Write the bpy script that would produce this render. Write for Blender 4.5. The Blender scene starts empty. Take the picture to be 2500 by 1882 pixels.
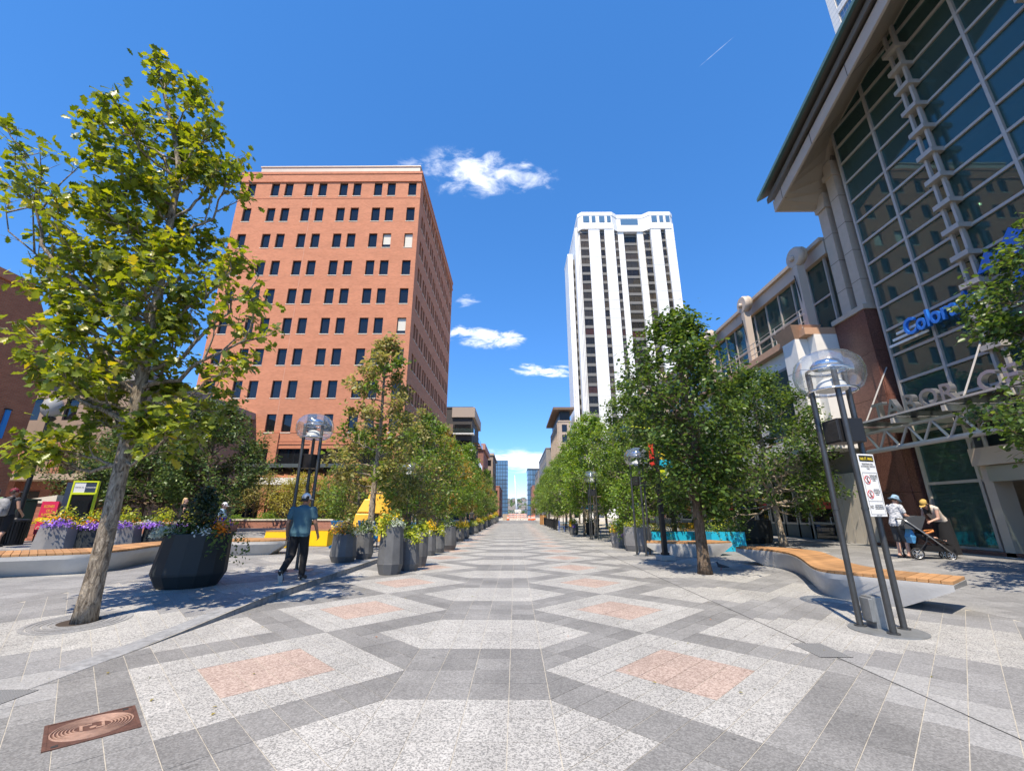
import bpy, math, random
import numpy as np
from mathutils import Vector, Matrix, Quaternion, noise as mnoise
random.seed(7); rng = np.random.default_rng(7)
R = math.radians
SC = bpy.context.scene
COL = SC.collection

# ------------------------------------------------------------------ camera
cam_d = bpy.data.cameras.new('camera'); cam = bpy.data.objects.new('camera', cam_d); COL.objects.link(cam)
F_PX = 1038.0; PITCH = math.atan((1252-941)/F_PX); YAW = math.atan(8/F_PX*math.cos(PITCH))
CAMZ = 1.55
cam.location = (0, 0, CAMZ); cam.rotation_euler = (math.pi/2+PITCH, 0, YAW)
cam_d.sensor_width = 36; cam_d.lens = 36*F_PX/2500; cam_d.clip_end = 9000; cam_d.clip_start = 0.05
SC.camera = cam

# ------------------------------------------------------------------ light
SUN_EL, SUN_AZ = R(60), R(199)          # azimuth of the sun, clockwise from +Y
SKY_STRENGTH, SUN_STRENGTH, EXPOSURE = 0.15, 3.15, 1.22
world = bpy.data.worlds.new('World'); SC.world = world; world.use_nodes = True
nt = world.node_tree; nt.nodes.clear(); NW = nt.nodes.new; LW = nt.links.new
def wm(op, a, b=None, c=None, clamp=False):
    n = NW('ShaderNodeMath'); n.operation = op; n.use_clamp = clamp
    for i, v in enumerate((a, b, c)):
        if v is None: continue
        if isinstance(v, (int, float)): n.inputs[i].default_value = v
        else: LW(v, n.inputs[i])
    return n.outputs[0]
sky = NW('ShaderNodeTexSky'); sky.sky_type = 'NISHITA'; sky.sun_disc = False
sky.sun_elevation = SUN_EL; sky.sun_rotation = SUN_AZ
sky.altitude = 1600; sky.air_density = 0.7; sky.dust_density = 0.0; sky.ozone_density = 4.0
hs = NW('ShaderNodeHueSaturation'); hs.inputs['Saturation'].default_value = 1.56; hs.inputs['Hue'].default_value = 0.508
hs.inputs['Value'].default_value = 1.5
gm = NW('ShaderNodeGamma'); gm.inputs[1].default_value = 0.62; LW(sky.outputs[0], gm.inputs[0]); LW(gm.outputs[0], hs.inputs['Color'])
tc = NW('ShaderNodeTexCoord'); sep = NW('ShaderNodeSeparateXYZ'); LW(tc.outputs['Generated'], sep.inputs[0])
fy = wm('MAXIMUM', sep.outputs[1], 0.02)
gx = wm('DIVIDE', sep.outputs[0], fy); gz = wm('DIVIDE', sep.outputs[2], fy)
fwd = wm('GREATER_THAN', sep.outputs[1], 0.05)
cmb = NW('ShaderNodeCombineXYZ'); LW(gx, cmb.inputs[0]); LW(gz, cmb.inputs[1])
# wind-torn clouds: each one a soft ellipse in the sky broken up by noise
def cloud(cx, cz, rx, rz, rot, scale, stretch, lo, hi, amp, seed, detail=8):
    dx = wm('SUBTRACT', gx, cx); dz = wm('SUBTRACT', gz, cz)
    c_, s_ = math.cos(rot), math.sin(rot)
    u = wm('ADD', wm('MULTIPLY', dx, c_/rx), wm('MULTIPLY', dz, s_/rx))
    v = wm('ADD', wm('MULTIPLY', dx, -s_/rz), wm('MULTIPLY', dz, c_/rz))
    r2 = wm('ADD', wm('MULTIPLY', u, u), wm('MULTIPLY', v, v))
    m = wm('SUBTRACT', 1.0, wm('SQRT', r2))
    mp = NW('ShaderNodeMapping'); mp.inputs['Rotation'].default_value = (0, 0, -rot)
    mp.inputs['Scale'].default_value = (scale, scale*stretch, 1); mp.inputs['Location'].default_value = (seed, seed*1.7, 0)
    LW(cmb.outputs[0], mp.inputs[0])
    nz = NW('ShaderNodeTexNoise'); nz.inputs['Scale'].default_value = 1; nz.inputs['Detail'].default_value = detail
    nz.inputs['Roughness'].default_value = 0.62; nz.inputs['Distortion'].default_value = 0.35; LW(mp.outputs[0], nz.inputs['Vector'])
    f = wm('ADD', m, wm('MULTIPLY', wm('SUBTRACT', nz.outputs[0], 0.5), 3.0))
    mr = NW('ShaderNodeMapRange'); mr.interpolation_type = 'SMOOTHSTEP'; mr.inputs[1].default_value = lo; mr.inputs[2].default_value = hi
    mr.inputs[3].default_value = 0; mr.inputs[4].default_value = amp; LW(f, mr.inputs[0])
    edge = NW('ShaderNodeMapRange'); edge.interpolation_type = 'SMOOTHSTEP'; edge.inputs[1].default_value = -0.25; edge.inputs[2].default_value = 0.25; LW(m, edge.inputs[0])
    return wm('MULTIPLY', wm('MULTIPLY', mr.outputs[0], edge.outputs[0]), fwd)
cl = cloud(-0.13, 0.945, 0.14, 0.10, R(-14), 12, 1.3, 0.05, 1.35, 0.95, 3.1, 10)
for a in ((0.0, 0.935, 0.15, 0.06, R(-14), 13, 1.6, 0.1, 1.4, 0.75, 7.7, 10), (-0.30, 0.975, 0.07, 0.03, 0, 18, 2, 0.2, 1.2, 0.25, 1.2),
          (-0.075, 0.428, 0.115, 0.032, R(-7), 17, 2.2, 0.0, 0.9, 0.9, 5.3), (0.075, 0.338, 0.10, 0.018, R(-4), 18, 3, 0.05, 0.9, 0.85, 9.4),
          (-0.135, 0.53, 0.045, 0.022, 0, 20, 2.2, 0.2, 1.2, 0.45, 4.4), (0.03, 0.112, 0.15, 0.030, R(-6), 12, 5, -0.3, 1.0, 0.9, 2.5),
          (-0.02, 0.022, 0.05, 0.010, 0, 40, 2, -0.1, 0.8, 0.8, 6.6), (0.03, 0.02, 0.03, 0.008, 0, 40, 2, 0, 0.8, 0.8, 8.8),
          (0.648, 1.412, 0.085, 0.0016, R(45.2), 6, 8, -0.9, 1.0, 0.2, 0.3)):
    cl = wm('MAXIMUM', cl, cloud(*a))
mixc = NW('ShaderNodeMixRGB'); LW(cl, mixc.inputs[0]); LW(hs.outputs[0], mixc.inputs[1]); mixc.inputs[2].default_value = (4.6, 4.65, 4.75, 1)
bg = NW('ShaderNodeBackground'); bg.inputs[1].default_value = SKY_STRENGTH; LW(mixc.outputs[0], bg.inputs[0])
wo = NW('ShaderNodeOutputWorld'); LW(bg.outputs[0], wo.inputs[0])
sun_d = bpy.data.lights.new('sun', 'SUN'); sun_d.energy = SUN_STRENGTH; sun_d.angle = R(0.53); sun_d.color = (1, 0.885, 0.72)
sun = bpy.data.objects.new('sun', sun_d); COL.objects.link(sun); sun.location = (-20, -40, 60)
sdir = Vector((math.sin(SUN_AZ)*math.cos(SUN_EL), math.cos(SUN_AZ)*math.cos(SUN_EL), math.sin(SUN_EL)))
sun.rotation_euler = (-sdir).to_track_quat('-Z', 'Y').to_euler()
vs = SC.view_settings; vs.view_transform = 'Standard'; vs.look = 'None'; vs.exposure = EXPOSURE; vs.gamma = 1; vs.use_curve_mapping = False
SC.render.engine = 'CYCLES'
try:
    SC.cycles.use_denoising = True; SC.cycles.max_bounces = 7; SC.cycles.transparent_max_bounces = 24
    SC.cycles.diffuse_bounces = 3; SC.cycles.glossy_bounces = 3; SC.cycles.transmission_bounces = 5
    SC.cycles.caustics_reflective = False; SC.cycles.caustics_refractive = False; SC.cycles.sample_clamp_indirect = 4
except Exception: pass

# ------------------------------------------------------------------ materials
M = {}
def mat(name, base, rough=0.6, metal=0.0, var=0.0, vscale=4.0, bump=0.0, bscale=60.0, spec=0.5, island=0.0, objrand=0.0, coord='Object', detail=5, dark=None, emit=None):
    """principled material: base colour broken up by two noises, optional fine bump, random brightness per piece"""
    if name in M: return M[name]
    m = bpy.data.materials.new(name); m.use_nodes = True; t = m.node_tree; N = t.nodes.new; L = t.links.new
    p = t.nodes['Principled BSDF']; p.inputs['Roughness'].default_value = rough; p.inputs['Metallic'].default_value = metal
    p.inputs['Specular IOR Level'].default_value = spec
    base4 = (*base, 1); p.inputs['Base Color'].default_value = base4
    if var or bump:
        tx = N('ShaderNodeTexCoord')
        if coord == 'Position':
            g = N('ShaderNodeNewGeometry'); src = g.outputs['Position']
        else: src = tx.outputs[coord]
    col = None
    if var:
        n1 = N('ShaderNodeTexNoise'); n1.inputs['Scale'].default_value = vscale; n1.inputs['Detail'].default_value = detail; n1.inputs['Roughness'].default_value = 0.65
        L(src, n1.inputs['Vector'])
        mr = N('ShaderNodeMapRange'); mr.inputs[1].default_value = 0.3; mr.inputs[2].default_value = 0.7; mr.inputs[3].default_value = 1-var; mr.inputs[4].default_value = 1+var
        L(n1.outputs[0], mr.inputs[0])
        mx = N('ShaderNodeVectorMath'); mx.operation = 'SCALE'; mx.inputs[0].default_value = base; L(mr.outputs[0], mx.inputs['Scale'])
        col = mx.outputs[0]
        if dark:
            n2 = N('ShaderNodeTexNoise'); n2.inputs['Scale'].default_value = vscale*0.35; n2.inputs['Detail'].default_value = 8; n2.inputs['Roughness'].default_value = 0.7
            L(src, n2.inputs['Vector'])
            m2 = N('ShaderNodeMapRange'); m2.inputs[1].default_value = 0.5; m2.inputs[2].default_value = 0.75; m2.inputs[4].default_value = dark[3]; L(n2.outputs[0], m2.inputs[0])
            mm = N('ShaderNodeMixRGB'); L(m2.outputs[0], mm.inputs[0]); L(col, mm.inputs[1]); mm.inputs[2].default_value = (*dark[:3], 1); col = mm.outputs[0]
    if island or objrand:
        a = None
        if island:
            g = N('ShaderNodeNewGeometry'); mr = N('ShaderNodeMapRange'); mr.inputs[3].default_value = 1-island; mr.inputs[4].default_value = 1+island
            L(g.outputs['Random Per Island'], mr.inputs[0]); a = mr.outputs[0]
        if objrand:
            o = N('ShaderNodeObjectInfo'); mr = N('ShaderNodeMapRange'); mr.inputs[3].default_value = 1-objrand; mr.inputs[4].default_value = 1+objrand
            L(o.outputs['Random'], mr.inputs[0])
            if a is None: a = mr.outputs[0]
            else:
                q = N('ShaderNodeMath'); q.operation = 'MULTIPLY'; L(a, q.inputs[0]); L(mr.outputs[0], q.inputs[1]); a = q.outputs[0]
        mx = N('ShaderNodeVectorMath'); mx.operation = 'SCALE'
        if col is None: mx.inputs[0].default_value = base
        else: L(col, mx.inputs[0])
        L(a, mx.inputs['Scale']); col = mx.outputs[0]
    if col is not None: L(col, p.inputs['Base Color'])
    if bump:
        n3 = N('ShaderNodeTexNoise'); n3.inputs['Scale'].default_value = bscale; n3.inputs['Detail'].default_value = 6; L(src, n3.inputs['Vector'])
        b = N('ShaderNodeBump'); b.inputs['Strength'].default_value = bump; b.inputs['Distance'].default_value = 0.02; L(n3.outputs[0], b.inputs['Height']); L(b.outputs[0], p.inputs['Normal'])
    if emit:
        p.inputs['Emission Color'].default_value = (*emit[:3], 1); p.inputs['Emission Strength'].default_value = emit[3]
    M[name] = m; return m

def leafmat(name, c1, c2, c3=None, trans=0.4, rough=0.42, tcol=None):
    """leaf: diffuse + light coming through, colour random per leaf"""
    m = bpy.data.materials.new(name); m.use_nodes = True; t = m.node_tree; N = t.nodes.new; L = t.links.new; t.nodes.clear()
    g = N('ShaderNodeNewGeometry'); cr = N('ShaderNodeValToRGB'); cr.color_ramp.elements[0].color = (*c1, 1); cr.color_ramp.elements[1].color = (*c2, 1)
    cr.color_ramp.elements[1].position = 0.85
    if c3:
        e = cr.color_ramp.elements.new(1.0); e.color = (*c3, 1)
    oi = N('ShaderNodeObjectInfo'); ad = N('ShaderNodeMath'); ad.operation = 'ADD'; L(g.outputs['Random Per Island'], ad.inputs[0])
    sc = N('ShaderNodeMath'); sc.operation = 'MULTIPLY'; sc.inputs[1].default_value = 7.31; L(oi.outputs['Random'], sc.inputs[0]); L(sc.outputs[0], ad.inputs[1])
    fr = N('ShaderNodeMath'); fr.operation = 'FRACT'; L(ad.outputs[0], fr.inputs[0]); L(fr.outputs[0], cr.inputs[0])
    p = N('ShaderNodeBsdfPrincipled'); p.inputs['Roughness'].default_value = rough; p.inputs['Specular IOR Level'].default_value = 0.45; L(cr.outputs[0], p.inputs['Base Color'])
    tr = N('ShaderNodeBsdfTranslucent')
    hsv = N('ShaderNodeHueSaturation'); hsv.inputs['Hue'].default_value = 0.475; hsv.inputs['Saturation'].default_value = 1.15; hsv.inputs['Value'].default_value = 1.9
    L(cr.outputs[0], hsv.inputs['Color']); L(hsv.outputs[0], tr.inputs['Color'])
    mx = N('ShaderNodeMixShader'); mx.inputs[0].default_value = trans; L(p.outputs[0], mx.inputs[1]); L(tr.outputs[0], mx.inputs[2])
    o = N('ShaderNodeOutputMaterial'); L(mx.outputs[0], o.inputs[0]); M[name] = m; return m

def granite(name, cols, scale, objrand=0.06, rough=0.75, big=0.08):
    """speckled stone: a voronoi of grains ramped through cols, broad stains, per-piece brightness"""
    m = bpy.data.materials.new(name); m.use_nodes = True; t = m.node_tree; N = t.nodes.new; L = t.links.new
    p = t.nodes['Principled BSDF']; p.inputs['Roughness'].default_value = rough; p.inputs['Specular IOR Level'].default_value = 0.35
    g = N('ShaderNodeNewGeometry')
    v = N('ShaderNodeTexVoronoi'); v.inputs['Scale'].default_value = scale; L(g.outputs['Position'], v.inputs['Vector'])
    sx = N('ShaderNodeSeparateXYZ'); L(v.outputs['Color'], sx.inputs[0])
    cr = N('ShaderNodeValToRGB'); el = cr.color_ramp.elements
    el[0].position = cols[0][0]; el[0].color = (*cols[0][1], 1); el[1].position = cols[-1][0]; el[1].color = (*cols[-1][1], 1)
    for pos, c in cols[1:-1]: e = el.new(pos); e.color = (*c, 1)
    L(sx.outputs[0], cr.inputs[0])
    n = N('ShaderNodeTexNoise'); n.inputs['Scale'].default_value = 0.9; n.inputs['Detail'].default_value = 9; n.inputs['Roughness'].default_value = 0.72; L(g.outputs['Position'], n.inputs['Vector'])
    mr = N('ShaderNodeMapRange'); mr.inputs[1].default_value = 0.3; mr.inputs[2].default_value = 0.7; mr.inputs[3].default_value = 1-big*1.6; mr.inputs[4].default_value = 1+big
    L(n.outputs[0], mr.inputs[0])
    n2 = N('ShaderNodeTexNoise'); n2.inputs['Scale'].default_value = 6.0; n2.inputs['Detail'].default_value = 3; L(g.outputs['Position'], n2.inputs['Vector'])
    st = N('ShaderNodeMapRange'); st.inputs[1].default_value = 0.70; st.inputs[2].default_value = 0.76; st.inputs[3].default_value = 1.0; st.inputs[4].default_value = 0.62; L(n2.outputs[0], st.inputs[0])
    oi = N('ShaderNodeObjectInfo'); ad = N('ShaderNodeMath'); ad.operation = 'ADD'; L(oi.outputs['Random'], ad.inputs[0]); L(g.outputs['Random Per Island'], ad.inputs[1])
    fr = N('ShaderNodeMath'); fr.operation = 'FRACT'; L(ad.outputs[0], fr.inputs[0])
    mo = N('ShaderNodeMapRange'); mo.inputs[3].default_value = 1-objrand; mo.inputs[4].default_value = 1+objrand; L(fr.outputs[0], mo.inputs[0])
    q = N('ShaderNodeMath'); q.operation = 'MULTIPLY'; L(mr.outputs[0], q.inputs[0]); L(mo.outputs[0], q.inputs[1])
    gv = N('ShaderNodeTexVoronoi'); gv.inputs['Scale'].default_value = 1.7; L(g.outputs['Position'], gv.inputs['Vector'])
    gs = N('ShaderNodeMapRange'); gs.inputs[1].default_value = 0.022; gs.inputs[2].default_value = 0.04; gs.inputs[3].default_value = 0.55; gs.inputs[4].default_value = 1.0; L(gv.outputs['Distance'], gs.inputs[0])
    mw = N('ShaderNodeMapping'); mw.inputs['Scale'].default_value = (1.6, 0.10, 1); L(g.outputs['Position'], mw.inputs[0])
    wn = N('ShaderNodeTexNoise'); wn.inputs['Scale'].default_value = 1.0; wn.inputs['Detail'].default_value = 6; L(mw.outputs[0], wn.inputs['Vector'])
    wr = N('ShaderNodeMapRange'); wr.inputs[1].default_value = 0.35; wr.inputs[2].default_value = 0.65; wr.inputs[3].default_value = 0.90; wr.inputs[4].default_value = 1.06; L(wn.outputs[0], wr.inputs[0])
    g1 = N('ShaderNodeMath'); g1.operation = 'MULTIPLY'; L(gs.outputs[0], g1.inputs[0]); L(wr.outputs[0], g1.inputs[1])
    g2 = N('ShaderNodeMath'); g2.operation = 'MULTIPLY'; L(st.outputs[0], g2.inputs[0]); L(g1.outputs[0], g2.inputs[1])
    q2 = N('ShaderNodeMath'); q2.operation = 'MULTIPLY'; L(q.outputs[0], q2.inputs[0]); L(g2.outputs[0], q2.inputs[1])
    s = N('ShaderNodeVectorMath'); s.operation = 'SCALE'; L(cr.outputs[0], s.inputs[0]); L(q2.outputs[0], s.inputs['Scale']); L(s.outputs[0], p.inputs['Base Color'])
    b = N('ShaderNodeBump'); b.inputs['Strength'].default_value = 0.25; b.inputs['Distance'].default_value = 0.004; L(sx.outputs[1], b.inputs['Height']); L(b.outputs[0], p.inputs['Normal'])
    M[name] = m; return m

def brickmat(name, c1, c2, mortar, scale=1.0, bw=0.21, rh=0.075, rough=0.8):
    """brick courses laid on axis-aligned walls (x+y along the wall, z up)"""
    m = bpy.data.materials.new(name); m.use_nodes = True; t = m.node_tree; N = t.nodes.new; L = t.links.new
    p = t.nodes['Principled BSDF']; p.inputs['Roughness'].default_value = rough; p.inputs['Specular IOR Level'].default_value = 0.25
    g = N('ShaderNodeNewGeometry'); s = N('ShaderNodeSeparateXYZ'); L(g.outputs['Position'], s.inputs[0])
    a = N('ShaderNodeMath'); a.operation = 'ADD'; L(s.outputs[0], a.inputs[0]); L(s.outputs[1], a.inputs[1])
    c = N('ShaderNodeCombineXYZ'); L(a.outputs[0], c.inputs[0]); L(s.outputs[2], c.inputs[1])
    b = N('ShaderNodeTexBrick'); b.inputs['Color1'].default_value = (*c1, 1); b.inputs['Color2'].default_value = (*c2, 1); b.inputs['Mortar'].default_value = (*mortar, 1)
    b.inputs['Scale'].default_value = 1/scale; b.inputs['Brick Width'].default_value = bw; b.inputs['Row Height'].default_value = rh; b.inputs['Mortar Size'].default_value = 0.008
    L(c.outputs[0], b.inputs['Vector'])
    n = N('ShaderNodeTexNoise'); n.inputs['Scale'].default_value = 0.5; n.inputs['Detail'].default_value = 8; n.inputs['Roughness'].default_value = 0.7
    mp = N('ShaderNodeMapping'); mp.inputs['Scale'].default_value = (1, 1, 3.5); L(g.outputs['Position'], mp.inputs[0]); L(mp.outputs[0], n.inputs['Vector'])
    mr = N('ShaderNodeMapRange'); mr.inputs[1].default_value = 0.3; mr.inputs[2].default_value = 0.7; mr.inputs[3].default_value = 0.86; mr.inputs[4].default_value = 1.1; L(n.outputs[0], mr.inputs[0])
    v = N('ShaderNodeVectorMath'); v.operation = 'SCALE'; L(b.outputs['Color'], v.inputs[0]); L(mr.outputs[0], v.inputs['Scale']); L(v.outputs[0], p.inputs['Base Color'])
    bu = N('ShaderNodeBump'); bu.inputs['Strength'].default_value = 0.4; bu.inputs['Distance'].default_value = 0.01; bu.invert = True; L(b.outputs['Fac'], bu.inputs['Height']); L(bu.outputs[0], p.inputs['Normal'])
    M[name] = m; return m

def glassmat(name, tint, see=0.35, rough=0.02, ior=1.5, refl=1.0, ripple=0.0, body=0.12):
    """window glass: mirror by fresnel over a tinted see-through pane"""
    m = bpy.data.materials.new(name); m.use_nodes = True; t = m.node_tree; N = t.nodes.new; L = t.links.new; t.nodes.clear()
    fr = N('ShaderNodeFresnel'); fr.inputs[0].default_value = ior
    k = N('ShaderNodeMath'); k.operation = 'MULTIPLY'; k.inputs[1].default_value = refl; k.use_clamp = True; L(fr.outputs[0], k.inputs[0])
    gl = N('ShaderNodeBsdfGlossy'); gl.inputs['Roughness'].default_value = rough; gl.inputs['Color'].default_value = (0.9, 0.95, 1, 1)
    if ripple:
        g = N('ShaderNodeNewGeometry'); n = N('ShaderNodeTexNoise'); n.inputs['Scale'].default_value = 0.6; n.inputs['Detail'].default_value = 2; L(g.outputs['Position'], n.inputs['Vector'])
        b = N('ShaderNodeBump'); b.inputs['Strength'].default_value = ripple; b.inputs['Distance'].default_value = 0.1; L(n.outputs[0], b.inputs['Height']); L(b.outputs[0], gl.inputs['Normal'])
    tr = N('ShaderNodeBsdfTransparent'); tr.inputs[0].default_value = (*[c*1.0 for c in tint], 1)
    df = N('ShaderNodeBsdfDiffuse'); df.inputs[0].default_value = (*[c*body for c in tint], 1)
    a = N('ShaderNodeMixShader'); a.inputs[0].default_value = see; L(df.outputs[0], a.inputs[1]); L(tr.outputs[0], a.inputs[2])
    x = N('ShaderNodeMixShader'); L(k.outputs[0], x.inputs[0]); L(a.outputs[0], x.inputs[1]); L(gl.outputs[0], x.inputs[2])
    o = N('ShaderNodeOutputMaterial'); L(x.outputs[0], o.inputs[0]); M[name] = m; return m

# ------------------------------------------------------------------ mesh builders
class MB:
    """collects faces; build() links them as one mesh object"""
    def __init__(s): s.v = []; s.f = []; s.mi = []; s.cur = 0
    def add(s, vs, fs):
        o = len(s.v); s.v.extend([tuple(map(float, p)) for p in vs])
        for f in fs: s.f.append(tuple(i+o for i in f)); s.mi.append(s.cur)
        return s
    def quad(s, a, b, c, d): return s.add([a, b, c, d], [(0, 1, 2, 3)])
    def poly(s, pts): return s.add(pts, [tuple(range(len(pts)))])
    def box(s, lo, hi):
        x0, y0, z0 = lo; x1, y1, z1 = hi
        return s.add([(x0,y0,z0),(x1,y0,z0),(x1,y1,z0),(x0,y1,z0),(x0,y0,z1),(x1,y0,z1),(x1,y1,z1),(x0,y1,z1)],
                     [(3,2,1,0),(4,5,6,7),(0,1,5,4),(1,2,6,5),(2,3,7,6),(3,0,4,7)])
    def cbox(s, c, sz): return s.box([c[i]-sz[i]/2 for i in range(3)], [c[i]+sz[i]/2 for i in range(3)])
    def obox(s, p0, p1, w, h, up=(0,0,1)):
        """bar from p0 to p1, width w sideways, height h along up"""
        p0 = Vector(p0); p1 = Vector(p1); d = (p1-p0).normalized(); u = Vector(up); sd = d.cross(u)
        if sd.length < 1e-4: sd = d.cross(Vector((1,0,0)))
        sd.normalize(); u = sd.cross(d).normalized(); sd *= w/2; u *= h/2
        P = [p0-sd-u, p0+sd-u, p0+sd+u, p0-sd+u, p1-sd-u, p1+sd-u, p1+sd+u, p1-sd+u]
        return s.add(P, [(0,1,2,3),(7,6,5,4),(0,4,5,1),(1,5,6,2),(2,6,7,3),(3,7,4,0)])
    def prism(s, pts, z0, z1):
        n = len(pts); v = [(p[0],p[1],z0) for p in pts]+[(p[0],p[1],z1) for p in pts]
        return s.add(v, [tuple(range(n-1,-1,-1)), tuple(range(n,2*n))]+[(i,(i+1)%n,n+(i+1)%n,n+i) for i in range(n)])
    def loft(s, rings, cap=True, closed=False):
        n = len(rings[0]); v = [p for r in rings for p in r]; f = []
        m = len(rings)
        for k in range(m-1 if not closed else m):
            a = k*n; b = ((k+1) % m)*n
            for i in range(n): f.append((a+i, a+(i+1)%n, b+(i+1)%n, b+i))
        if cap and not closed: f.append(tuple(range(n-1,-1,-1))); f.append(tuple(range((m-1)*n, m*n)))
        return s.add(v, f)
    def tube(s, pts, rad, n=8, cap=True, closed=False):
        pts = [Vector(p) for p in pts]; m = len(pts)
        if isinstance(rad, (int, float)): rad = [rad]*m
        rings = []; prev = None
        for i in range(m):
            if closed: d = pts[(i+1)%m]-pts[i-1]
            else: d = pts[min(i+1,m-1)]-pts[max(i-1,0)]
            d.normalize()
            if prev is None:
                a = d.orthogonal().normalized()
                if abs(d.z) > 0.9: a = (Vector((1,0,0))-d*d.x).normalized()
            else: a = (prev-d*prev.dot(d)).normalized()
            prev = a; b = d.cross(a)
            rings.append([pts[i]+(a*math.cos(2*math.pi*k/n)+b*math.sin(2*math.pi*k/n))*rad[i] for k in range(n)])
        return s.loft(rings, cap, closed)
    def lathe(s, prof, n=24, c=(0,0,0), cap=False, sx=1, sy=1, a0=0):
        rings = [[(c[0]+r*sx*math.cos(a0+2*math.pi*k/n), c[1]+r*sy*math.sin(a0+2*math.pi*k/n), c[2]+z) for k in range(n)] for r, z in prof]
        return s.loft(rings, cap)
    def ball(s, c, r, n=12, m=8):
        if isinstance(r, (int, float)): r = (r, r, r)
        prof = [(math.sin(math.pi*i/m), -math.cos(math.pi*i/m)) for i in range(m+1)]
        prof[0] = (0.02, -1); prof[-1] = (0.02, 1)
        rings = [[(c[0]+r[0]*q*math.cos(2*math.pi*k/n), c[1]+r[1]*q*math.sin(2*math.pi*k/n), c[2]+r[2]*z) for k in range(n)] for q, z in prof]
        return s.loft(rings, True)
    def cap(s, p0, p1, r0, r1, n=12):
        """capsule tapering from r0 to r1"""
        p0 = Vector(p0); p1 = Vector(p1); d = p1-p0
        if d.length < 1e-6: d = Vector((0,0,1e-4)); p1 = p0+d
        d.normalize(); a = d.orthogonal().normalized(); b = d.cross(a); rings = []
        for t in (-1, -0.8, -0.45): rings.append((p0+d*r0*t, r0*math.sqrt(max(0.0004, 1-t*t))))
        rings.append((p0, r0)); rings.append((p1, r1))
        for t in (0.45, 0.8, 1): rings.append((p1+d*r1*t, r1*math.sqrt(max(0.0004, 1-t*t))))
        return s.loft([[c+(a*math.cos(2*math.pi*k/n)+b*math.sin(2*math.pi*k/n))*r for k in range(n)] for c, r in rings], True)
    def build(s, name, mats, parent=None, loc=None, rot=None, smooth=False, bevel=0, label=None):
        me = bpy.data.meshes.new(name); me.from_pydata(s.v, [], s.f); 
        if not isinstance(mats, (list, tuple)): mats = [mats]
        for m in mats: me.materials.append(m)
        if len(mats) > 1: me.polygons.foreach_set('material_index', s.mi)
        if smooth is True: me.polygons.foreach_set('use_smooth', [True]*len(me.polygons))
        me.update()
        if smooth and smooth is not True: me.shade_smooth_by_angle(R(smooth)) if hasattr(me, 'shade_smooth_by_angle') else smooth_angle(me, smooth)
        o = link(name, me, parent, loc, rot)
        if bevel:
            b = o.modifiers.new('bevel', 'BEVEL'); b.width = bevel; b.segments = 2; b.limit_method = 'ANGLE'; b.angle_limit = R(35)
        if label: o['label'] = label
        return o
def smooth_angle(me, deg):
    import bmesh
    bm = bmesh.new(); bm.from_mesh(me)
    for f in bm.faces: f.smooth = True
    for e in bm.edges:
        if len(e.link_faces) == 2: e.smooth = e.calc_face_angle(3.2) < R(deg)
    bm.to_mesh(me); bm.free()
def link(name, me, parent=None, loc=None, rot=None):
    o = bpy.data.objects.new(name, me); COL.objects.link(o)
    if parent is not None: o.parent = parent
    if loc is not None: o.location = loc
    if rot is not None: o.rotation_euler = rot
    return o
def tag(o, label, cat, group=None):
    o['label'] = label; o['category'] = cat
    if group: o['group'] = group
    return o
def struct(o): o['kind'] = 'structure'; return o
def stuff(o): o['kind'] = 'stuff'; return o
def thing(name, label, cat, loc=(0,0,0), rz=0, group=None):
    o = bpy.data.objects.new(name, None); COL.objects.link(o); o.location = loc; o.rotation_euler = (0,0,rz); o.empty_display_size = 0.3
    return tag(o, label, cat, group)
def kids(o): return [c for c in list(bpy.data.objects) if c.parent == o]
CH = {}
def children_of(o): return list(o.children)
def dup(root, loc, rz=0.0, label=None, group=None, scale=None):
    """copy of a thing with its parts and sub-parts (shared meshes)"""
    r = root.copy(); COL.objects.link(r); r.location = loc; r.rotation_euler = (0,0,rz)
    if scale: r.scale = scale if isinstance(scale, (tuple, list)) else (scale,)*3
    if label: r['label'] = label
    if group: r['group'] = group
    for ch in children_of(root):
        c = ch.copy(); COL.objects.link(c); c.parent = r
        for g in children_of(ch):
            d = g.copy(); COL.objects.link(d); d.parent = c
    return r
def inst(o, loc, parent=None, rot=None, name=None):
    """another piece sharing o's mesh"""
    c = o.copy(); COL.objects.link(c); c.location = loc
    if rot is not None: c.rotation_euler = rot
    if parent is not None: c.parent = parent
    return c
def np_mesh(name, verts, faces, mats, smooth=False, midx=None):
    """fast mesh from numpy arrays; every face the same size"""
    me = bpy.data.meshes.new(name); nv = len(verts); nf, k = faces.shape
    me.vertices.add(nv); me.vertices.foreach_set('co', verts.astype(np.float32).ravel())
    me.loops.add(nf*k); me.loops.foreach_set('vertex_index', faces.astype(np.int32).ravel())
    me.polygons.add(nf); me.polygons.foreach_set('loop_start', (np.arange(nf)*k).astype(np.int32))
    try: me.polygons.foreach_set('loop_total', np.full(nf, k, np.int32))
    except Exception: pass
    if midx is not None: me.polygons.foreach_set('material_index', midx.astype(np.int32))
    for m in (mats if isinstance(mats, (list, tuple)) else [mats]): me.materials.append(m)
    if smooth: me.polygons.foreach_set('use_smooth', np.ones(nf, bool))
    me.update(calc_edges=True); return me
_dg = None
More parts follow.
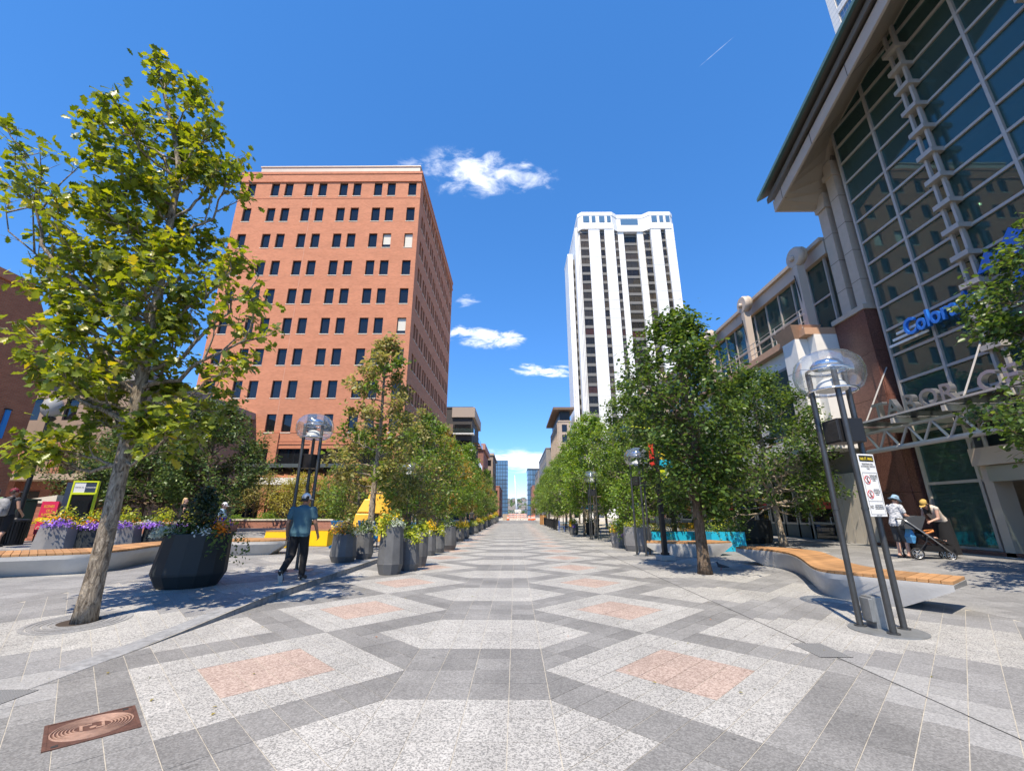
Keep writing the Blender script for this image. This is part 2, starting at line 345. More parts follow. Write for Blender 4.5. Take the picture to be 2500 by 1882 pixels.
def bake(mb, name, mats, voxel, smooth_it=3, parent=None, factor=0.5):
    """closed pieces in mb melted into one continuous surface"""
    o = mb.build(name+'_tmp', mats, None)
    r = o.modifiers.new('r', 'REMESH'); r.mode = 'VOXEL'; r.voxel_size = voxel
    if smooth_it:
        s = o.modifiers.new('s', 'SMOOTH'); s.iterations = smooth_it; s.factor = factor
    dg = bpy.context.evaluated_depsgraph_get(); dg.update()
    me = bpy.data.meshes.new_from_object(o.evaluated_get(dg)); me.name = name
    old = o.data; bpy.data.objects.remove(o); bpy.data.meshes.remove(old)
    me.polygons.foreach_set('use_smooth', [True]*len(me.polygons))
    if not me.materials:
        for m in (mats if isinstance(mats, (list, tuple)) else [mats]): me.materials.append(m)
    return link(name, me, parent)
def text(body, size, depth, mat_, parent, loc, rot, name='lettering', align='LEFT', bold=0.0, shear=0.0, spacing=1.0, wide=1.0):
    c = bpy.data.curves.new(name, 'FONT'); c.body = body; c.size = size; c.extrude = depth; c.align_x = align; c.offset = bold; c.shear = shear
    c.space_character = spacing; c.space_line = 0.92; c.resolution_u = 3
    o = bpy.data.objects.new(name, c); COL.objects.link(o); dg = bpy.context.evaluated_depsgraph_get(); dg.update()
    me = bpy.data.meshes.new_from_object(o.evaluated_get(dg)); bpy.data.objects.remove(o); bpy.data.curves.remove(c)
    me.materials.clear(); me.materials.append(mat_); me.name = name
    q = link(name, me, parent, loc, rot); q.scale = (wide, 1, 1); return q
def wall_mesh(mb, O, U, Ulen, H, holes, depth, N, back=False):
    """wall rectangle with rectangular openings (u0,u1,z0,z1); N outward normal, reveals run inward by depth"""
    O = Vector(O); U = Vector(U); N = Vector(N); Z = Vector((0,0,1))
    us = sorted({0.0, Ulen, *[h[0] for h in holes], *[h[1] for h in holes]}); zs = sorted({0.0, H, *[h[2] for h in holes], *[h[3] for h in holes]})
    P = lambda u, z, d=0: O+U*u+Z*z-N*d
    flip = U.cross(Z).dot(N) < 0
    def q(*p): mb.poly(p[::-1] if flip else p)
    for j in range(len(zs)-1):
        zc = (zs[j]+zs[j+1])/2; row = [h for h in holes if h[2] < zc < h[3]]
        i = 0
        while i < len(us)-1:
            uc = (us[i]+us[i+1])/2
            if any(h[0] < uc < h[1] for h in row): i += 1; continue
            k = i
            while k+1 < len(us)-1 and not any(h[0] < (us[k+1]+us[k+2])/2 < h[1] for h in row): k += 1
            q(P(us[i], zs[j]), P(us[k+1], zs[j]), P(us[k+1], zs[j+1]), P(us[i], zs[j+1])); i = k+1
    for a, b, c, d in holes:
        q(P(a,c), P(a,c,depth), P(b,c,depth), P(b,c)); q(P(a,d,depth), P(a,d), P(b,d), P(b,d,depth))
        q(P(a,c), P(a,d), P(a,d,depth), P(a,c,depth)); q(P(b,c,depth), P(b,d,depth), P(b,d), P(b,c))
def catmull(pts, n):
    """smooth polyline through pts with n samples per span"""
    P = [np.array(p, float) for p in pts]; P = [2*P[0]-P[1]]+P+[2*P[-1]-P[-2]]; out = []
    for i in range(1, len(P)-2):
        a, b, c, d = P[i-1:i+3]
        for k in range(n):
            t = k/n; out.append(0.5*(2*b+(c-a)*t+(2*a-5*b+4*c-d)*t*t+(3*b-a-3*c+d)*t**3))
    out.append(P[-2]); return out
def resample(pts, n):
    P = np.array(pts); d = np.r_[0, np.cumsum(np.linalg.norm(np.diff(P, axis=0), axis=1))]; t = np.linspace(0, d[-1], n)
    return np.stack([np.interp(t, d, P[:, k]) for k in range(P.shape[1])], 1)
# ------------------------------------------------------------------ ground and paving
OX, OY = -0.42, 3.6                       # axis of the street pattern and the middle of its first hexagon
PER = 2.88; U45 = 0.36*math.sqrt(2)/2      # pattern period along the street, side of a 45-degree paver
def sm(t): t = min(1, max(0, t)); return t*t*(3-2*t)
def zg(x, y):
    """ground height: the left pavement climbs to a kerb"""
    if x < OX-4.05: return 0.13*sm((y-5.0)/4.2)+0.40*sm((-x-12.2)/4.0)*sm((y-6)/6)
    return 0.26*sm((x-9.0)/3.8)
granite('granite_light', [(0.0, (0.19,0.188,0.18)), (0.27, (0.26,0.257,0.245)), (0.50, (0.385,0.377,0.357)), (0.85, (0.48,0.47,0.445))], 95, 0.05, 0.7, 0.07)
granite('granite_grey', [(0.0, (0.165,0.163,0.158)), (0.5, (0.218,0.215,0.208)), (0.9, (0.28,0.277,0.268))], 85, 0.14, 0.7, 0.13)
granite('granite_pale', [(0.0, (0.245,0.245,0.24)), (0.5, (0.31,0.308,0.30)), (0.9, (0.38,0.377,0.37))], 85, 0.07, 0.7, 0.10)
granite('granite_mid', [(0.0, (0.19,0.19,0.188)), (0.5, (0.25,0.248,0.245)), (0.9, (0.31,0.308,0.305))], 85, 0.12, 0.7, 0.12)
granite('granite_pink', [(0.0, (0.26,0.19,0.16)), (0.45, (0.385,0.295,0.25)), (0.9, (0.50,0.40,0.345))], 70, 0.05, 0.7, 0.08)
mat('joint_sand', (0.44,0.41,0.35), 0.95, var=0.25, vscale=8, coord='Position')
mat('asphalt', (0.16,0.16,0.165), 0.9, var=0.2, vscale=0.5, bump=0.3, bscale=40, coord='Position')
mat('slot_dark', (0.03,0.03,0.03), 0.9)
g = MB(); n_ = 24; g.quad((-3500,-600,-0.06),(3500,-600,-0.06),(3500,6000,-0.06),(-3500,6000,-0.06))
struct(g.build('ground', M['asphalt']))
LX, RX = OX-4.05, OX+4.03
b = MB(); b.quad((LX,-4,-0.0035),(RX,-4,-0.0035),(RX,150,-0.0035),(LX,150,-0.0035)); roadway = struct(b.build('roadway', M['joint_sand']))
def sheet(xs, ys, dz):
    b = MB(); nx = len(xs)
    b.add([(x,y,zg(x+(1e-4 if x > 0 else -1e-4),y)+dz) for y in ys for x in xs], [(j*nx+i,j*nx+i+1,(j+1)*nx+i+1,(j+1)*nx+i) for j in range(len(ys)-1) for i in range(nx-1)]); return b
ys = [-4, 3, 5]+[5+0.35*i for i in range(1,21)]+[13, 16, 150]
pave_r = struct(sheet([RX, 9]+[9.4+0.4*i for i in range(9)]+[32], [-4, 60, 150], -0.0035).build('pavement', M['joint_sand']))
pave_l = struct(sheet([-60]+[-16.6+0.4*i for i in range(12)]+[LX-0.002], ys, -0.0035).build('pavement', M['joint_sand']))
MATS = ['granite_grey','granite_light','granite_pink','granite_pale','granite_mid']
def cls(x, y):
    """which stone lies at (x, y) in pattern coordinates"""
    ax = abs(x); k = math.floor((y+PER/2)/PER); yy = y-k*PER
    if y > 66: return 0
    if y < 0 and ax > 1.45: return 3 if 3.62 < ax < 4.5 else 0 if ax < 4.03 else 4
    if ax < 4.03:
        if 3.62 < ax and y < 0.95: return 3
        if ax <= 1.44+.01 and abs(yy) <= 0.72 and ax+abs(yy) <= 1.44: return 1
        kd = math.floor(y/PER); yd = y-kd*PER-1.44; d = abs(ax-2.2)+abs(yd)
        if d < 0.72: return 2
        if d < 1.44: return 1
        if abs(yy) <= 0.72 and abs(ax-4.4)+abs(yy) <= 1.44 and y > 1: return 1
        return 0
    if ax < 4.5 and y < 1.6: return 3
    if abs(yy) <= 0.72 and abs(ax-4.4)+abs(yy) <= 1.44 and y > 1: return 1
    if y > 1:
        k6 = math.floor(y/(2*PER)); y6 = y-k6*2*PER-2.88
        if abs(ax-5.65)+abs(y6) < 1.44: return 1
        y7 = y-k6*2*PER-5.76
        for q in (y7, y7+2*PER):
            if abs(ax-6.9)+abs(q) < 1.44: return 1
    return 4
def clip(poly, a, b_, c):
    """keep the side a*x+b*y<=c"""
    out = []; n = len(poly)
    for i in range(n):
        p, q = poly[i], poly[(i+1)%n]; dp = a*p[0]+b_*p[1]-c; dq = a*q[0]+b_*q[1]-c
        if dp <= 0: out.append(p)
        if dp*dq < 0: t = dp/(dp-dq); out.append((p[0]+(q[0]-p[0])*t, p[1]+(q[1]-p[1])*t))
    return out
def area(p): return abs(sum(p[i][0]*p[(i+1)%len(p)][1]-p[(i+1)%len(p)][0]*p[i][1] for i in range(len(p))))/2
pieces = []                                   # (polygon in pattern coords, class, zone)
# centre strip: square pavers along the street
for j in range(-12, 260):
    for i in range(-2, 2):
        x0, y0 = i*0.36, j*0.36
        pieces.append(([(x0,y0),(x0+.36,y0),(x0+.36,y0+.36),(x0,y0+.36)], cls(x0+.18, y0+.18), 0))
# everything else on the 45-degree grid; long pavers two cells wide
h_ = 0.36
nmax = 330
for sgn in (-1, 1):
    for i in range(-40, nmax):
        for j in range(-nmax, nmax):
            # cell axes: e1=(h,h), e2=(-h,h)/... in (|x|,y) mirrored for the left half
            cx = (i-j)*h_/2*1.0; cy = (i+j+1)*h_/2
            if cx < 0.72-0.4 or cx > 8.0 or cy < -4 or cy > 92: continue
            if cx > 4.4 and cy > 48: continue
            pair = (i % 2 == 0)
            x = lambda a, b2: (a-b2)*h_/2
            y = lambda a, b2: (a+b2)*h_/2
            c0 = cls(cx, cy) if True else 0
            c1 = cls(((i+1)-j)*h_/2, ((i+1)+j+1)*h_/2); cm = cls(((i-1)-j)*h_/2, ((i-1)+j+1)*h_/2)
            row_off = 0
            if pair and c1 == c0: a0, a1 = i, i+2
            elif (not pair) and cm == c0: continue
            else: a0, a1 = i, i+1
            P = [(x(a0,j),y(a0,j)),(x(a1,j),y(a1,j)),(x(a1,j+1),y(a1,j+1)),(x(a0,j+1),y(a0,j+1))]
            for lo, hi, zone in ((0.72, 4.03 if sgn > 0 else 4.05, 0), (4.03 if sgn > 0 else 4.33, 8.0, 1 if sgn > 0 else 2)):
                Q = clip(clip(P, -1, 0, -lo), 1, 0, hi)
                if len(Q) > 2 and area(Q) > 0.002:
                    # light/grey border of the 45-degree field follows the grid; only the class of the middle counts
                    mx = sum(p[0] for p in Q)/len(Q); my = sum(p[1] for p in Q)/len(Q)
                    pieces.append(([(p[0]*sgn, p[1]) for p in (Q if sgn > 0 else Q[::-1])], cls(mx, my) if zone else cls(min(max(mx,.73),4.02), my), zone))
# plain pavers of the outer pavements
for sgn in (-1, 1):
    for j in range(-8, 110):
        for i in range(0, 15 if sgn > 0 else 32):
            x0 = 8.0+i*0.6+(0.3 if j % 2 else 0); y0 = j*0.42
            if x0 > 8 and j % 2 and i == 0: pieces.append(([(8.0*sgn,y0),(8.3*sgn,y0),(8.3*sgn,y0+.42),(8.0*sgn,y0+.42)][::sgn], 4, 1 if sgn > 0 else 2))
            r = random.random(); dash = (j % 7 == 3 and (i//2+j//7) % 3 == 0)
            pieces.append(([(x0*sgn,y0),((x0+.6)*sgn,y0),((x0+.6)*sgn,y0+.42),(x0*sgn,y0+.42)][::sgn], 1 if dash else 4, 1 if sgn > 0 else 2))
GAP = 0.0032
def shrink(P, g_):
    c = (sum(p[0] for p in P)/len(P), sum(p[1] for p in P)/len(P)); Q = P; n = len(P)
    for i in range(n):
        p, q = P[i], P[(i+1)%n]; ex, ey = q[0]-p[0], q[1]-p[1]; L_ = math.hypot(ex, ey)
        if L_ < 1e-6: continue
        nx, ny = ey/L_, -ex/L_; Q = clip(Q, nx, ny, nx*p[0]+ny*p[1]-g_)
        if len(Q) < 3: return None
    return Q
def hides(x, y):
    """holes left in the paving: manhole, grates, tree pit"""
    X, Y = x+OX, y+OY
    return False
fields = [MB(), MB(), MB()]; zones = [roadway, pave_r, pave_l]; near = []
for P, c, zn in pieces:
    ar = sum(P[i][0]*P[(i+1)%len(P)][1]-P[(i+1)%len(P)][0]*P[i][1] for i in range(len(P)))
    if ar < 0: P = P[::-1]
    mx = sum(p[0] for p in P)/len(P); my = sum(p[1] for p in P)/len(P)
    if hides(mx, my): continue
    Q = shrink(P, GAP)
    if not Q or area(Q) < 0.0015: continue
    X, Y = mx+OX, my+OY; near.append((math.hypot(X, Y-0.3)+(50 if Y < 2.6 or abs(X) > 1.22*Y+0.6 else 0), Q, c, zn))
near.sort(key=lambda t: t[0])
def paver_mesh(mb, Q, zn, lift):
    n = len(Q); top = [(p[0]+OX, p[1]+OY, (zg(p[0]+OX, p[1]+OY) if zn else 0)+lift) for p in Q]
    bot = [(p[0], p[1], p[2]-0.02-lift) for p in top]
    mb.add(top+bot, [tuple(range(n))]+[(i, n+i, n+(i+1)%n, (i+1)%n) for i in range(n)])
for k, (d, Q, c, zn) in enumerate(near):
    lift = random.uniform(-0.0008, 0.0008)
    if k < 300:
        b = MB(); paver_mesh(b, Q, zn, lift); b.build('paver', M[MATS[c]], zones[zn])
    else:
        fields[zn].cur = c
        if d < 30 or zn: paver_mesh(fields[zn], Q, zn, lift if d < 30 else 0)
        else: fields[zn].poly([(p[0]+OX, p[1]+OY, 0) for p in Q])
for f, z_ in zip(fields, zones): stuff(f.build('paver_field', [M[m] for m in MATS], z_))
# kerb stones on the left, growing out of the road
kerb = thing('kerb', 'low grey granite kerb growing out of the paving along the left pavement', 'kerb', (0,0,0))
mat('kerb_granite', (0.27,0.275,0.28), 0.8, var=0.3, vscale=9, bump=0.6, bscale=45, coord='Position', dark=(0.10,0.10,0.10,0.6))
y0 = 5.0
while y0 < 96:
    ln = 1.25; b = MB(); n = 6; x0, x1 = OX-4.33, OX-4.055
    rings = []
    for i in range(n+1):
        y = y0+0.006+(ln-0.012)*i/n; z = max(0.004, zg(-9, y)+0.002); bat = 0.018
        rings.append([(x0,y,-0.01),(x1-0.0,y,-0.01),(x1-bat*(z/0.13),y,z-0.012 if z > .02 else z*.6),(x1-bat*(z/0.13)-0.012,y,z),(x0,y,z)])
    b.loft([r[::-1] for r in rings]); b.build('kerb_stone', M['kerb_granite'], kerb); y0 += ln if y0 < 40 else ln
b = MB(); b.box((OX-4.33,-4,-0.01),(OX-4.055,5.0,0.001)); b.build('flush_kerb', M['granite_pale'], kerb)
# drain slot of the right gutter
b = MB()
b.box((RX-0.008,-4,-0.003),(RX+0.008,62,0.0013)); struct(b.build('drain_channel', M['slot_dark']))
# grates, manhole
mat('cast_iron', (0.10,0.105,0.11), 0.55, metal=0.6, var=0.3, vscale=20)
mat('rust', (0.12,0.058,0.042), 0.75, metal=0.25, var=0.35, vscale=14, bump=0.3, bscale=90, coord='Position')
mat('rust_light', (0.42,0.26,0.19), 0.6, metal=0.25, var=0.25, vscale=20, coord='Position')
def grate(x, y, lab):
    t = thing('drain_grate', lab, 'drain grate', (x, y, 0.002))
    b = MB(); b.box((-0.18,-0.27,0),(0.18,0.27,0.003)); b.build('drain_pit', mat('pit_grey',(0.025,0.025,0.025),0.9), t)
    for i in range(13):
        b = MB(); xx = -0.17+i*0.34/12; b.box((xx-0.0085,-0.265,0.001),(xx+0.0085,0.265,0.004)); b.build('bar', mat('grate_steel',(0.36,0.36,0.35),0.6,metal=0.3), t)
grate(OX+4.02, OY+2.13, 'slotted drain grate in the paving before the tall lamp on the right')
grate(OX-4.12, OY+0.62, 'slotted drain grate at the left edge beyond the rusty cover')
t = thing('utility_cover', 'square rusty iron cover with raised oval rings and an emblem, set in the grey pavers', 'utility cover', (-3.2, 3.8, 0.0), R(45))
b = MB(); b.box((-0.255,-0.255,-0.02),(0.255,0.255,0.0035)); b.build('plate', M['rust'], t)
for a in (((-0.262,-0.262),(0.262,-0.24)),((-0.262,0.24),(0.262,0.262)),((-0.262,-0.24),(-0.24,0.24)),((0.24,-0.24),(0.262,0.24))):
    b = MB(); b.box((*a[0],-0.02),(*a[1],0.0065)); b.build('rim', M['rust'], t)
for k in range(7):
    rx_, ry_ = 0.108+k*0.0205, 0.088+k*0.0205
    pts = [(rx_*math.cos(2*math.pi*i/48), ry_*math.sin(2*math.pi*i/48), 0.0055) for i in range(48)]
    b = MB(); b.tube(pts, 0.0052, 5, closed=True); b.build('ring', M['rust_light'], t)
b = MB(); 
for p in ([(-0.075,0.055),(-0.075,-0.05),(-0.058,-0.05),(-0.058,0.038),(-0.005,0.038),(-0.005,0.055)],[(0.015,-0.055),(0.065,-0.055),(0.065,0.05),(0.048,0.05),(0.048,-0.038),(0.015,-0.038)]): b.prism(p, 0.003, 0.0095)
b.lathe([(0.020,0.001),(0.020,0.0065)], 16, (0.0,-0.01,0), cap=True); b.build('emblem', M['rust_light'], t)
for sx in (-1,1):
    b = MB(); b.cbox((0.20*sx, 0.215*sx, 0.004),(0.035,0.03,0.004)); b.build('lift_slot', M['slot_dark'], t)
# ------------------------------------------------------------------ brick office block
brickmat('brick_orange', (0.57,0.222,0.118), (0.48,0.18,0.092), (0.55,0.31,0.21), bw=0.30, rh=0.10)
brickmat('brick_brown', (0.46,0.165,0.08), (0.38,0.125,0.06), (0.38,0.21,0.14))
brickmat('brick_red', (0.40,0.15,0.10), (0.33,0.12,0.08), (0.42,0.30,0.24))
mat('brick_band', (0.52,0.20,0.11), 0.85, var=0.15, vscale=3)
mat('pale_stone', (0.62,0.56,0.46), 0.8, var=0.12, vscale=2, bump=0.15, bscale=20)
mat('pale_metal', (0.52,0.45,0.37), 0.5, var=0.06, vscale=1)
mat('frame_bronze', (0.045,0.035,0.03), 0.45, metal=0.4)
mat('frame_dark', (0.03,0.032,0.035), 0.4, metal=0.5)
mat('concrete', (0.42,0.41,0.39), 0.85, var=0.14, vscale=1.2, bump=0.25, bscale=25, dark=(0.30,0.29,0.27,0.5))
mat('blind_cloth', (0.62,0.60,0.52), 0.8, var=0.05)
mat('room_dark', (0.035,0.035,0.035), 0.9)
glassmat('glass_office', (0.12,0.14,0.16), 0.25, 0.03, 1.55, 1.2, ripple=0.02)
glassmat('glass_shop', (0.30,0.33,0.33), 0.55, 0.02, 1.5, 1.1)
BX0, BX1, BY0, BY1, BT = -35.4, -12.05, 45.0, 73.0, 44.1
bt = thing('office_block', 'tall orange brick office block with rows of paired dark windows', 'building', (BX0, BY0, 0))
W_, D_ = BX1-BX0, BY1-BY0
rows = [40.4-3.82*k for k in range(9)]
fx = [-34.4, -31.34, -29.57, -26.96, -25.19, -22.51, -20.75, -18.05, -16.33, -13.65]; ww, wh = 1.03, 2.0
front = [(x-BX0, x-BX0+ww, z, z+wh) for z in rows for x in fx]
big = [(x0-BX0, x1-BX0, 5.5, 8.1) for x0, x1 in ((-34.1,-30.65),(-29.65,-26.17),(-25.19,-21.71),(-20.8,-17.39),(-16.41,-12.95))]
shops = [(x0-BX0, x1-BX0, 0.3, 3.6) for x0, x1 in ((-34.1,-30.65),(-29.65,-26.17),(-25.19,-21.71),(-20.8,-17.39),(-16.41,-12.95))]
sy = [1.5+2.95*k+d for k in range(9) for d in (0, 1.25)]
side = [(y, y+0.85, z, z+wh) for z in rows for y in sy]
b = MB()
wall_mesh(b, (0,0,0), (1,0,0), W_, BT-1.6, front+big+shops, 0.28, (0,-1,0))
wall_mesh(b, (W_,0,0), (0,1,0), D_, BT-1.6, side, 0.28, (1,0,0))
b.quad((0,D_,0),(0,0,0),(0,0,BT-1.6),(0,D_,BT-1.6)); b.quad((W_,D_,0),(0,D_,0),(0,D_,BT-1.6),(W_,D_,BT-1.6))
b.quad((0.1,0.1,BT-.1),(W_-.1,0.1,BT-.1),(W_-.1,D_-.1,BT-.1),(0.1,D_-.1,BT-.1))
wall = b.build('wall', M['brick_orange'], bt)
b = MB(); b.box((-0.14,-0.14,BT-1.6),(W_+0.14,D_+0.14,BT-1.44)); b.build('cornice_band', M['brick_band'], bt)
b = MB(); b.box((-0.05,-0.05,BT-1.44),(W_+0.05,D_+0.05,BT-0.35)); b.build('parapet', M['brick_orange'], bt)
b = MB(); b.box((-0.12,-0.12,BT-0.35),(W_+0.12,D_+0.12,BT)); b.build('coping', M['brick_band'], bt)
b = MB(); b.box((1.4,1.2,BT),(W_-0.6,D_-2,BT+1.95)); b.box((1.3,1.1,BT+1.93),(W_-0.5,D_-1.9,BT+2.1)); b.box((9,6,BT+2),(14,12,BT+4.2)); b.box((12.6,3,BT+2.1),(12.8,3.2,BT+2.5)); b.build('penthouse', M['pale_metal'], bt)
for z in (rows[0]-0.42, 9.8, 8.85):
    b = MB(); b.box((-0.03,-0.03,z),(W_+0.03,D_+0.03,z+0.10)); b.build('string_course', M['brick_band'], bt)
b = MB(); b.box((9.55,-0.012,10),(9.59,0.01,BT-1.7)); b.build('movement_joint', mat('joint_tan',(0.58,0.32,0.23),0.85), bt)
def win_proto(w, h, wdir, bars=(), fr='frame_bronze', gl='glass_office', t=0.06, sill='pale_stone', root=None):
    """window: frame with pane and sill, centred on u=0..w"""
    b = MB(); dx, dy = wdir
    def bx(u0, u1, z0, z1, d0, d1):
        if dx: b.box((u0, d0, z0), (u1, d1, z1))
        else: b.box((-d1, u0, z0), (-d0, u1, z1))
    bx(0, t, 0, h, 0, 0.06); bx(w-t, w, 0, h, 0, 0.06); bx(t, w-t, 0, t, 0, 0.06); bx(t, w-t, h-t, h, 0, 0.06)
    for k, a in bars:
        if k == 'v': bx(a-t/2, a+t/2, t, h-t, 0.002, 0.058)
        else: bx(t, w-t, a-t/2, a+t/2, 0.004, 0.056)
    f = b.build('window', M[fr], root)
    b = MB(); bx(t*.6, w-t*.6, t*.6, h-t*.6, 0.026, 0.034); p = b.build('pane', M[gl], f)
    return f
def put_windows(root, proto, spots):
    """copies of a window (frame with its pane) at each spot"""
    out = [proto]; proto.parent = root; proto.location = spots[0]; pn = children_of(proto)
    for s in spots[1:]:
        f = proto.copy(); COL.objects.link(f); f.location = s; f.parent = root; out.append(f)
        for p in pn: c = p.copy(); COL.objects.link(c); c.parent = f
    return out
ws = put_windows(bt, win_proto(ww, wh, (1,0)), [(h[0], 0.20, h[2]) for h in front])
blind = {(2,8):(0.75,0.0), (2,9):(1.0,0), (0,5):(0.45,0.5), (0,9):(0.5,.5), (5,9):(0.8,.3), (0,3):(.4,.5), (0,8):(.5,.5), (0,6):(.4,.5), (0,7):(.35,.5), (8,3):(.35,.4)}
for (r_, c_), (fh, d) in blind.items():
    b = MB(); b.box((0.07,0.036,wh-0.07-fh*(wh-.14)),(ww-0.07,0.05,wh-0.07)); bl = b.build('blind', M['blind_cloth'], ws[r_*10+c_])
    if (r_,c_) in ((2,8),(2,9),(5,9)): bl.location = (0,-0.018,0)
put_windows(bt, win_proto(0.85, wh, (0,1)), [(W_-0.20, h[0], h[2]) for h in side])
sl = MB(); sl.box((-0.04,-0.035,-0.09),(ww+0.04,0.19,0.0)); so = sl.build('window_sill', M['pale_stone'], bt, (front[0][0],0,front[0][2]))
for h in front[1:]: inst(so, (h[0],0,h[2]))
sl = MB(); sl.box((-0.19,-0.04,-0.09),(0.035,0.89,0.0)); so = sl.build('window_sill', M['pale_stone'], bt, (W_,side[0][0],side[0][2]))
for h in side[1:]: inst(so, (W_,h[0],h[2]))
bw_ = big[0][1]-big[0][0]
put_windows(bt, win_proto(bw_, 2.6, (1,0), [('v',bw_/2),('h',0.95)], 'frame_dark'), [(h[0],0.2,h[2]) for h in big])
put_windows(bt, win_proto(bw_, 3.3, (1,0), [('v',bw_/3),('v',2*bw_/3),('h',2.5)], 'frame_bronze', 'glass_shop'), [(h[0],0.2,h[2]) for h in shops])
b = MB(); b.box((0.35,0.6,0.1),(W_-0.4,D_-0.4,BT-2.4)); b.build('interior', M['room_dark'], bt)
# ornamental arcade bands over the big windows
for h in big:
    b = MB(); b.box((h[0]-0.1,-0.06,h[3]+0.45),(h[1]+0.1,0.0,h[3]+0.58)); b.box((h[0]-0.1,-0.04,h[3]),(h[1]+0.1,0.0,h[3]+0.06)); b.build('lintel_band', M['brick_band'], bt)
for k in range(6):
    xk = (0.65, 5.25, 9.72, 14.1, 18.5, 22.9)[k]; b = MB(); b.box((xk-0.45,-0.18,0),(xk+0.45,0.0,9.7)); b.build('pier', M['brick_orange'], bt)
b = MB(); b.box((5.6,-0.30,4.35),(14.0,0.02,5.05)); b.build('sign_fascia', mat('white_panel',(0.78,0.77,0.73),0.6), bt)
# steel pergola canopy in front of it
mat('canopy_grey', (0.10,0.12,0.125), 0.5, metal=0.3, var=0.1)
cp = thing('canopy', 'flat grey steel canopy on slim posts before the brick block', 'canopy', (-23.3, 36.5, 0.13))
b = MB(); b.prism([(-1.2,0.6),(0.4,-0.9),(9.2,-0.9),(10.2,0.4),(10.2,3.4),(-1.2,3.4)], 5.05, 5.35); b.build('roof_slab', M['canopy_grey'], cp)
for i in range(11):
    b = MB(); xx = 0.1+i*0.9; b.box((xx,-0.6,4.72),(xx+0.12,3.2,5.05)); b.build('beam', M['frame_dark'], cp)
for xx in (1.0, 6.0, 9.4):
    for yy in (0.1, 2.8):
        b = MB(); b.tube([(xx,yy,0),(xx,yy,4.8)], 0.09, 8); b.build('post', M['frame_dark'], cp)

# ------------------------------------------------------------------ generic blocks of buildings
def block(name, label, x0, y0, x1, y1, h, wallm, cols_f=(), rows_=(), cols_s=(), ww=1.5, wh=1.8, fr='frame_dark', gl='glass_office', faces='fs', depth=0.22, roof=None, sideface='+x'):
    """box building with a front (towards -y) and one street face, openings filled with windows"""
    t = thing(name, label, 'building', (x0, y0, 0)); W, D = x1-x0, y1-y0
    hf = [(c, c+ww, z, z+wh) for z in rows_ for c in cols_f]; hs_ = [(c, c+ww, z, z+wh) for z in rows_ for c in cols_s]
    b = MB(); wall_mesh(b, (0,0,0), (1,0,0), W, h, hf, depth, (0,-1,0))
    if sideface == '+x': wall_mesh(b, (W,0,0), (0,1,0), D, h, hs_, depth, (1,0,0)); b.quad((0,D,0),(0,0,0),(0,0,h),(0,D,h))
    else: wall_mesh(b, (0,0,0), (0,1,0), D, h, hs_, depth, (-1,0,0)); b.quad((W,0,0),(W,D,0),(W,D,h),(W,0,h))
    b.quad((W,D,0),(0,D,0),(0,D,h),(W,D,h)); b.quad((0,0,h),(W,0,h),(W,D,h),(0,D,h))
    b.build('wall', wallm, t)
    b = MB(); b.box((depth+.25,depth+.25,0),(W-depth-.25,D-depth-.25,h-0.4)); b.build('interior', M['room_dark'], t)
    if hf: put_windows(t, win_proto(ww, wh, (1,0), [('v',ww/2)] if ww > 1.3 else [], fr, gl), [(q[0], depth-0.07, q[2]) for q in hf])
    if hs_:
        xx = W-depth+0.07 if sideface == '+x' else depth-0.0
        put_windows(t, win_proto(ww, wh, (0,1), [('v',ww/2)] if ww > 1.3 else [], fr, gl), [(xx, q[0], q[2]) for q in hs_])
    b = MB(); b.box((-0.12,-0.12,h),(W+0.12,D+0.12,h+0.4)); b.build('parapet', roof or wallm, t)
    return t, W, D
mat('tan_wall', (0.42,0.34,0.27), 0.85, var=0.12, vscale=0.6)
mat('tan_dark', (0.30,0.22,0.16), 0.85, var=0.12, vscale=0.6)
mat('umber_wall', (0.17,0.115,0.085), 0.85, var=0.12, vscale=0.6)
mat('charcoal_wall', (0.055,0.05,0.048), 0.8, var=0.12, vscale=0.6)
mat('grey_wall', (0.27,0.255,0.24), 0.85, var=0.12, vscale=0.6)
mat('brown_red_wall', (0.26,0.12,0.095), 0.85, var=0.12, vscale=0.6)
mat('rose_cornice', (0.42,0.23,0.19), 0.8, var=0.08)
mat('white_trim', (0.72,0.71,0.68), 0.6)
glassmat('glass_sky_tint', (0.22,0.42,0.66), 0.03, 0.03, 1.7, 1.3, ripple=0.015, body=0.45)  # sky reflection painted in as a pale blue diffuse body
glassmat('glass_balcony', (0.55,0.75,0.72), 0.6, 0.05, 1.5, 1.2)
# left side of the street, going away
t, W, D = block('apartment_building', 'dark stepped apartment building with glass corner balconies beyond the brick block', -34, 95, -9.75, 112, 24.5, M['charcoal_wall'], [13.2,17.2], [3,6.4,9.8,13.2], [1.5,5.5,9.5,13], 2.2, 2.2)
for z in (20.9, 17.2, 13.6, 10.0):
    b = MB(); b.box((W-10.5,-0.9,z-2.4),(W-4.2,0.0,z-0.2)); b.build('cladding_panel', M['umber_wall'], t)
    b = MB(); b.box((W-4.2,-1.2,z-2.5),(W+0.5,0.9,z-2.25)); sl = b.build('balcony', M['white_trim'], t)
    b = MB(); b.box((W-4.2,-1.2,z-2.25),(W+0.5,-1.15,z-1.2)); b.box((W+0.45,-1.15,z-2.25),(W+0.5,0.85,z-1.2)); b.build('balcony_glass', M['glass_balcony'], sl)
    b = MB(); b.box((W-4.0,-0.05,z-2.2),(W-0.3,0.0,z-0.1)); b.build('corner_window', M['glass_office'], t)
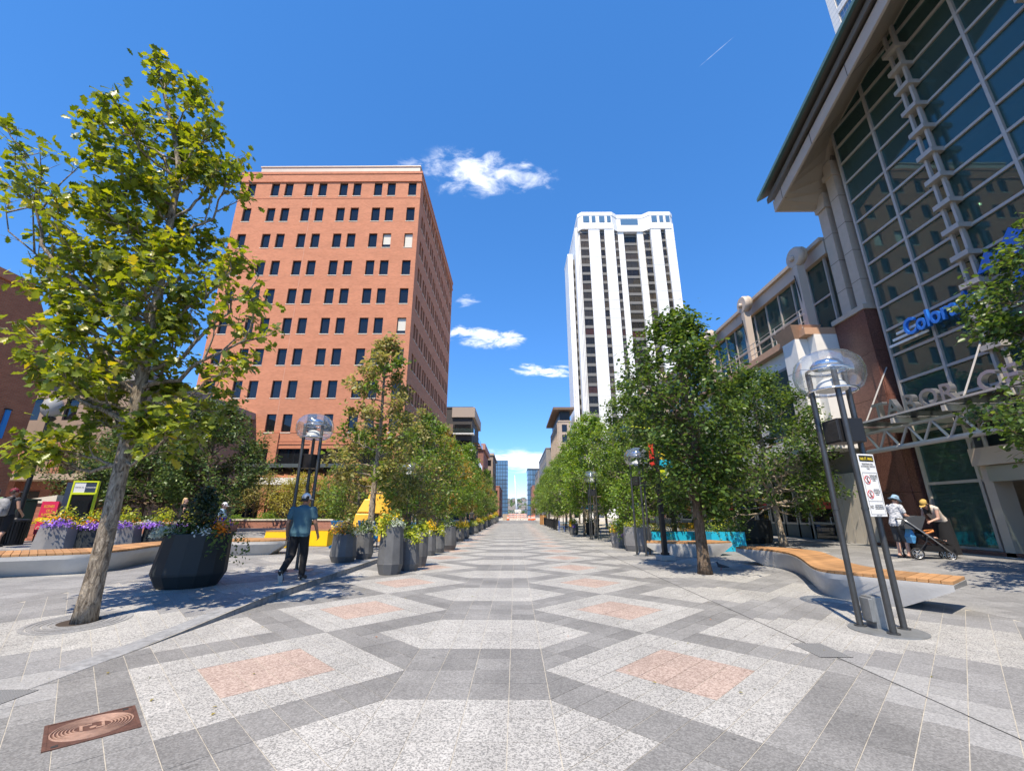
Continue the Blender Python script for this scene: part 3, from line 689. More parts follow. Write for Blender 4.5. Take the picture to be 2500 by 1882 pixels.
for k in range(3):
    for z in (17.2, 12.0):
        b = MB(); b.box((W,3+4.6*k,z-0.15),(W+1.3,5.6+4.6*k,z)); sl = b.build('balcony', M['umber_wall'], t)
        b = MB(); b.box((W+1.24,3+4.6*k,z),(W+1.3,5.6+4.6*k,z+1.05)); b.build('balcony_glass', M['glass_balcony'], sl)
b = MB(); b.box((W-4.6,-0.5,22.4),(W+0.6,D+0.2,24.7)); b.build('roof_band', mat('taupe_wall',(0.36,0.29,0.24),0.8), t)
t, W, D = block('brick_building', 'low red brown brick building with a rose cornice past the dark apartments', -28, 120, -8.9, 140, 18.6, M['brown_red_wall'], [8.5,12.2,15.6], [2.5,7,11.3], [1.5,4.4,7.3,10.2,13.1,16], 1.8, 2.9)
b = MB(); b.box((-0.5,-0.5,18.6),(W+0.5,D+0.5,20.3)); b.build('cornice', M['rose_cornice'], t)
t, W, D = block('stone_building', 'narrow tan stone building with rooftop plants on the left side far away', -22, 152, -7.9, 178, 21.2, M['tan_dark'], [7,9.8,12.2], [2.5,6.2,10,13.8,17.4], [1,3.5,6,8.5,11,13.5,16,18.5,21,23.5], 1.3, 2.1)
b = MB(); b.box((-0.4,-0.4,21.2),(W+0.4,D+0.4,21.9)); b.build('cornice', M['tan_wall'], t)
t, W, D = block('brick_building', 'far narrow brick row building in front of the blue glass tower on the left', -22, 190, -6.9, 230, 12.5, M['brick_red'], [11,13], [2.5,6,9], [2+3*k for k in range(12)], 1.3, 1.9)
def glass_tower(label, x0, y0, x1, y1, h, nx, nz, crown=None):
    t = thing('glass_tower', label, 'building', (x0, y0, 0)); W, D = x1-x0, y1-y0
    b = MB(); b.box((0.1,0.1,0),(W-.1,D-.1,h)); b.build('core', M['room_dark'], t)
    p = None
    for f in ('front', 'side'):
        L_ = W if f == 'front' else D; n = nx if f == 'front' else max(2, int(nx*D/W))
        b = MB(); w = L_/n; hh = h/nz
        b.box((0.12,0,0.25),(w-0.12,0.09,hh-0.1)); p = b.build('pane', M['glass_sky_tint'], t)
        p.location = (0,0,0)
        for i in range(n):
            for k in range(nz):
                if i == 0 and k == 0: q = p
                else: q = inst(p, (0,0,0))
                if f == 'front': q.location = (i*w, 0, k*hh)
                else:
                    q.rotation_euler = (0,0,math.pi/2); q.location = ((W if x0 < 0 else 0.1), i*w, k*hh)
                    if x0 > 0: q.rotation_euler = (0,0,-math.pi/2); q.location = (0, (i+1)*w, k*hh)
    b = MB(); b.box((-0.05,-0.05,h),(W+.05,D+.05,h+0.9)); b.build('parapet', M['frame_dark' if crown else 'glass_sky_tint'], t)
    return t
glass_tower('pale blue glass tower far down the left side of the street', -15.5, 330, -5.6, 345, 39.5, 5, 14)
glass_tower('dark blue glass office block far down on the right', 8.4, 300, 24, 325, 30.2, 8, 9, True)
# right side
t, W, D = block('hotel_building', 'tan stone hotel with a wide overhanging roof beside the white tower', 12.6, 122, 16.2, 149, 27.0, M['tan_wall'], [1.0], [3,6.6,10.2,13.8,17.4,21,24], [1.2+2.35*k for k in range(11)], 1.5, 2.2, sideface='-x')
b = MB(); b.box((0.5,0.6,27.4),(W-.1,D-.6,30.4)); b.build('attic', M['frame_dark'], t)
b = MB(); b.prism([(-1.5,-1.4),(W+1,-1.4),(W+1,D+0.6),(-1.5,D+0.6)], 30.4, 31.1); b.build('roof', M['umber_wall'], t)
for k in range(11):
    b = MB(); b.box((-0.35,0.5+2.35*k,2),(0,0.85+2.35*k,26.9)); b.build('pilaster', M['tan_wall'], t)
b = MB(); b.box((-2.0,17,13.2),(0,26,13.9)); b.build('balcony', M['canopy_grey'], t)
block('brick_building', 'grey brick flat topped building beyond the hotel on the right', 11.0, 152, 30, 198, 23.5, M['grey_wall'], [2,6], [3,7,11,15,19], [2+3.4*k for k in range(10)], 1.5, 2.2, sideface='-x')
block('brick_building', 'lower grey building with a dark recess farther along the right', 10.6, 202, 30, 235, 20.2, M['grey_wall'], [1.4,6.2], [3,7,11,15.4], [2+4*k for k in range(8)], 2.6, 2.6, sideface='-x')
block('brick_building', 'small red brick building just before the dark blue glass block', 9.6, 245, 22, 270, 16.0, M['brick_red'], [1.5,5.5], [3,7,11], [2+4*k for k in range(5)], 1.6, 2.2, sideface='-x')

# ------------------------------------------------------------------ white apartment tower
mat('white_precast', (0.80,0.80,0.79), 0.65, var=0.05, vscale=0.25, dark=(0.66,0.66,0.64,0.5))
mat('spandrel', (0.17,0.165,0.155), 0.6, var=0.15)
glassmat('glass_bronze', (0.82,0.77,0.70), 0.93, 0.04, 1.45, 0.7)
for n_, c_ in (('curtain_cream',(0.55,0.49,0.38)),('curtain_grey',(0.30,0.29,0.27)),('curtain_rust',(0.42,0.16,0.09)),('curtain_dark',(0.07,0.065,0.06)),('curtain_tan',(0.42,0.35,0.26))): mat(n_, c_, 0.85)
TX0, TY0, TZ = 22.6, 125.0, 101.0
tw = thing('apartment_tower', 'tall white apartment tower with vertical strips of dark windows', 'building', (TX0, TY0, 0)); tw.scale = (0.965,1,1)
FH = 3.2; NF = 29; Z0 = 96.2-NF*FH
# plan of the front: white piers and recessed bays with chamfered corners, x along the front
plan = [('bay',-0.2,2.6,-0.9),('pier',2.6,6.5,-1.2),('bay',6.5,8.2,-0.7),('pier',8.2,11.6,-1.2),('bay',11.6,13.2,-0.2),('pier',13.2,15.4,0.6),('bay',15.4,20.2,1.4),('pier',20.2,22.4,0.6),('bay',22.4,24.5,-0.2),('pier',24.5,28.0,-1.2),('bay',28.0,29.7,-0.7),('pier',29.7,32.6,-1.2)]
XW = 32.6
for kind, a, c, y in plan:
    b = MB()
    if kind == 'pier':
        b.box((a,y,0),(c,y+3.0,96.4)); b.build('pier', M['white_precast'], tw)
        for k in range(NF+1):
            b = MB(); b.box((a-.004,y-0.012,Z0+k*FH-0.05),(c+.004,y+0.0,Z0+k*FH+0.05)); 
            if k == 0: jo = b.build('panel_joint', mat('joint_grey',(0.36,0.36,0.36),0.8), tw)
            else: b.build('panel_joint', M['joint_grey'], tw)
b = MB(); b.box((-1.4,2.2,0),(XW+1.0,24,96.4)); b.build('core', M['white_precast'], tw)
def bay_window(w):
    b = MB(); b.box((0,0,0),(w,0.3,0.95)); f = b.build('window', M['spandrel'], tw)
    b = MB(); b.box((0.0,0.02,0.95),(w,0.09,FH-0.12)); b.build('pane', M['glass_bronze'], f)
    b = MB()
    for u in ((0,0.09),(w-0.09,w),(w*0.45,w*0.45+0.07)): b.box((u[0],-0.03,0.95),(u[1],0.12,FH))
    b.box((0,-0.04,FH-0.14),(w,0.12,FH)); b.build('mullion', M['frame_bronze'], f)
    return f
cur = [M['curtain_'+k] for k in ('cream','grey','rust','dark','dark','dark','tan','grey')]
vari = {}
for kind, a, c, y in plan:
    if kind != 'bay': continue
    w = c-a; f0 = None
    curt = []
    for m_ in cur:
        b = MB(); b.box((0.05,0.10,0.92),(w-0.05,0.14,FH-0.1)); me = b.build('curtain', m_, None); curt.append(me)
    for k in range(NF):
        if f0 is None: f = f0 = bay_window(w)
        else:
            f = f0.copy(); COL.objects.link(f)
            for p in children_of(f0):
                q = p.copy(); COL.objects.link(q); q.parent = f
        f.location = (a, y+0.35, Z0+k*FH)
        idx = 2 if k in (10, 16) and a < 21 else random.choice((0,1,3,4,5,6,7))
        q = curt[idx].copy(); COL.objects.link(q); f['_c'] = 1; vari.setdefault(f.name, (f, q))
    for o in curt: bpy.data.objects.remove(o)
for f, q in vari.values(): q.parent = f; del f['_c']
# crown: white band with square windows following the chamfers
crown = [(-0.9,2.6),(-0.9,-0.1),(0.4,-1.36),(11.2,-1.36),(13.3,0.2),(22.3,0.2),(24.4,-1.36),(31.9,-1.36),(33.1,-0.1),(33.1,24),(-0.9,24)]
b = MB(); b.prism(crown, 94.2, 96.6); b.build('crown_band', M['white_precast'], tw)
inner = [(-0.8,2.6),(-0.8,0.0),(0.45,-1.28),(11.1,-1.28),(13.2,0.3),(22.4,0.3),(24.5,-1.28),(31.8,-1.28),(33.0,0),(33.0,23.6),(-0.8,23.6)]
b = MB(); b.prism(inner, 96.6, 99.6); b.build('crown_wall', M['white_precast'], tw)
b = MB(); b.prism(crown, 99.6, 101.0); b.build('crown_coping', M['white_precast'], tw)
for x, w, y in ((0.9,2.2,-1.35),(4.0,1.3,-1.35),(6.6,1.9,-1.35),(9.4,1.3,-1.35),(14.6,6.2,0.3),(25.2,1.9,-1.35),(28.0,1.3,-1.35),(30.2,1.4,-1.35)):
    b = MB(); b.box((x,y-0.06,96.9),(x+w,y+0.05,99.3)); b.build('crown_window', M['glass_sky_tint'], tw)
# left flank: ribbed corner, a window slot and a lower wing
for k in range(4):
    b = MB(); b.box((-1.75+0.42*k, 0.3+0.25*(3-k), 0), (-1.45+0.42*k, 6, 96.4)); b.build('flank_rib', M['white_precast'], tw)
b = MB(); b.box((-1.85, 1.3, 0), (-0.05, 6, 96.4)); b.build('flank_wall', M['white_precast'], tw)
b = MB(); b.box((-2.6, 4.5, 0), (-1.85, 9, 86)); b.build('flank_glazing', M['spandrel'], tw)
b = MB()
for k in range(26): b.box((-2.55, 4.44, 2+3.2*k), (-1.9, 4.5, 3.9+3.2*k))
b.build('flank_panes', M['glass_bronze'], tw)
for k in range(3):
    b = MB(); b.box((-4.2+0.55*k, 4.6-0.4*k, 0), (-3.72+0.55*k, 14, 87.5)); b.build('flank_rib', M['white_precast'], tw)
b = MB(); b.box((-4.3, 4.6, 87.5), (-2.5, 14, 88.3)); b.build('wing_coping', M['white_precast'], tw)
b = MB(); b.box((-4.1, 5.2, 0), (-2.6, 14, 87.5)); b.build('wing_wall', M['white_precast'], tw)
# ------------------------------------------------------------------ glazed mall on the right
granite('granite_red', [(0.0, (0.075,0.035,0.028)), (0.45, (0.16,0.07,0.052)), (0.9, (0.24,0.115,0.085))], 55, 0.05, 0.3, 0.06)
mat('soffit_panel', (0.44,0.36,0.27), 0.7, var=0.06, vscale=1)
mat('fascia_panel', (0.50,0.42,0.35), 0.6, var=0.06, vscale=1)
mat('roof_green', (0.12,0.22,0.20), 0.5, metal=0.3, var=0.1)
mat('mullion_beige', (0.46,0.42,0.37), 0.5, metal=0.2, var=0.06)
mat('mullion_shade', (0.34,0.31,0.28), 0.5, metal=0.2)
mat('limestone', (0.60,0.55,0.47), 0.8, var=0.08, vscale=1.5, bump=0.1, bscale=15)
mat('limestone_white', (0.74,0.72,0.68), 0.75, var=0.06, vscale=1.5)
mat('beige_column', (0.47,0.39,0.31), 0.65, var=0.07)
mat('terracotta_cap', (0.50,0.30,0.19), 0.75, var=0.08)
mat('deep_shadow_gap', (0.05,0.04,0.035), 0.8)
mat('steel_letter', (0.50,0.50,0.51), 0.38, metal=0.9)
mat('steel_paint', (0.47,0.44,0.40), 0.5, metal=0.2, var=0.08)
mat('blue_letter', (0.02,0.16,0.58), 0.4)
mat('white_paint', (0.80,0.80,0.78), 0.5)
glassmat('glass_teal', (0.36,0.60,0.56), 0.72, 0.012, 1.5, 0.7, ripple=0.012, body=0.34)
glassmat('glass_canopy', (0.6,0.7,0.7), 0.55, 0.1, 1.5, 1.0)
mat('atrium_floor', (0.22,0.19,0.16), 0.6); mat('atrium_wall', (0.32,0.27,0.22), 0.8, var=0.2, vscale=0.8)
mat('lamp_glow', (1,0.8,0.5), 0.5, emit=(1.0,0.75,0.45,6.0))
FX = 15.6
tb = thing('shopping_mall', 'glass fronted shopping mall with a gabled roof and dark teal panes', 'building', (FX, 0, 0))
VY = [16.6-1.95*k for k in range(11)]                    # mullions going towards the camera and past it
HZ = [0.40, 2.6, 4.55, 5.55, 6.63, 7.75, 8.86, 9.92, 10.97, 12.02, 13.1, 14.2, 15.3, 16.37, 17.45, 18.42, 19.4, 20.3, 21.2, 22.1, 23.0, 23.9, 24.8]
SL = 0.375                                               # roof slope
RY = 7.5                                                 # ridge
def soffit(y): return 19.5+SL*(16.55-y) if y > RY else 19.5+SL*(16.55-RY)-SL*(RY-y)
# panes: one per cell, cut along the sloping soffit
for i in range(len(VY)-1):
    y1, y0 = VY[i]-0.045, VY[i+1]+0.045
    wide = (i == 2 or i == 4)
    for k in range(len(HZ)-1):
        z0, z1 = HZ[k]+0.045, HZ[k+1]-0.045
        if k < 2 and 1 <= i <= 3: continue               # the entrance doors
        s0, s1 = soffit(y0), soffit(y1)
        if z0 > max(s0, s1)-0.1: continue
        P = [(y1,z0),(y0,z0),(y0,min(z1,s0-.03)),(y1,min(z1,s1-.03))]
        if min(z1,s0) <= z0 or min(z1,s1) <= z0+.01: 
            P = [(y1,z0),(y0,z0),(y0,min(z1,s0-.03))] if s0 > s1 else [(y1,z0),(y0,z0),(y1,min(z1,s1-.03))]
        b = MB(); n = len(P); b.add([(0.03,p[0],p[1]) for p in P]+[(0.05,p[0],p[1]) for p in P], [tuple(range(n)),tuple(range(2*n-1,n-1,-1))]+[(j,n+j,n+(j+1)%n,(j+1)%n) for j in range(n)])
        b.build('pane', M['glass_teal'], tb)
for i, y in enumerate(VY):
    b = MB(); deep = (i in (2, 4, 6)); w = 0.05
    b.box((-0.06 if not deep else -0.10, y-w, 0.12), (0.09, y+w, soffit(y)-.02)); b.build('mullion', M['mullion_beige'], tb)
for k, z in enumerate(HZ):
    if z > soffit(RY): continue
    ya = 16.6; yb = VY[-1]
    if z > 19.4: ya = 16.55-(z-19.5)/SL; yb = 2*RY-ya
    if z < 2.5: 
        b = MB(); b.box((-0.04,VY[1],z-0.05),(0.085,VY[0],z+0.05)); b.build('transom', M['mullion_beige'], tb)
        b = MB(); b.box((-0.04,VY[-1],z-0.05),(0.085,VY[4],z+0.05)); b.build('transom', M['mullion_beige'], tb); continue
    b = MB(); b.box((-0.04,yb,z-0.05),(0.085,ya,z+0.05)); b.build('transom', M['mullion_beige'], tb)
# double mast mullions with stub arms
for i in (2, 4):
    y = VY[i]
    for dy in (-0.17, 0.17):
        b = MB(); b.box((-0.34,y+dy-0.045,5.0),(-0.22,y+dy+0.045,soffit(y)-0.3)); b.build('mast', M['mullion_beige'], tb)
    for z in HZ[4:17]:
        b = MB(); b.box((-0.50,y-0.30,z-0.09),(-0.02,y+0.30,z+0.09)); b.build('stub_arm', M['mullion_beige'], tb)
# interior: floors, back wall, a few lit downlights
b = MB(); b.box((0.5,VY[-1],0),(0.6,VY[-1]+.1,20)); 
b = MB(); b.box((9.0,-6,0.02),(9.2,17.5,21)); b.build('atrium_wall', M['atrium_wall'], tb)
b = MB(); b.box((0.2,17.2,0.02),(9.0,17.4,19)); b.build('atrium_wall', M['atrium_wall'], tb)
for z in (4.6, 9.9, 15.2):
    b = MB(); b.box((3.2,-5,z-0.5),(9.0,17.2,z)); b.build('gallery_floor', M['atrium_floor'], tb)
    for yy in (1, 4, 7, 10, 13, 16):
        b = MB(); b.lathe([(0.12,-0.02),(0.12,0.0)], 10, (5.0,yy,z-0.5), cap=True); b.build('downlight', M['lamp_glow'], tb)
    b = MB(); b.box((3.15,-5,z),(3.2,17.2,z+1.0)); b.build('balustrade', M['glass_canopy'], tb)
    for yy in (0, 5, 10, 15):
        b = MB(); b.box((3.3,yy,z-5.2),(3.8,yy+0.5,z-.5)); b.build('inner_column', M['limestone'], tb)
b = MB(); b.box((0.1,-5.5,0.015),(9,17.2,0.03)); b.build('lobby_floor', M['atrium_floor'], tb)
# gable roof with deep eaves
def rake(y, h0): return 16.48+0.362*(18.55-y)+h0 if y > RY else 16.48+0.362*(18.55-RY)+h0-0.362*(RY-y)
ys = [18.55, RY, 2*RY-18.55]
b = MB(); b.loft([[(-2.1,y,rake(y,0)),(-2.1,y,rake(y,0.62)),(-2.0,y,rake(y,0.62)),(-2.0,y,rake(y,0))] for y in ys]); b.build('fascia', M['fascia_panel'], tb)
def inner(y): q = max(y, 2*RY-y); return rake(q+1e-6,0.02)+2.15*sm((18.55-q)/1.9)
ys2 = [18.55,18.3,18.0,17.7,17.3,17.0,16.65,RY]; ys2 = ys2+[2*RY-y for y in ys2[-2::-1]]
b = MB(); b.loft([[(-2.0,y,rake(y,0.02)),(-2.0,y,rake(y,0.10)),(-0.02,y,inner(y)+0.08),(12,y,inner(y)+.08),(12,y,inner(y)),(-0.02,y,inner(y))] for y in ys2]); b.build('soffit', M['soffit_panel'], tb)
b = MB(); b.loft([[(-2.32,y,rake(y,0.64)),(-2.32,y,rake(y,0.95)),(0,y,rake(y,2.6)),(12,y,rake(y,2.6)),(12,y,rake(y,2.3)),(0,y,rake(y,2.3))] for y in [18.75, RY, 2*RY-18.75]]); b.build('roof', mat('roof_taupe',(0.17,0.15,0.13),0.7), tb)
b = MB(); b.loft([[(-2.75,y,rake(y,0.96)),(-2.75,y,rake(y,1.14)),(-2.55,y,rake(y,1.26)),(-2.55,y,rake(y,1.06))] for y in [18.9, RY, 2*RY-18.9]]); b.build('roof_edge', M['roof_green'], tb)
b = MB(); b.loft([[(-2.545,y,rake(y,1.07)),(-2.545,y,rake(y,1.24)),(0,y,rake(y,2.8)),(12,y,rake(y,2.8)),(12,y,rake(y,2.62)),(0,y,rake(y,2.62))] for y in [18.9, RY, 2*RY-18.9]]); b.build('roof_sheet', M['roof_taupe'], tb)
b = MB(); b.box((-2.1,18.55,16.48),(12,18.65,17.1)); b.build('fascia', M['fascia_panel'], tb)
for k in range(9):
    y = 17.9-2.45*k if 17.9-2.45*k > RY else RY
    b = MB(); b.obox((-2.106,y,rake(y,0.0)),(-2.106,y,rake(y,0.62)),0.012,0.02,up=(1,0,0)); b.build('fascia_joint', M['deep_shadow_gap'], tb)
    if y > RY:
        b = MB(); b.obox((-1.99,y,rake(y,0.017)),(-0.03,y,inner(y)-0.004),0.016,0.01); b.build('soffit_joint', M['deep_shadow_gap'], tb)
# gable wall end above the soffit line is glass; corner columns at the far end, gaps between filled with shadow-coloured boxes
for (x0,x1,y0,y1,z0,z1,m_) in ((-0.12,0.32,17.0,17.5,10.1,18.2,'beige_column'),(-0.12,0.5,17.85,18.4,10.1,17.0,'beige_column'),(0.25,0.6,16.66,17.0,0,19.2,'deep_shadow_gap'),(0.4,0.7,17.5,17.85,10,18,'deep_shadow_gap')):
    b = MB(); b.box((x0,y0,z0),(x1,y1,z1)); b.build('column', M[m_], tb)
    if m_ == 'beige_column':
        for k in range(5):
            b = MB(); b.box((x0-0.004,y0-.004,z0+1.5*(k+1)),(x1+.004,y1+.004,z0+1.5*(k+1)+0.018)); b.build('column_joint', M['deep_shadow_gap'], tb)
        b = MB(); b.box((x0-0.10,y0-0.06,z1-0.9),(x1+0.1,y1+0.06,z1-0.62)); b.build('column_collar', M['beige_column'], tb)
# red granite pier
for k in range(5):
    b = MB(); b.box((-0.25,17.0,0.38+1.95*k+0.006),(1.2,18.85,0.38+1.95*(k+1)-0.006)); b.build('granite_block', M['granite_red'], tb)
for k in range(5):
    b = MB(); b.box((-0.30,17.0+0.02,0.38+1.95*k+0.006),(-0.256,17.38,0.38+1.95*(k+1)-0.006)); b.build('granite_block', M['granite_red'], tb)
b = MB(); b.box((-0.35,16.95,10.12),(1.2,18.9,10.35)); b.build('pier_cap', M['beige_column'], tb)
b = MB(); b.box((-0.5,VY[-1],0.0),(-0.062,17.0,0.38)); b.build('base_plinth', M['granite_red'], tb)
b = MB(); b.box((-0.55,17.0,0.0),(1.2,19.0,0.38)); b.build('base_plinth', M['granite_red'], tb)
# entrance: framed portal with glass doors
b = MB(); b.box((-0.75,VY[4]-0.2,3.0),(0.1,VY[1]-0.55,3.55)); b.build('portal_head', mat('portal_beige',(0.46,0.38,0.29),0.55), tb)
b = MB(); b.box((-0.55,VY[4]-0.1,2.5),(0.05,VY[1]-0.75,2.98)); b.build('portal_sign_band', M['steel_letter'], tb)
for y in (VY[1]-0.75, VY[4]+0.0):
    b = MB(); b.box((-0.5,y-0.05,0.12),(0.1,y+0.22,3.0)); b.build('portal_jamb', M['portal_beige'], tb)
for k in range(4):
    y0 = VY[4]+0.25+k*1.02; b = MB()
    for a in ((0,0.09),(0.91,1.0)): b.box((0.3,y0+a[0],0.1),(0.36,y0+a[1],2.5))
    b.box((0.3,y0+.09,0.1),(0.36,y0+.91,0.3)); b.box((0.3,y0+.09,2.4),(0.36,y0+.91,2.5)); d = b.build('door', M['frame_bronze'], tb)
    b = MB(); b.box((0.32,y0+.09,0.3),(0.34,y0+.91,2.4)); b.build('pane', M['glass_shop'], d)
    b = MB(); b.tube([(0.27,y0+0.14,0.8),(0.27,y0+0.14,1.4)],0.015,6); b.build('handle', M['steel_letter'], d)
b = MB(); b.box((-0.02,VY[1]-0.5,0.12),(0.06,VY[1]-0.42,4.5)); b.build('mullion', M['mullion_beige'], tb)
# lettering and sponsor sign on the facade
RF = (math.pi/2, 0, -math.pi/2)
cn = thing('entrance_canopy', 'glass and steel truss canopy above the mall entrance carrying big steel letters', 'canopy', (14.0, 0, 0))
for z, r_ in ((3.85,0.09),(4.55,0.06)):
    b = MB(); b.tube([(0,17.0,z),(0,5.0,z)], r_, 8); b.build('truss_chord', M['steel_paint'], cn)
for k in range(26):
    ya = 16.9-0.46*k; b = MB(); za, zb = (3.85,4.55) if k % 2 else (4.55,3.85); b.tube([(0,ya,za),(0,ya-0.46,zb)], 0.045, 6); b.build('truss_web', M['steel_paint'], cn)
for k in range(7):
    b = MB(); ya = 16.9-1.9*k; b.box((-0.55,ya-0.06,4.62),(1.6,ya+0.06,4.80)); b.build('outrigger', M['steel_paint'], cn)
    b = MB(); b.box((-0.52,ya-1.82,4.83),(1.55,ya-0.08,4.86)); b.build('glass_sheet', M['glass_canopy'], cn)
for x in (-0.5, 0.1, 0.8):
    b = MB(); b.box((x,4.8,4.87),(x+0.08,17.0,4.94)); b.build('purlin', M['steel_paint'], cn)
b = MB(); b.box((0.2,4.8,4.95),(0.3,17.0,5.03)); b.build('letter_rail', M['steel_paint'], cn)
yy = 16.50
for ch, w in (('T',0.62),('A',0.74),('B',0.62),('O',0.76),('R',0.70),(' ',0.5),('C',0.72),('E',0.6),('N',0.76),('T',0.62),('E',0.6),('R',0.66)):
    if ch != ' ': text(ch, 0.88, 0.10, M['steel_letter'], cn, (0.22,yy,5.03), RF, 'letter', bold=0.012)
    yy -= w
for k in range(4):
    b = MB(); yv = 17.0-3.9*k; b.tube([(0.1,yv,4.9),(1.6,yv,7.4)], 0.03, 6); b.build('tie_rod', M['steel_paint'], cn)
sg = thing('wall_sign', 'bright blue script sign with white stripes on the glass facade', 'sign', (15.22, 15.4, 8.05))
text('Colorado', 0.92, 0.06, M['blue_letter'], sg, (0,0,0.06), RF, 'lettering', bold=0.016, wide=0.80)
text('Athletic Club', 0.92, 0.06, M['blue_letter'], sg, (0,-3.75,0.06), RF, 'lettering', bold=0.016, wide=0.74)
for k in range(3):
    b = MB(); b.box((0.12,0.02-0.75,-0.05+0.2*k),(0.18,0.95-0.22*k,0.04+0.2*k)); b.build('stripe', M['white_paint'], sg)
b = MB(); b.add([(0.02,y,z) for y,z in ((-2.9,1.0),(-3.3,1.62),(-3.6,1.35),(-4.1,1.95),(-4.9,1.0))]+[(0.12,y,z) for y,z in ((-2.9,1.0),(-3.3,1.62),(-3.6,1.35),(-4.1,1.95),(-4.9,1.0))], [(0,1,2,3,4),(9,8,7,6,5)]+[(i,5+i,5+(i+1)%5,(i+1)%5) for i in range(5)]); b.build('mountain_emblem', M['blue_letter'], sg)
# long wing beyond: upper glazed storey, deck, white stone wall and shops below
wg = thing('mall_wing', 'long two storey wing of the mall with shops below and glass above', 'building', (FX, 18.9, 0))
WL = 52.0
b = MB(); b.box((0.5,0,10.1),(14,WL,14.4)); b.build('upper_core', M['atrium_wall'], wg)
b = MB(); b.box((-0.12,-0.4,13.95),(14,WL,14.65)); b.build('roof_fascia', M['fascia_panel'], wg)
b = MB(); b.box((-0.30,-0.4,14.65),(14,WL,14.85)); b.build('roof_edge', M['beige_column'], wg)
p0 = None
for k in range(40):
    y = 0.05+1.3*k
    for z0, z1 in ((10.25,11.9),(12.0,13.9)):
        b = MB(); b.box((0.10,0.04,z0),(0.13,1.26,z1)); b.build('pane', M['glass_teal'], wg, (0,y,0))
    b = MB(); b.box((0.03,-0.04,10.2),(0.16,0.04,13.95)); b.build('mullion', M['mullion_beige'], wg, (0,y,0))
b = MB(); b.box((0.04,0,11.9),(0.155,WL,12.0)); b.build('transom', M['mullion_beige'], wg)
b = MB(); b.box((-1.7,0,9.75),(0.5,WL,10.1)); b.build('deck_edge', M['terracotta_cap'], wg)
b = MB(); b.box((-1.3,0,4.3),(0.5,WL,9.75)); b.build('stone_wall', M['limestone_white'], wg)
for k in range(1,4):
    b = MB(); b.box((-1.306,0,4.3+1.35*k),(-1.30,WL,4.32+1.35*k)); b.build('stone_joint', M['deep_shadow_gap'], wg)
for k in range(9):
    y = 2.2+5.2*k
    b = MB(); b.box((-1.34,y,5.4),(-1.22,y+2.6,8.9)); f = b.build('window', M['mullion_shade'], wg)
    b = MB(); b.box((-1.38,y+0.15,5.55),(-1.335,y+2.45,8.75)); b.build('pane', M['glass_teal'], f)
for k in range(24):
    y = 0.3+2.1*k; b = MB(); b.tube([(-1.55,y,10.1),(-1.55,y,11.1)],0.025,6); b.build('railing_post', M['steel_paint'], wg)
for z in (10.45,10.8,11.1):
    b = MB(); b.tube([(-1.55,0,z),(-1.55,WL,z)],0.02,6); b.build('rail', M['steel_paint'], wg)
# masts carrying big pulley discs
for k in range(6):
    y = 0.5+5.25*k
    b = MB(); b.box((-1.15,y-0.16,10.1),(-0.75,y+0.16,13.9)); ms = b.build('mast', M['fascia_panel'], wg)
    b = MB(); b.tube([(-1.25,y,13.2),(-1.0,y,10.1)],0.03,6); b.build('cable', M['frame_dark'], ms)
    b = MB(); b.lathe([(0.02,-0.16),(0.50,-0.16),(0.56,-0.08),(0.56,0.08),(0.50,0.16),(0.02,0.16)],28,cap=True); b.build('disc', M['fascia_panel'], wg, (-1.0,y,14.25),(0,math.pi/2,0), smooth=40)
    b = MB(); b.lathe([(0.02,-0.1),(0.13,-0.08),(0.16,0),(0.13,0.08),(0.02,0.1)],14,cap=True); b.build('hub', M['fascia_panel'], wg, (-1.24,y,14.2),(0,math.pi/2,0), smooth=40)
    b = MB(); b.lathe([(0.02,-0.1),(0.48,-0.1),(0.52,0),(0.48,0.1),(0.02,0.1)],28,cap=True); b.build('disc', M['soffit_panel'], wg, (-0.74,y+0.05,14.35),(0,math.pi/2,0), smooth=40)
# white stone column with a terracotta cap beside the granite pier
b = MB(); b.box((-1.9,0.5,4.2),(-0.9,1.5,9.7)); b.build('stone_column', M['limestone_white'], wg)
b = MB(); b.loft([[(-1.9,.5,9.7),(-.9,.5,9.7),(-.9,1.5,9.7),(-1.9,1.5,9.7)],[(-2.15,.25,10.35),(-.65,.25,10.35),(-.65,1.75,10.35),(-2.15,1.75,10.35)]]); b.build('column_cap', M['terracotta_cap'], wg)
for k in range(4):
    b = MB(); b.box((-1.906,0.494,4.2+1.3*k),(-0.894,1.506,4.215+1.3*k)); b.build('stone_joint', M['deep_shadow_gap'], wg)
# ground floor shopfronts
mat('shop_frame', (0.42,0.41,0.38), 0.5, metal=0.2); mat('shop_dark', (0.05,0.045,0.04), 0.8); mat('teal_panel', (0.065,0.095,0.105), 0.6, var=0.1)
mat('sign_red', (0.60,0.045,0.03), 0.5); mat('sign_yellow', (0.85,0.55,0.03), 0.5); mat('sign_cream', (0.75,0.66,0.48), 0.6)
b = MB(); b.box((0.9,0,0.02),(8,WL,4.2)); b.build('shop_interior', M['shop_dark'], wg)
b = MB(); b.box((-0.1,0.0,3.3),(0.9,WL,4.3)); b.build('shop_fascia', M['grey_wall'], wg)
for k in range(5):
    y = 0.1+0.42*k; b = MB(); b.box((-0.35,y,0.02),(0.6,y+0.40,3.3)); b.build('stone_panel', M['limestone'], wg)
b = MB(); b.box((-0.2,2.2,0.02),(0.3,2.75,3.3)); b.build('pilaster', M['grey_wall'], wg)
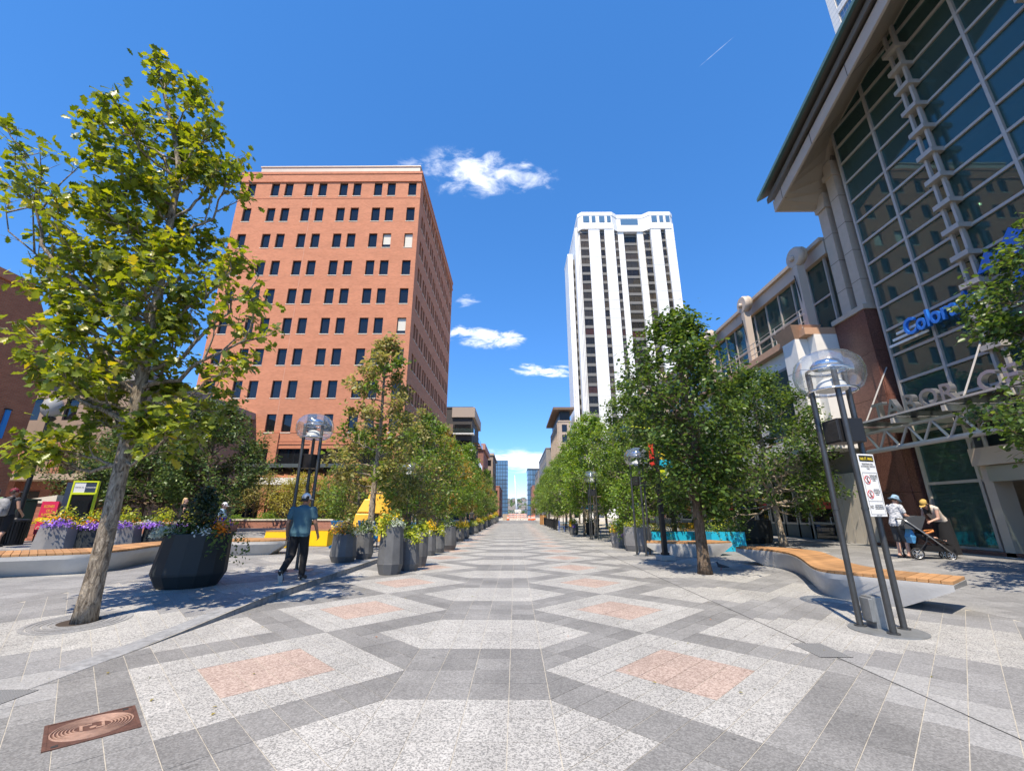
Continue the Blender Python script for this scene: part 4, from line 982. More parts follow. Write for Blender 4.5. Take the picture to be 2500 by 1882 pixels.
def shopbay(y0, y1, door=False, sign=False):
    b = MB()
    for y in (y0, y1-0.09): b.box((0.0,y,0.02),(0.12,y+0.09,3.3))
    lo = 0.02 if door else 0.95
    b.box((0.0,y0+.09,3.0),(0.12,y1-.09,3.3)); b.box((0.0,y0+.09,lo),(0.12,y1-.09,lo+(0.25 if door else .1)))
    if door: b.box((0.0,y0+.09,1.0),(0.12,y1-.09,1.1))
    f = b.build('shop_window' if not door else 'door', M['shop_frame'], wg)
    b = MB(); b.box((0.05,y0+.09,lo+.1),(0.07,y1-.09,3.0)); b.build('pane', M['glass_shop'], f)
    if not door:
        b = MB(); b.box((-0.02,y0,0.02),(0.10,y1,0.94)); b.build('stall_riser', M['teal_panel'], wg)
    else:
        b = MB(); b.tube([(-0.02,y0+.22,1.0),(-0.1,y0+.22,1.0),(-0.1,y0+.22,1.35),(-0.02,y0+.22,1.35)],0.018,6); b.build('handle', M['white_paint'], f)
    if sign:
        b = MB(); b.box((0.035,y0+.2,1.75),(0.048,y1-.2,2.1)); b.build('window_sign', M['sign_red'], f)
        b = MB(); b.box((0.035,y0+.2,2.12),(0.048,y1-.2,2.26)); yw = y0+.2
        for q in range(2):
            c = y0+.2+(y1-y0-.4)*(0.27+0.46*q); b.lathe([(0.02,0.0),(0.22,0.0),(0.24,0.1),(0.12,0.17),(0.1,0.24),(0.02,0.28)],10,(0.042,c,2.26),sx=0.03)
        b.build('window_sign', M['sign_yellow'], f)
shopbay(2.9, 4.7, True, True); shopbay(4.85, 5.7); shopbay(5.85, 6.9); shopbay(7.05, 8.4); shopbay(8.5, 9.9, False, True)
for k in range(12): shopbay(10.1+2.6*k, 12.5+2.6*k, k % 4 == 1, k % 3 == 1)
for k in range(4):
    b = MB(); b.box((0.2,5.9+0.5*k,1.3),(0.22,6.3+0.5*k,2.3)); b.build('window_poster', M['sign_cream'], wg)
# pale stone tower behind the mall
twr = thing('office_tower', 'pale square tiled office tower rising behind the gabled roof', 'building', (62.4, 40, 0))
b = MB(); fw = [(1.6+4.6*i, 4.6+4.6*i, z, z+3.2) for i in range(4) for z in [3+4.6*k for k in range(24)]]
wall_mesh(b, (0,0,0), (0,1,0), 20, 118, fw, 0.3, (-1,0,0)); b.quad((0,0,0),(20,0,0),(20,0,118),(0,0,118)); b.quad((20,20,0),(0,20,0),(0,20,118),(20,20,118)); b.quad((0,0,118),(20,0,118),(20,20,118),(0,20,118)); b.build('wall', M['limestone_white'], twr)
put_windows(twr, win_proto(3.0, 3.2, (0,1), [('v',1.5)], 'mullion_shade', 'glass_sky_tint'), [(0.26,h[0],h[2]) for h in fw])
b = MB(); b.box((0.5,0.5,0),(19.5,19.5,117)); b.build('interior', M['room_dark'], twr)
b = MB()
for k in range(100): b.box((-0.006,0,1.15*k),(-0.001,20,1.15*k+0.04))
for k in range(17): b.box((-0.006,1.15*k,0),(-0.001,1.15*k+0.04,118))
stuff(b.build('tile_joints', M['joint_grey'], twr))
# ------------------------------------------------------------------ buildings left of the plaza
lb = thing('brick_building', 'shaded brown brick building at the left edge with two slim blue banners', 'building', (-25, -8, 0))
b = MB(); hl = [(4+4.2*i, 5.1+4.2*i, z, z+2.0) for i in range(6) for z in (1.5, 5.5, 9.2)]
hl = [h for h in hl if h[1] < 27]
wall_mesh(b, (0,0,0), (0,1,0), 29.3, 10.1, [h for h in hl if h[3] < 9.8], 0.3, (1,0,0))
b.quad((0,0,10.1),(0,29.3,10.1),(0,27.6,12.95),(0,0,12.95)); b.quad((0,29.3,0),(-20,29.3,0),(-20,29.3,10.1),(0,29.3,10.1)); b.quad((0,29.3,10.1),(-20,29.3,10.1),(-20,27.6,12.95),(0,27.6,12.95)); b.quad((0,0,12.95),(0,27.6,12.95),(-20,27.6,12.95),(-20,0,12.95)); b.quad((-20,0,0),(0,0,0),(0,0,12.95),(-20,0,12.95)); b.build('wall', M['brick_brown'], lb)
put_windows(lb, win_proto(1.1, 2.0, (0,1), [], 'frame_bronze', 'glass_office'), [(-0.23,h[0],h[2]) for h in hl if h[3] < 9.8])
b = MB(); b.box((-19,1,0),(-0.6,28.5,9.9)); b.build('interior', M['room_dark'], lb)
b = MB(); b.box((-0.02,0,12.5),(0.12,27.5,12.95)); b.build('coping', M['brick_band'], lb)
mat('banner_blue', (0.03,0.24,0.60), 0.6)
for y, z in ((27.0,7.2),(28.2,6.4)):
    b = MB(); b.box((0.05,y-0.10,z-1.4),(0.12,y+0.10,z)); bn = b.build('banner', M['banner_blue'], lb)
    b = MB(); b.box((0.0,y-0.13,z),(0.14,y+0.13,z+0.05)); b.build('banner_bracket', M['frame_dark'], bn)
t, W, D = block('brick_building', 'tan and brick building with a railed balcony behind the left street lamp', -41, 31, -28.6, 45, 11.2, M['tan_dark'], [1.4,4.2,7.0,9.4], [4.6,8.2], [2,5,8,11], 1.0, 1.7)
b = MB(); b.box((-0.3,-0.4,11.2),(W+0.4,D,11.9)); b.build('cornice', M['grey_wall'], t)
b = MB(); b.box((0,-0.35,0),(W,0.0,3.7)); b.build('ground_floor', M['brick_red'], t)
for k in range(4):
    b = MB(); b.box((0.6+2.8*k,-0.42,0.2),(2.2+2.8*k,-0.36,3.0)); b.build('doorway', M['shop_dark'], t)
    b = MB(); b.box((2.35+2.8*k,-0.8,0),(3.2+2.8*k,-0.36,6.4)); b.build('brick_pier', M['brick_red'], t)
b = MB(); b.box((0.0,-2.0,3.7),(W,-0.0,4.1)); bl = b.build('balcony', M['tan_wall'], t)
for k in range(46):
    b = MB(); b.box((0.1+0.25*k,-1.95,4.1),(0.13+0.25*k,-1.92,5.0)); b.build('baluster', M['frame_bronze'], bl)
b = MB(); b.box((0,-1.97,5.0),(W,-1.9,5.06)); b.build('handrail', M['frame_bronze'], bl)
# ------------------------------------------------------------------ three-legged globe lamps
mat('lamp_pole', (0.085,0.088,0.09), 0.38, metal=0.6, var=0.12, vscale=6)
mat('galvanized', (0.30,0.31,0.31), 0.5, metal=0.6, var=0.15, vscale=8)
mat('chrome', (0.80,0.81,0.82), 0.12, metal=1.0)
mat('black_metal', (0.022,0.022,0.024), 0.45, metal=0.3)
m = bpy.data.materials.new('globe_acrylic'); m.use_nodes = True; t_ = m.node_tree; t_.nodes.clear()
lw = t_.nodes.new('ShaderNodeLayerWeight'); lw.inputs[0].default_value = 0.32
g1 = t_.nodes.new('ShaderNodeBsdfGlossy'); g1.inputs['Roughness'].default_value = 0.04; g1.inputs['Color'].default_value = (0.95,0.97,1,1)
g2 = t_.nodes.new('ShaderNodeBsdfTransparent'); g2.inputs[0].default_value = (0.90,0.92,0.93,1)
g4 = t_.nodes.new('ShaderNodeBsdfDiffuse'); g4.inputs[0].default_value = (0.7,0.72,0.74,1)
g5 = t_.nodes.new('ShaderNodeMixShader'); g5.inputs[0].default_value = 0.93; t_.links.new(g4.outputs[0], g5.inputs[1]); t_.links.new(g2.outputs[0], g5.inputs[2])
g3 = t_.nodes.new('ShaderNodeMixShader'); mr = t_.nodes.new('ShaderNodeMapRange'); mr.inputs[3].default_value = 0.06; mr.inputs[4].default_value = 0.6
t_.links.new(lw.outputs['Facing'], mr.inputs[0]); t_.links.new(mr.outputs[0], g3.inputs[0]); t_.links.new(g5.outputs[0], g3.inputs[1]); t_.links.new(g1.outputs[0], g3.inputs[2])
t_.links.new(g3.outputs[0], t_.nodes.new('ShaderNodeOutputMaterial').inputs[0]); M['globe_acrylic'] = m
LAMP_LEGS = [(-0.205,0.178),(-0.095,-0.25),(0.27,0.01)]
def lamp(name, label, loc, rz=0, group='three legged globe lamps along the street', gz=3.72, box=True):
    t = thing(name, label, 'street lamp', loc, rz, group)
    for x, y in LAMP_LEGS:
        b = MB(); b.tube([(x,y,0),(x,y,gz+0.04)], 0.041, 12); lg = b.build('leg', M['lamp_pole'], t, smooth=40)
        b = MB(); b.tube([(x,y,0.0),(x,y,0.03)], 0.075, 12); b.tube([(x,y,1.6),(x,y,1.63)],0.047,12); b.build('collar', M['lamp_pole'], lg)
    b = MB(); b.lathe([(0.01,0.0),(0.44,0.0),(0.44,0.014),(0.01,0.016)], 32, (0,-0.03,0)); b.build('base_plate', M['galvanized'], t)
    b = MB(); b.lathe([(0.335,gz-0.30),(0.42,gz-0.25),(0.48,gz-0.12),(0.495,gz+0.02),(0.455,gz+0.18),(0.35,gz+0.30),(0.18,gz+0.37),(0.02,gz+0.39)], 40); b.build('globe', M['globe_acrylic'], t, smooth=True)
    b = MB(); b.tube([(0.338*math.cos(a*2*math.pi/40),0.338*math.sin(a*2*math.pi/40),gz-0.30) for a in range(40)], 0.018, 6, closed=True); b.build('globe_ring', M['chrome'], t, smooth=True)
    b = MB(); b.tube([(0.29*math.cos(a*2*math.pi/40),0.29*math.sin(a*2*math.pi/40),gz+0.05) for a in range(40)], 0.022, 6, closed=True); b.build('upper_ring', M['chrome'], t, smooth=True)
    b = MB(); b.lathe([(0.02,gz+0.12),(0.21,gz+0.10),(0.23,gz+0.14),(0.18,gz+0.21),(0.02,gz+0.24)], 28); b.build('reflector', M['chrome'], t, smooth=True)
    b = MB(); b.lathe([(0.22,gz-0.28),(0.20,gz-0.18),(0.13,gz-0.10),(0.02,gz-0.07)], 28); b.build('diffuser', M['white_paint'], t, smooth=True)
    if box:
        b = MB(); b.box((-0.17,-0.19,2.58),(0.22,0.15,2.95)); bx = b.build('equipment_box', M['black_metal'], t, bevel=0.012)
        for k in range(14):
            q = MB(); q.box((-0.185,-0.18+0.023*k,2.61),(-0.17,-0.171+0.023*k,2.92)); q.build('louvre', M['lamp_pole'], bx)
    return t
lamp0 = lamp('street_lamp', 'nearest tall globe lamp on three dark poles carrying the white rules sign', (5.11, 6.63, 0), 0)
b = MB(); b.box((-0.10,0.0,0),(0.11,0.20,0.42)); b.box((-0.16,-0.02,0.10),(-0.10,0.16,0.40)); b.build('ballast_box', M['galvanized'], lamp0, bevel=0.01)
lampL = lamp('street_lamp', 'globe lamp on three poles just beyond the walking man', (-5.62, 11.75, 0.13), R(-25))
far_l = 'distant globe lamp on three slim poles half hidden among the left trees'
far_r = 'distant globe lamp on three slim poles before the right trees'
lampR = lamp('street_lamp', 'globe lamp on three poles beside the grey octagonal planters on the right', (4.92, 17.4, 0), R(20))
dup(lampR, (4.75, 27.3, 0), R(-10), 'slim globe lamp near the blue cafe chairs on the right')
[dup(lampR, (4.9, y, 0), R(y), 'distant globe lamp before the right trees, %s along that side' % o) for y, o in ((47,'fourth'),(66,'fifth'))]
dup(lampL, (-5.75, 23.6, 0.13), R(60), 'globe lamp above the yellow flowered planters, second along the left side')
[dup(lampL, (-5.9, y, 0.13), R(y), 'distant globe lamp among the left trees, %s along that side' % o) for y, o in ((36.5,'third'),(49,'fourth'),(63,'fifth'))]
# rules sign strapped to the near lamp
mat('sign_white', (0.82,0.82,0.80), 0.45); mat('sign_black', (0.015,0.015,0.015), 0.5); mat('sign_gold', (0.80,0.60,0.04), 0.5)
sgn = thing('rules_sign', 'tall white pedestrian rules sign strapped to the near lamp poles', 'sign', (5.085, 6.385, 1.50), R(17)); sgn.scale = (0.72,0.72,0.72)
b = MB(); b.box((-0.03,-0.012,0.0),(0.43,0.0,1.24)); pnl = b.build('panel', M['sign_white'], sgn, bevel=0.006)
def rect(x0,x1,z0,z1,m_,nm='band',d=0.0025,par=None):
    b = MB(); b.box((x0,-0.012-d,z0),(x1,-0.0125,z1)); return b.build(nm, M[m_], par or sgn)
rect(0.0,0.40,1.085,1.21,'sign_black'); 
for z0,z1 in ((0.855,0.862),(0.29,0.297),(0.04,0.046)): rect(0.0,0.40,z0,z1,'sign_black','rule_line')
for x0,x1,z0,z1 in ((0.0,0.005,0.04,0.862),(0.395,0.40,0.04,0.862)): rect(x0,x1,z0,z1,'sign_black','rule_line')
TX = (math.pi/2,0,0)
def st(body, size, x, z, m_='sign_black', bold=0.0, wide=1.0, align='CENTER'): text(body, size, 0.0006, M[m_], sgn, (x,-0.0150,z), TX, 'lettering', align, bold, wide=wide)
st('16th ST. MALL', 0.078, 0.20, 1.118, 'sign_gold', 0.002, 0.78)
st('PEDESTRIANS AND\nAUTHORIZED VEHICLES\nONLY', 0.052, 0.20, 1.015, wide=0.70)
st('SKATEBOARDS, BIKES\nAND IN LINE SKATES\nNOT PERMITTED\nON MALL', 0.036, 0.285, 0.79, wide=0.58)
st('SCOOTERS MAY\nNOT BE OPERATED\nOR PARKED ON\nTHE MALL', 0.036, 0.285, 0.51, wide=0.58)
st('NO', 0.10, 0.06, 0.15, wide=0.55)
st('SCOOTERS, SEGWAYS,\nMOPEDS, ROLLERBLADES,\nSKATEBOARDS ANYTIME', 0.036, 0.255, 0.205, wide=0.58)
st('D.R.M.C. 54-575', 0.026, 0.2, 0.012, wide=0.8)
for zc in (0.715, 0.43):
    b = MB(); b.tube([(0.098+0.078*math.cos(a*2*math.pi/28),-0.0145,zc+0.078*math.sin(a*2*math.pi/28)) for a in range(28)],0.0065,6,closed=True); b.tube([(0.045,-0.0148,zc+0.055),(0.151,-0.0148,zc-0.055)],0.0060,6); b.build('prohibition_ring', M['sign_red'], sgn)
    b = MB(); b.ball((0.115,-0.014,zc+0.04),(0.014,0.002,0.014),8,6); b.obox((0.11,-0.0135,zc+0.025),(0.09,-0.0135,zc-0.02),0.001,0.018); b.obox((0.09,-0.0135,zc-0.02),(0.12,-0.0135,zc-0.05),0.001,0.012); b.obox((0.06,-0.0135,zc-0.052),(0.14,-0.0135,zc-0.052),0.001,0.01); b.build('pictogram', M['sign_black'], sgn)
for z in (0.12, 1.22):
    b = MB(); b.tube([(-0.02+0.056*math.cos(a*2*math.pi/16)-0.035, 0.05+0.056*math.sin(a*2*math.pi/16), z) for a in range(16)],0.006,5,closed=True); b.build('strap', M['galvanized'], sgn)

# ------------------------------------------------------------------ concrete benches with timber tops
m = mat('bench_wood', (0.42,0.225,0.095), 0.62, var=0.28, vscale=3.0, bump=0.25, bscale=30, objrand=0.20, coord='Generated')
mat('bench_concrete', (0.50,0.495,0.48), 0.8, var=0.10, vscale=1.4, bump=0.12, bscale=22, coord='Position', dark=(0.36,0.355,0.34,0.5))
def bench(label, left, right, z0=0.0, h=0.46, under=(0.18,0.12), ends=(0.42,0.5), plank=0.145, waist=None):
    """left/right: plan outlines walked in the same direction; the body narrows to its foot and is undercut at both ends"""
    A = resample(catmull(left, 10), 41); B_ = resample(catmull(right, 10), 41)
    t = thing('bench', label, 'bench', (float(A[0][0]), float(A[0][1]), z0)); o = A[0].copy()
    A = A-o; B_ = B_-o
    n = len(A); L_ = np.linalg.norm(np.diff((A+B_)/2, axis=0), axis=1).sum()
    def ev(P, s): return np.array([np.interp(s*(n-1), np.arange(n), P[:,0]), np.interp(s*(n-1), np.arange(n), P[:,1])])
    rings = []; ns = 44
    for i in range(ns+1):
        s = i/ns; a, c = ev(A,s), ev(B_,s)
        e0, e1 = ends[0]/L_, ends[1]/L_
        sb = e0+(1-e0-e1)*s; ab, cb = ev(A,sb), ev(B_,sb)
        k0, k1 = under if waist is None else (under[0]+waist*math.sin(s*math.pi*2.2)**2, under[1])
        ab2 = ab+(cb-ab)*k0; cb2 = cb+(ab-cb)*k1
        rings.append([(ab2[0],ab2[1],0),(cb2[0],cb2[1],0),(c[0],c[1],h*0.80),(c[0],c[1],h),(a[0],a[1],h),(a[0],a[1],h*0.80)])
    b = MB(); b.loft(rings); b.build('concrete_base', M['bench_concrete'], t, smooth=28)
    m_ = max(4, int(L_/plank))
    for i in range(m_):
        s0, s1 = (i+0.035)/m_, (i+0.965)/m_
        ins = 0.015; q = []
        for s, w in ((s0,0),(s1,0)):
            a, c = ev(A,s), ev(B_,s); d = (c-a)/np.linalg.norm(c-a); q += [a+d*ins, c-d*ins]
        P = [q[0],q[1],q[3],q[2]]
        ar = sum(P[j][0]*P[(j+1)%4][1]-P[(j+1)%4][0]*P[j][1] for j in range(4))
        if ar < 0: P = P[::-1]
        b = MB(); b.prism(P, h+0.004, h+0.055+random.uniform(-.001,.001)); b.build('plank', M['bench_wood'], t, bevel=0.004)
    return t
bench('winding concrete bench with a warm timber slat top right of the tall lamp',
      [(6.95,7.42),(6.5,8.02),(6.2,8.45),(5.96,8.9),(6.1,9.5),(6.85,11.0),(7.35,12.1),(7.62,13.1),(7.55,13.95),(7.1,14.7)],
      [(7.78,8.05),(7.45,8.5),(7.25,8.9),(7.2,9.4),(7.4,10.15),(8.1,11.7),(8.6,12.8),(8.75,13.6),(8.45,14.45),(7.6,15.2)], 0.0, 0.45, (0.12,0.10), (0.75,0.85))
bench('straight concrete bench with timber top behind the black banner pole',
      [(4.95,17.3),(5.6,17.0),(6.6,16.8),(7.5,17.0),(8.35,17.5)], [(5.3,18.3),(5.9,18.05),(6.6,17.95),(7.3,18.1),(7.9,18.5)], 0.0, 0.45, (0.08,0.10), (0.6,0.7))
bench('long curved concrete bench with timber edge behind the left foreground tree',
      [(-10.75,15.2),(-10.78,14.0),(-10.6,13.0),(-10.35,12.2),(-10.3,11.5),(-10.7,10.95),(-11.5,10.45),(-12.6,9.7),(-14.2,8.4)],
      [(-12.0,16.2),(-12.1,14.6),(-12.0,13.5),(-11.7,12.8),(-11.75,12.4),(-12.2,12.0),(-12.9,11.6),(-13.9,10.9),(-15.4,9.7)], 0.12, 0.46, (0.10,0.12), (0.6,0.4), waist=0.10)
bench('short boat shaped concrete bench beyond the big black planter',
      [(-10.5,15.9),(-9.6,15.7),(-8.8,15.9),(-8.35,16.35)], [(-10.5,17.4),(-9.7,17.3),(-9.1,17.25),(-8.5,17.0)], 0.13, 0.45, (0.15,0.15), (0.5,0.5))

# ------------------------------------------------------------------ planters
mat('planter_dark', (0.015,0.020,0.022), 0.62, var=0.15, vscale=2, bump=0.05, bscale=10)
m = mat('planter_grey', (0.115,0.118,0.122), 0.62, var=0.22, vscale=2.2, bump=0.12, bscale=30, coord='Position', dark=(0.05,0.052,0.055,0.45))
mat('planter_pale', (0.20,0.20,0.205), 0.65, var=0.18, vscale=2.2, bump=0.1, bscale=30, coord='Position')
mat('soil', (0.05,0.035,0.025), 0.95, var=0.3, vscale=20)
mat('planter_blue', (0.015,0.42,0.62), 0.5, var=0.05)
leafmat('leaf_planter', (0.055,0.10,0.022), (0.13,0.20,0.04), (0.20,0.27,0.06))
leafmat('leaf_lime', (0.26,0.34,0.03), (0.46,0.50,0.04), (0.55,0.55,0.06), 0.35)
leafmat('leaf_silver', (0.30,0.36,0.28), (0.50,0.55,0.46), (0.62,0.66,0.56), 0.3)
leafmat('leaf_dark', (0.015,0.028,0.012), (0.035,0.06,0.02), (0.06,0.09,0.03), 0.25)
leafmat('leaf_bronze', (0.16,0.13,0.04), (0.28,0.24,0.07), (0.34,0.22,0.10), 0.35)
leafmat('petal_yellow', (0.75,0.50,0.01), (0.85,0.65,0.03), (0.9,0.75,0.1), 0.25)
leafmat('petal_orange', (0.80,0.22,0.01), (0.85,0.35,0.03), (0.85,0.45,0.05), 0.25)
leafmat('petal_violet', (0.22,0.08,0.50), (0.36,0.18,0.66), (0.48,0.32,0.75), 0.25)
leafmat('petal_white', (0.65,0.66,0.60), (0.80,0.80,0.76), (0.85,0.85,0.8), 0.25)
LEAF4 = np.array([(0,0,0),(0.5,0.28,0.06),(1,0,-0.04),(0.5,-0.28,0.06)])           # simple pointed leaf along +x
LEAF4F = np.array([(0,1,2,3)])
# lobed oak leaf: two halves folded along the midrib
_r = [(0.10,0.05),(0.24,0.22),(0.33,0.14),(0.50,0.36),(0.60,0.20),(0.76,0.32),(0.84,0.15),(1.0,0.0)]
def lobed():
    v = [(0,0,0),(0.3,0,-0.02),(0.55,0,-0.02),(0.8,0,-0.03),(1.0,0,-0.08)]; f = []
    for s in (1,-1):
        o = len(v); v += [(x,s*y,0.06*y/0.36) for x,y in _r[:-1]]
        q = [(0,o,o+1,1),(1,o+1,o+2,o+2),(1,o+2,o+3,2),(2,o+3,o+4,o+4),(2,o+4,o+5,3),(3,o+5,o+6,4)]
        for a in q:
            a = a if s > 0 else a[::-1]; f.append(a)
    return np.array(v), f
def leaf_frames(P, N, size, droop=0.0, flat=0.6):
    """random orthonormal frames for leaves at P whose faces lean towards N"""
    n = len(P); up = N*1.0+rng.normal(0, flat, (n,3)); up[:,2] += 0.35; up /= np.linalg.norm(up, axis=1, keepdims=True)+1e-9
    d = rng.normal(0, 1, (n,3)); d -= up*(d*up).sum(1, keepdims=True); d /= np.linalg.norm(d, axis=1, keepdims=True)+1e-9
    d[:,2] -= droop; d /= np.linalg.norm(d, axis=1, keepdims=True)+1e-9
    s = np.cross(up, d); s /= np.linalg.norm(s, axis=1, keepdims=True)+1e-9; up = np.cross(d, s)
    return np.stack([d, s, up], 2)*np.asarray(size).reshape(-1,1,1)
def leaves_mesh(name, P, N, size, mats, midx=None, droop=0.1, flat=0.6, tpl=None):
    V, Fc = (LEAF4, LEAF4F) if tpl is None else tpl
    fr = leaf_frames(P, N, size, droop, flat); v = np.einsum('nij,kj->nki', fr, V)+P[:,None,:]
    n, k = len(P), len(V); f = (Fc[None]+(np.arange(n)*k)[:,None,None]).reshape(-1, Fc.shape[1])
    mi = None if midx is None else np.repeat(midx, len(Fc))
    return np_mesh(name, v.reshape(-1,3), f, mats, midx=mi)
def clump_pts(c, r, n, low=-0.2):
    """points spread through a lumpy dome with outward normals"""
    d = rng.normal(0,1,(n*2,3)); d /= np.linalg.norm(d,axis=1,keepdims=True); d = d[d[:,2] > low][:n]
    q = (rng.random(len(d))**0.45)[:,None]; lump = 1+0.22*np.sin(d[:,:1]*5+c[0]*3)*np.cos(d[:,1:2]*4+c[1]*3)
    return np.array(c)+d*np.array(r)*q*lump, d
def flora(parent, R0, z, recipe, rz=0.0, sy=1.0, name='foliage'):
    """planting of a pot: recipe lists (material, dx, dy, dz, rx, rz_, n, size)"""
    for i, (m_, dx, dy, dz, rx, rzz, n, size) in enumerate(recipe):
        n = int(n*1.5); size *= 1.12; rx *= 1.12; rzz *= 1.4; P, N = clump_pts((dx*R0, dy*R0*sy, z+dz*1.2+0.03), (rx*R0, rx*R0*sy, rzz), n)
        nm = 'flowers' if m_.startswith('petal') else 'foliage'
        me = leaves_mesh(nm, P, N, rng.uniform(0.7,1.3,len(P))*size, M[m_], droop=0.15 if nm == 'foliage' else 0)
        stuff(link(nm, me, parent))
def spikes(parent, x, y, z, n, ln, m_):
    b = MB()
    for i in range(n):
        a = 2*math.pi*i/n+random.uniform(-.2,.2); tl = random.uniform(0.25,0.9); dx, dy = math.cos(a)*tl, math.sin(a)*tl; L_ = ln*random.uniform(.7,1.1)
        pts = [Vector((x,y,z)), Vector((x+dx*L_*0.5,y+dy*L_*.5,z+L_*0.55)), Vector((x+dx*L_,y+dy*L_,z+L_*(0.95-0.35*tl)))]
        s = Vector((-dy,dx,0)).normalized()*0.018
        b.add([pts[0]-s,pts[0]+s,pts[1]+s,pts[1]-s],[(0,1,2,3)]); b.add([pts[1]-s,pts[1]+s,pts[2]],[(0,1,2)])
    b.build('spiky_leaves', M[m_], parent)
def urn(label, loc, r, h, recipe, rz=0, belly=1.16, foot=0.80, foot_h=0.22, sides=10, mname='planter_grey', lean=(0,0), sy=1.0, group=None, spike=None):
    """faceted pot: narrow rim, belly low down, tapering foot"""
    t = thing('planter', label, 'planter', loc, rz, group)
    rb, rf = r*belly, r*belly*foot; b = MB()
    prof = [(rf,0),(rb,h*foot_h),(rb*0.99,h*foot_h+0.02),(r*1.04,h*0.72),(r,h),(r*0.86,h),(r*0.84,h-0.10)]
    rings = []
    for q, z in prof:
        k = z/h; rings.append([(lean[0]*k+q*math.cos(2*math.pi*i/sides), lean[1]*k+q*sy*math.sin(2*math.pi*i/sides), z) for i in range(sides)])
    b.loft(rings, cap=True); b.build('pot', M[mname], t, bevel=0.012)
    b = MB(); b.prism([(lean[0]+r*.84*math.cos(2*math.pi*i/sides), lean[1]+r*.84*sy*math.sin(2*math.pi*i/sides)) for i in range(sides)], h-0.10, h-0.05); b.build('soil', M['soil'], t)
    flora(t, r, h-0.05, recipe, sy=sy)
    if spike: spikes(t, 0, 0, h-0.05, *spike)
    return t
G_ = lambda n, s=0.075: ('leaf_planter',0,0,0.05,1.05,0.26,n,s)
yel = [G_(160),('leaf_lime',-0.7,-0.5,-0.12,0.75,0.34,260,0.07),('leaf_silver',0.5,-0.6,0.02,0.6,0.16,120,0.06),('petal_yellow',0.1,-0.2,0.12,0.8,0.16,45,0.06)]
lime = [G_(140),('leaf_lime',0.2,-0.5,-0.02,0.8,0.26,230,0.07),('petal_white',0.4,-0.7,0.0,0.5,0.12,60,0.045)]
gold = [G_(150),('petal_yellow',0,-0.2,0.12,1.0,0.24,190,0.065),('leaf_lime',0.3,-0.5,-0.02,0.6,0.2,80,0.06)]
mixed = [('leaf_bronze',0,0,0.05,1.05,0.3,200,0.08),G_(120),('petal_orange',-0.4,-0.5,0.05,0.7,0.16,40,0.06),('petal_yellow',-0.6,-0.3,0.06,0.7,0.2,50,0.06),('leaf_silver',0.8,0,0.0,0.5,0.14,70,0.06)]
green = [G_(260),('leaf_dark',0,0,0.1,0.9,0.3,120,0.07),('leaf_silver',-0.3,-0.7,0,0.5,0.12,60,0.05)]
urn('squat faceted grey planter of orange and yellow flowers left of the kerb', (-5.25,13.85,0.13), 0.34, 0.82, mixed, 0.2)
urn('narrow grey planter tucked behind the squat orange flowered one', (-4.92,14.75,0.13), 0.26, 0.82, green+[('leaf_silver',0.4,-0.4,0.1,0.7,0.2,80,0.06)], 0.5)
urn('tall faceted grey planter with lime trailing leaves and a spiky plant', (-3.36,12.25,0), 0.30, 1.24, yel, 0.1, belly=1.16, foot_h=0.21, spike=(22,0.42,'leaf_lime'))
urn('short dark planter squeezed behind the tallest one on the street edge', (-3.0,12.95,0), 0.24, 0.86, lime, 0.6)
urn('slender straight grey planter with lime flowers, third along the street edge', (-2.95,13.95,0), 0.25, 0.98, lime, 0.9, belly=1.04, foot_h=0.3)
urn('small grey planter, fourth along the street edge', (-3.32,17.4,0), 0.24, 0.84, gold, 0.3)
urn('dark small planter, fifth along the street edge', (-3.15,18.6,0), 0.22, 0.80, lime, 0.3)
urn('wide grey planter with dark green fronds, sixth along the street edge', (-3.0,19.9,0), 0.36, 0.98, green, 0.3)
urn('low wide planter full of golden flowers along the street edge', (-3.3,25.9,0), 0.34, 0.72, gold, 0.3)
p1 = urn('gold flowered grey planter just beyond the low wide golden one', (-3.2,28.2,0), 0.28, 0.66, gold, 0.3, group='grey planters receding along the left street edge')
p2 = urn('lime flowered grey planter second beyond the low wide golden one', (-3.4,33.6,0), 0.30, 0.70, lime, 0.3, group='grey planters receding along the left street edge')
for i, (x, y, s) in enumerate([(-3.25,36,.95),(-3.3,39.5,1.05),(-3.35,42.5,1.0),(-3.3,45.5,1.1),(-3.4,49.5,1.2),(-3.3,53,1.0),(-3.4,57,1.2),(-3.4,62,1.2),(-3.3,69,1.3),(-3.4,78,1.6)]):
    dup(p1 if i % 2 else p2, (x,y,0), i*0.7, 'grey flower planter on the left street edge, %s beyond the golden one' % ['third','fourth','fifth','sixth','seventh','eighth','ninth','tenth','eleventh','last and farthest'][i], scale=s)
# big black leaning planter with a shrub
bp = thing('planter', 'big black leaning planter with a dark conifer shrub and trailing flowers', 'planter', (-6.70, 9.42, 0.13), R(6))
b = MB(); sd = 14
prof = [(0.53,0,0),(0.655,0.24,0.0),(0.66,0.28,0),(0.60,1.02,0.06),(0.54,1.02,0.06),(0.52,0.92,0.06)]
b.loft([[(dx+q*math.cos(2*math.pi*i/sd), q*0.95*math.sin(2*math.pi*i/sd), z) for i in range(sd)] for q,z,dx in prof]); b.build('pot', M['planter_dark'], bp, bevel=0.015)
b = MB(); b.lathe([(0.53,0.92),(0.02,0.97)], sd, (0.06,0,0)); b.build('soil', M['soil'], bp)
P, N = [], []
for k in range(26):
    z = 0.95+0.95*k/26; rr = 0.50*(1-(k/27)**1.5)+0.08
    q, n2 = clump_pts((0.03,0.05,z), (rr,rr,0.12), 80, -1); P.append(q); N.append(n2)
P = np.vstack(P); N = np.vstack(N); link('shrub', leaves_mesh('shrub', P, N, rng.uniform(0.05,0.10,len(P)), M['leaf_dark'], flat=0.9), bp)
